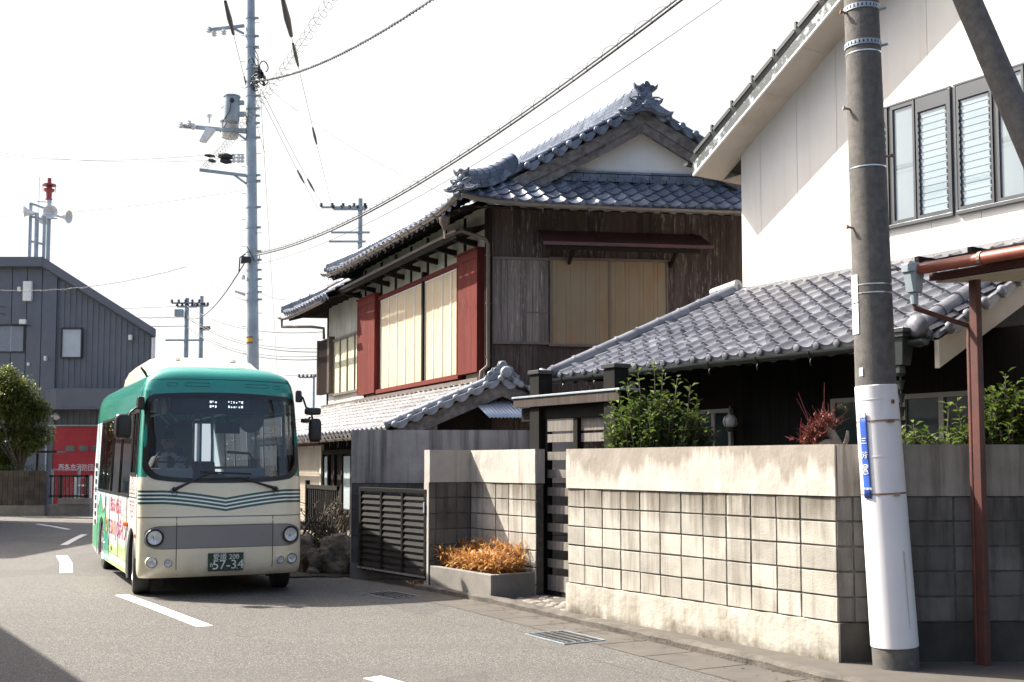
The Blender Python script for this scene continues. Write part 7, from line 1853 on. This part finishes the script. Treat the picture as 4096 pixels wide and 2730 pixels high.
sf = MB(); sf.box(-18.93, -18.86, FY - .10, FY - .0, 0, 3.25); sf.box(-18.86, -13, FY - .10, FY - .0, 3.19, 3.25); sf.build('shutter_frame', M['steel'], fs)
for x in (-17.92, -17.38, -16.84): 
    b = MB(); b.box(x - .20, x + .17, FY - .045, FY - .029, 2.18, 2.40); b.build('shutter_window', mat("small_pane", (.12, .13, .13), rough=.15), so_, bevel=.02)
text('西条市消防団　三芳分団', .30, lambda p: (-18.40 + p[0], FY - .032 + p[1], 1.50 + p[2]), M['white'], 'lettering', so_, align='LEFT', sx=.80)
lp = MB(); lp.tube([(-18.7, FY - .1, 3.6), (-18.45, FY - .35, 3.62)], .04, 6); lp.tube([(-18.45, FY - .30, 3.70), (-18.35, FY - .45, 3.52)], [.07, .12], 10); lp.build('floodlight', M['porc'], fs)
al = MB(); al.lathe((-15.6, FY - .12, 3.45), [(.10, 0), (.10, .08), (.04, .12)], 12, ax=(0, -1, 0)); al.build('alarm_lamp', mat("red_lamp", (.45, .02, .02), rough=.3), fs)
# siren tower standing on the roof
stw = thing('siren_tower', 'steel siren tower with white horn speakers and red siren on the fire station roof', 'siren tower', (-19.9, 47, 10.08))
b = MB(); Y = 47.0
for x, zt in ((-20.25, 12.62), (-19.66, 12.35)):
    b.box(x - .05, x + .05, Y - .05, Y + .05, 10.05, zt)
b.tube([(-19.98, Y, 10.05), (-19.98, Y, 12.2)], .09, 10); b.tube([(-19.48, Y, 10.05), (-19.48, Y, 12.75)], .085, 10)
for z0, z1 in ((12.60, 12.38), (12.05, 11.90), (11.00, 10.85)): b.bar((-20.25, Y - .04, z0), (-19.62, Y - .04, z1), .06, .09)
b.bar((-20.0, Y, 12.68), (-19.35, Y, 12.66), .03, .03); b.tube([(-19.92, Y, 12.0), (-19.92, Y, 13.75)], .012, 5); b.bar((-19.5, Y - .1, 11.92), (-19.1, Y - .1, 11.95), .04, .04)
b.build('frame', M['steel'], stw)
def horn(c, d, nm):
    m = MB(); m.lathe(c, [(.05, -.30), (.07, -.10), (.11, .10), (.20, .26), (.27, .32), (.28, .34), (.20, .28), (.09, .12), (.02, .05)], 20, ax=d); m.build(nm, M['porc'], stw, smooth=50)
horn((-19.28, Y - .2, 12.15), (.25, -1, -.05), 'horn_speaker'); horn((-18.95, Y, 12.07), (1, -.15, -.15), 'horn_speaker'); horn((-20.2, Y, 12.2), (-.85, -.5, .05), 'horn_speaker'); horn((-19.8, Y + .2, 12.1), (-.3, 1, 0), 'horn_speaker')
s_ = MB(); c = (-19.50, Y, 12.76); s_.lathe(c, [(.14, 0), (.14, .05), (.11, .06), (.12, .32), (.20, .36), (.22, .46), (.10, .47), (.10, .60)], 18); s_.lathe((c[0], c[1], c[2] + .60), [(.28, 0), (.27, .06), (.08, .10), (.08, .32)], 18)
for k in range(8): a = 6.283*k/8; s_.tube([(c[0]+.26*math.cos(a), c[1]+.26*math.sin(a), c[2]+.34), (c[0]+.27*math.cos(a), c[1]+.27*math.sin(a), c[2]+.62)], .012, 5)
s_.build('siren', mat("siren_red", (.30, .05, .06), (.24, .04, .05), scale=3, rough=.45), stw, smooth=40)
# brown block wall, fence, hedge and trees by the station
bw2 = thing('garden_wall', 'low brown ribbed block wall below the trees at the left edge', 'wall', (-22, 36.5, 0))
b = MB(); n = 6
for j in range(n):
    z0, z1 = .34 + 1.11*j/n, .34 + 1.11*(j+1)/n; x = -15.02
    while x > -30:
        b.box(x - .165, x - .006, 36.5, 36.6, z0 + .008, z1 - .008); x -= .17
b.build('blocks', M['brick'], bw2)
b = MB(); b.box(-30, -15.03, 36.52, 36.68, .3, 1.44); b.build('mortar_core', M['mortar'], bw2); b = MB(); b.box(-30, -15.0, 36.44, 36.70, -.02, .335); b.build('footing', M['conc'], bw2, bevel=.01)
fn = thing('black_railing', 'black bar railing on a concrete base beside the red shutter', 'fence', (-14.4, 36.9, 0))
b = MB(); b.box(-15.0, -13.70, 36.75, 36.81, 1.24, 1.31); b.box(-15.0, -13.70, 36.75, 36.81, .60, .66)
for i in range(11): x = -14.96 + i * .122; b.box(x, x + .03, 36.765, 36.795, .56, 1.24)
for x in (-14.62, -13.78): b.box(x - .03, x + .03, 36.75, 36.81, .56, 1.31)
b.build('bars', M['black'], fn)
b = MB(); b.box(-15.0, -13.6, 36.6, 36.95, -.02, .36); b.box(-14.62, -13.60, 36.55, 37.0, .361, .56); b.build('concrete_base', M['conc'], fn, bevel=.01)
fw = thing('white_railing', 'short white pipe railing behind the black bar railing', 'fence', (-14.0, 37.5, 0))
b = MB()
for x in (-14.42, -13.92): b.tube([(x, 37.5, 0), (x, 37.5, 1.28)], .045, 10)
for z in (.62, .95, 1.25): b.tube([(-14.42, 37.5, z), (-13.92, 37.5, z)], .032, 8)
b.build('pipes', M['white'], fw, smooth=40)
fg = thing('mesh_gate', 'grey wire mesh gate behind the black bar railing', 'gate', (-14.9, 38, 0))
b = MB(); b.box(-15.4, -14.5, 38, 38.05, 1.45, 1.50); b.box(-14.55, -14.48, 38, 38.05, .1, 1.5); b.box(-15.45, -15.38, 38, 38.05, .1, 1.5)
for i in range(14):
    x = -15.4 + i * .07; b.bar((x, 38.02, .15), (min(x + .9, -14.5), 38.02, .15 + min(.9, -14.5 - x) * 1.3), .008, .008)
b.build('frame', M['steel'], fg)
def tree(name, label, base, crown, r3, n, lf, mt, seed, lobes=9, trunk_r=.09):
    random.seed(seed); t = thing(name, label, 'tree', base); tm, fo = MB(), MB(); B = Vector(base); C = Vector(crown)
    tm.tube([B, B.lerp(C, .4) + Vector((.05, 0, 0)), C - Vector((0, 0, r3[2] * .3))], [trunk_r, trunk_r * .75, trunk_r * .5], 9)
    cl = []
    for i in range(lobes):
        a = i * 2.4 + random.uniform(-.4, .4); rr = random.uniform(.35, .85); zz = random.uniform(-.98, .95); k = math.sqrt(max(.05, 1 - zz*zz*.8))
        c = C + Vector((math.cos(a)*rr*r3[0]*k, math.sin(a)*rr*r3[1]*k, zz*r3[2])); cl.append((c, random.uniform(.28, .5) * r3[0])); s_ = B.lerp(C, .45)
        tm.tube([s_, s_.lerp(c, .55) + Vector((0, 0, .1)), c], [trunk_r*.4, trunk_r*.25, .01], 6)
    cl.append((C, r3[0]*.5))
    for _ in range(n):
        c, r = random.choice(cl); d = Vector((random.gauss(0,1), random.gauss(0,1), random.gauss(0,.8))).normalized(); q = c + d * r * random.random() ** .45
        for k in range(3): leafq(fo, q + Vector((random.gauss(0,.05), random.gauss(0,.05), random.gauss(0,.05))), d + Vector((random.gauss(0,.7), random.gauss(0,.7), random.gauss(.1,.5))), lf * random.uniform(.7, 1.3), lf * .26, .2, .3)
    tm.build('trunk', M['bark'], t, smooth=50); fo.build('crown', M[mt], t, recalc=False)
tree('street_tree', 'bushy green tree with yellowish tips above the brown block wall', (-16.2, 38.2, 0), (-16.95, 38.2, 2.95), (1.12, 1.1, 1.7), 6500, .13, 'leaftree', 3, 20)
tree('street_tree', 'darker tree cut by the left edge behind the brown block wall', (-18.6, 39.0, 0), (-18.6, 39.0, 3.0), (1.6, 1.4, 1.7), 3000, .13, 'leafdark', 8, 14)
random.seed(12); hd = MB()
for _ in range(2600):
    q = Vector((random.uniform(-21, -15.3), random.uniform(36.9, 37.5), random.uniform(.9, 1.62))); leafq(hd, q, (random.gauss(0,1), random.gauss(0,1), random.gauss(.4,.6)), .09, .025)
hg = thing('hedge', 'low clipped hedge just above the brown block wall', 'hedge', (-18, 37.2, 0)); hd.build('foliage', M['leafdark'], hg, recalc=False); b = MB()
for i in range(14): x = -20.8 + i * .4; b.tube([(x, 37.2, 0), (x, 37.2, 1.2)], .02, 6)
b.build('stems', M['bark'], hg)
dm = MB(); dm.box(-17.6, -15.75, 39.2, 40.0, 2.05, 2.12); 
for x in (-16.55,): dm.box(x - .04, x + .04, 39.5, 39.58, 0, 2.02)
ds = thing('bicycle_shelter', 'small dark flat roofed shelter post between the tree and the red shutter', 'shelter', (-15, 39.6, 0)); dm.build('roof_and_posts', M['framegrey'], ds)
# ---------------------------------------------------------------- steel utility pole behind the bus
def SPx(z): return Vector((-6.90 - .022 * (z - 4.4), 30.0, z))
upl = thing('steel_pole', 'tall grey steel utility pole with crossarms and transformers behind the bus', 'utility pole', (-6.8, 30, 0))
def spr(z): return .178 - .0042 * z
b = MB(); zz = frange(-.05, 15.5, 20); b.tube([SPx(z) for z in zz], [spr(max(z, 0)) for z in zz], 20); b.build('shaft', M['steel'], upl, smooth=40)
for z in (13.75, 13.25, 12.95, 12.35, 11.85, 11.6, 11.25, 11.05, 10.85, 10.45, 9.42, 9.25, 8.55, 8.0, 7.35, 7.12, 6.85, 6.6, 6.25, 6.05): b = MB(); b.tube([SPx(z - .03), SPx(z + .03)], spr(z) + .014, 18); p = SPx(z); b.box(p.x + spr(z), p.x + spr(z) + .10, 29.97, 30.03, z - .02, z + .03); b.build('band', M['steel'], upl)
b = MB()
for i in range(26): z = 4.6 + i * .36; p = SPx(z); s_ = 1 if i % 2 else -1; b.tube([p + Vector((s_*spr(z), -.05, 0)), p + Vector((s_*(spr(z)+.13), -.07, 0))], .009, 5)
b.build('step_bolts', M['steel'], upl)
def arm(p, q, w_=.075):
    m = MB(); m.bar(p, q, w_, w_); d = (Vector(q) - Vector(p)).normalized(); e = Vector(q); m.bar(e - d * .35, e - Vector((0, 0, .22)), .05, .05); return m.build('crossarm', M['steel'], upl)
arm((-8.10, 29.6, 13.27), (-7.26, 29.95, 13.52)); arm((-8.82, 29.7, 10.68), (-7.16, 29.95, 10.60), .09); arm((-8.33, 29.7, 9.49), (-7.14, 29.95, 9.40))
def transformer(x, y, z0, z1, r, m_, nm):
    m = MB(); m.lathe((x, y, z0), [(r * .93, 0), (r, .03), (r, z1 - z0 - .06), (r * 1.10, z1 - z0 - .055), (r * 1.10, z1 - z0 - .02), (r * .6, z1 - z0 + .03)], 22); m.box(x + r * .8, -7.18, y - .06, y + .06, z0 + .15, z0 + .25); m.box(x + r * .8, -7.18, y - .06, y + .06, z1 - .25, z1 - .15)
    o = m.build(nm, m_, upl, smooth=40); k = MB(); k.lathe((x + .05, y - r, z1 - .20), [(.07, 0), (.05, .05), (.035, .08)], 12, ax=(0, -1, .1)); k.tube([(x + .05, y - r - .06, z1 - .2), (x + .02, y - r - .08, z1 - .5), (x - r, y - r * .6, z1 - .75)], .012, 6); k.build('bushing', M['black'], o)
transformer(-7.50, 29.72, 10.80, 11.52, .205, M['steel'], 'transformer'); transformer(-7.64, 30.12, 10.48, 11.34, .23, M['porc'], 'transformer')
for x, z in ((-8.82, 10.70), (-8.60, 10.74), (-8.5, 10.66), (-8.12, 13.30), (-7.98, 13.2), (-7.72, 13.24)): ins = MB(); ins.lathe((x, 29.62, z), [(.03, -.10), (.075, -.07), (.03, -.04), (.075, -.01), (.03, .02), (.06, .05)], 12); ins.build('insulator', M['porc'], upl, smooth=40)
for x, z in ((-8.10, 10.92), (-7.75, 10.78)): ins = MB(); ins.lathe((x, 29.72, z), [(.03, -.15), (.03, 0), (.085, .03), (.08, .07), (.03, .09)], 12); ins.build('insulator', M['porc'], upl, smooth=40)
dv = MB(); dv.hexa([(-8.33, 29.6, 10.25), (-8.18, 29.6, 10.22), (-8.18, 29.75, 10.22), (-8.33, 29.75, 10.25), (-8.15, 29.6, 10.62), (-7.92, 29.6, 10.56), (-7.92, 29.75, 10.56), (-8.15, 29.75, 10.62)]); dv.build('cutout_switch', M['porc'], upl, bevel=.01)
bk = MB()
for x0, x1, z, r in ((-8.22, -7.95, 9.90, .05), (-8.12, -7.92, 9.76, .055), (-7.85, -7.45, 9.88, .10), (-7.80, -7.50, 9.75, .08)): bk.tube([(x0, 29.8, z + .02), ((x0+x1)/2, 29.8, z), (x1, 29.8, z - .02)], [r * .6, r, r * .5], 8)
bk.build('sleeve_covers', M['black'], upl, smooth=50)
for x in (-7.44, -7.32, -7.22): bi = MB(); bi.lathe((x, 29.8, 9.85), [(.03, -.14), (.07, -.1), (.03, -.05), (.07, 0), (.03, .05), (.06, .09)], 10); bi.build('insulator', M['porc'], upl, smooth=40)
random.seed(77); jb = MB()
for _ in range(14):
    c = Vector((-6.84 + random.gauss(0, .09), 29.72 + random.gauss(0, .06), 12.05 + random.gauss(0, .16))); r = random.uniform(.08, .18); a0 = random.uniform(0, 6.28)
    jb.tube([c + Vector((math.cos(a0 + t)*r*.8, .05*math.sin(t*2), math.sin(a0 + t)*r)) for t in [4.6*k/10 for k in range(11)]], .016, 5)
for _ in range(9): c = Vector((-6.72 + random.gauss(0, .06), 29.7, 12.1 + random.gauss(0, .15))); jb.box(c.x - .03, c.x + .03, c.y - .03, c.y + .03, c.z - .05, c.z + .05)
for dz in (-.75, -.95, -.6): jb.tube([(-6.95, 29.75, 12.0 + dz + 1.45), (-6.82, 29.72, 12.0 + dz + 1.2), (-6.80, 29.72, 12.1)], .012, 5)
jb.build('cable_bundle', M['cable'], upl)
lo = MB(); p = SPx(7.1); lo.hexa([(p.x - .24, 29.72, 6.98), (p.x + .02, 29.72, 7.02), (p.x + .02, 29.82, 7.02), (p.x - .24, 29.82, 6.98), (p.x - .22, 29.72, 7.18), (p.x + .02, 29.72, 7.15), (p.x + .02, 29.82, 7.15), (p.x - .22, 29.82, 7.18)])
lo.tube([p + Vector((-.3, -.2, -.35)), p + Vector((-.28, -.2, .05)), p + Vector((-.12, -.22, .15))], .02, 6); lo.tube([p + Vector((-.1, -.2, .35)), p + Vector((.12, -.22, -.05)), p + Vector((.22, -.2, -.12)), p + Vector((.24, -.2, .1))], .012, 5); lo.build('cable_clamp', M['black'], upl)
lt = MB(); p = SPx(6.15); lt.tube([p + Vector((-.15, -.15, .02)), p + Vector((-.42, -.2, .10))], [.05, .035], 8); lt.lathe(p + Vector((-.22, -.15, .42)), [(.05, 0), (.055, .08), (.04, .12)], 10); lt.build('street_light', M['porc'], upl)
yb = MB(); p = SPx(4.95); yb.grid(lambda u, v_: tuple(p + Vector(((spr(4.95) + .006) * math.cos(u), (spr(4.95) + .006) * math.sin(u), v_))), frange(R(165), R(285), 10), [-.07, .07]); ybo = yb.build('yellow_band', mat("yellow_band", (.62, .34, .02), rough=.5), upl); kb_ = MB()
for z in (4.87, 5.02): kb_.grid(lambda u, v_, z=z: tuple(SPx(z) + Vector(((spr(4.95) + .009) * math.cos(u), (spr(4.95) + .009) * math.sin(u), v_))), frange(R(165), R(285), 10), [0, .022])
kb_.build('band_edge', M['black'], ybo)
# far poles
def far_pole(label, x, y, zt, r, arms):
    t = thing('far_pole', label, 'utility pole', (x, y, 0), 'distant utility poles'); m = MB(); m.tube([(x, y, 0), (x, y, zt)], [r, r * .7], 12); m.build('shaft', M['steel'], t, smooth=40)
    a = MB()
    for z, x0, x1 in arms: a.bar((x + x0, y - .1, z), (x + x1, y - .1, z), .09, .09)
    a.build('crossarms', M['steel'], t); i_ = MB()
    for z, x0, x1 in arms[:2]:
        for k in range(5): xx = x + x0 + (x1 - x0) * k / 4; i_.lathe((xx, y - .1, z + .02), [(.05, 0), (.10, .06), (.05, .1), (.09, .16), (.03, .2)], 8)
    i_.build('insulators', M['cable'], t)
    return t
p1 = far_pole('small distant concrete pole with a box transformer just left of the steel pole', -17.95, 62, 10.8, .17, ((10.5, -.8, .7), (10.3, -.5, .6), (8.45, -1.1, 1.0)))
b = MB(); b.box(-18.55, -18.1, 61.7, 62, 9.75, 10.15); b.build('transformer', M['steel'], p1, bevel=.02)
far_pole('thin pale distant pole between the small concrete pole and the steel pole', -18.25, 66, 11.5, .17, ((10.9, -.4, .4), (9.5, .0, .5)))
p2 = far_pole('distant pole with many insulators rising behind the old tiled roof', -7.48, 55, 14.7, .17, ((14.25, -1.9, .25), (14.15, -1.3, .3), (13.0, -1.4, .5), (12.55, -1.5, .3)))
far_pole('tiny distant street lamp pole seen just right of the steel pole above the bus', -12.3, 70, 7.2, .10, ((7.0, -.9, .1),))
# ---------------------------------------------------------------- overhead wires
def PX_(dx, dy, Y):
    """a point of the view at distance Y (photo units of 2353 px width), used to read wire ends off the photograph"""
    S_ = 1024 / 2353.; a = (dx * S_ - 512) / 1131.; b = (389.5 - dy * S_) / 1131.; P_ = R(3.742)
    r = (a, math.cos(P_) - b * math.sin(P_), math.sin(P_) + b * math.cos(P_)); t = Y / r[1]; return Vector((r[0]*t, Y, CZ + r[2]*t))
NW = [0]
def wire(label, p, q, sag, r=.011, helix=None, mes=0, nm='overhead_wire', pieces=()):
    p, q = Vector(p), Vector(q); n = 28; f = lambda t: p.lerp(q, t) - UZ * (4 * sag * t * (1 - t)); m = MB()
    m.tube([f(i / n) for i in range(n + 1)], r * .72, 6)
    if mes: m.tube([f(i / n) + UZ * mes for i in range(n + 1)], r * .5, 5)
    if helix:
        hr_, step, hth, hm = helix; L = (q - p).length; N_ = int(L / step * 9)
        d = (q - p).normalized(); sd = d.cross(UZ).normalized(); u2 = sd.cross(d)
        m.tube([f(i / N_) + UZ * (hm) + (sd * math.cos(i * 6.283 / 9) + u2 * math.sin(i * 6.283 / 9)) * hr_ for i in range(N_ + 1)], hth * .6, 4, caps=False)
    for t0, t1, rr in pieces: m.tube([f(t0), f((t0 + t1) / 2), f(t1)], [rr * .6, rr, rr * .6], 7)
    return tag(m.build(nm, M['cable'], smooth=60), label, 'wire', 'overhead wires')
s0 = SPx(7.2) + Vector((.1, -.2, 0)); e0_ = PX_(1985, -330, 9.0)
wire('thick bundled cable with wire loops sweeping from the steel pole over the old house roof', s0, e0_, .62, .021, (.05, .36, .005, .045), .045)
wire('thin wire running just below the thick bundled cable over the old house roof', s0 - UZ * .25, PX_(2060, -290, 9.0), .55, .006)
wire('twisted dark cable climbing from the upper cable bundle to the top of the sky', SPx(12.0) + Vector((.1, -.3, -.1)), PX_(1330, -255, 12), .5, .017, (.022, .16, .010, 0))
wire('loose spiral wire rising from the lowest crossarm across the steel pole', Vector((-8.2, 29.6, 9.5)), PX_(905, -235, 13), .3, .004, (.085, .34, .006, 0))
wire('thin service wire sloping from the upper cable bundle down behind the old house roof', PX_(620, 205, 29.6), PX_(1060, 462, 24), .25, .007)
wire('thin wire with dark sleeves crossing left of the steel pole top', PX_(500, -70, 22), PX_(608, 350, 40), .1, .010, pieces=((.10, .22, .06), (.42, .55, .03)))
wire('thin wire with dark sleeves falling to the right of the steel pole', PX_(632, -80, 22), PX_(762, 470, 54.8), .1, .010, pieces=((.06, .14, .08), (.16, .22, .05), (.45, .53, .05)))
wire('second thin wire falling towards the far insulator pole', PX_(600, 205, 29), PX_(745, 478, 54.8), .1, .010, pieces=((.60, .74, .05),))
wire('third thin wire falling towards the far insulator pole', PX_(588, 200, 29), PX_(735, 485, 54.8), .1, .010, pieces=((.50, .62, .05),))
wire('fine wire hanging almost vertically right of the steel pole down to the bus roof', PX_(598, 205, 29), PX_(640, 900, 52), .05, .008)
wire('upper thin wire from the left edge to the switch covers on the steel pole', PX_(-80, 348, 34), Vector((-8.2, 29.8, 9.92)), .2, .008)
wire('lower thin wire from the left edge to the switch covers on the steel pole', PX_(-80, 338, 34), Vector((-8.1, 29.8, 9.78)), .2, .007)
wire('wire crossing in front of the siren horn speakers to the steel pole', PX_(-60, 500, 40), PX_(562, 437, 30), .15, .008)
wire('service wire from the left edge over the fire station roof to a thin wire joint', PX_(-60, 662, 40), PX_(428, 613, 36), .35, .011, (.03, .9, .006, 0))
wire('wire joining the station service wire to the steel pole clamp', PX_(428, 613, 36), SPx(6.0) + Vector((-.15, -.1, 0)), .10, .010)
wire('dark diagonal cable from the steel pole clamp down to the small distant pole', s0 + Vector((-.2, 0, -.1)), Vector((-17.8, 61.8, 9.7)), .6, .025)
wire('first cable crossing the fire station front below its roof', PX_(-60, 702, 44), Vector((-17.95, 61.8, 10.35)), .15, .014)
wire('second cable crossing the fire station front above its windows', PX_(-60, 717, 44), Vector((-17.95, 61.8, 9.72)), .12, .018, (.05, 1.2, .008, 0))
wire('third and thickest cable crossing the fire station windows', PX_(-60, 746, 42), Vector((-17.9, 61.8, 9.22)), .05, .026)
wire('first cable sagging from the small distant pole to the steel pole', Vector((-17.9, 61.8, 10.35)), PX_(745, 762, 33), .5, .022)
wire('second cable sagging from the small distant pole past the steel pole', Vector((-17.9, 61.8, 9.72)), PX_(760, 808, 33), .55, .026, None, .10)
wire('lowest cable sagging from the small distant pole past the yellow banded steel pole', Vector((-17.9, 61.8, 9.20)), PX_(760, 824, 33), .6, .026, None, .10)
wire('short service wire from the steel pole to the eave of the old house', PX_(592, 670, 29.8), PX_(655, 688, 28.3), .05, .010)
wire('pale wire low in the gap between the bus roof and the old house', PX_(655, 862, 40), PX_(760, 855, 38), .05, .012)
# ---------------------------------------------------------------- houses outside the left edge and behind the viewer
def plain_house(label, o, d, lx, ly, ze, zr, wallm, roofm):
    T = FR(o, d); h = thing('neighbour_house', label, 'house', (o[0], o[1], 0)); m = MB(T); m.box(.0, lx, -ly + .0, .0, 0, ze - .1); m.prism([(-ly, ze - .1), (0, ze - .1), (-ly/2, zr - .15)], .0, lx, ax='x') if False else None
    m.build('wall', wallm, h); r = MB(T)
    r.hexa([(-.4, .35, ze - .12), (lx + .4, .35, ze - .12), (lx + .4, -ly/2, zr - .1), (-.4, -ly/2, zr - .1), (-.4, .35, ze), (lx + .4, .35, ze), (lx + .4, -ly/2, zr), (-.4, -ly/2, zr)])
    r.hexa([(-.4, -ly - .35, ze - .12), (-.4, -ly/2, zr - .1), (lx + .4, -ly/2, zr - .1), (lx + .4, -ly - .35, ze - .12), (-.4, -ly - .35, ze), (-.4, -ly/2, zr), (lx + .4, -ly/2, zr), (lx + .4, -ly - .35, ze)])
    for x in (.05, lx - .05): r.poly([(x, 0, ze - .1), (x, -ly, ze - .1), (x, -ly/2, zr - .1)])
    r.build('roof', roofm, h); w_ = MB(T)
    for i in range(int(lx / 2.4)): w_.box(.8 + i*2.4, 2.2 + i*2.4, .0, .04, 1.0, 2.1); w_.box(.8 + i*2.4, 2.2 + i*2.4, .0, .04, 3.4, 4.5) if ze > 4.2 else None
    w_.build('windows', M['pane'], h); f = MB(T); f.box(-.02, lx + .02, -.02, .03, 2.5, 2.65); f.build('belt_course', M['barge'], h)
plain_house('two-storey cream house across the road, outside the left edge', (-10.48, 14.20), (.555, -.832), 13, 7, 5.0, 6.6, M['stucco'], M['tile'])
plain_house('larger grey house across the road, left of the tree', (-16.2, 34.0), (0, -1), 10.4, 9, 7.9, 9.4, M['stucco'], M['tile2'])
plain_house('brown house behind the viewer across the bend', (-6, -13), (1, .1), 12, 7, 5.2, 7.0, M['boards'], M['tile'])
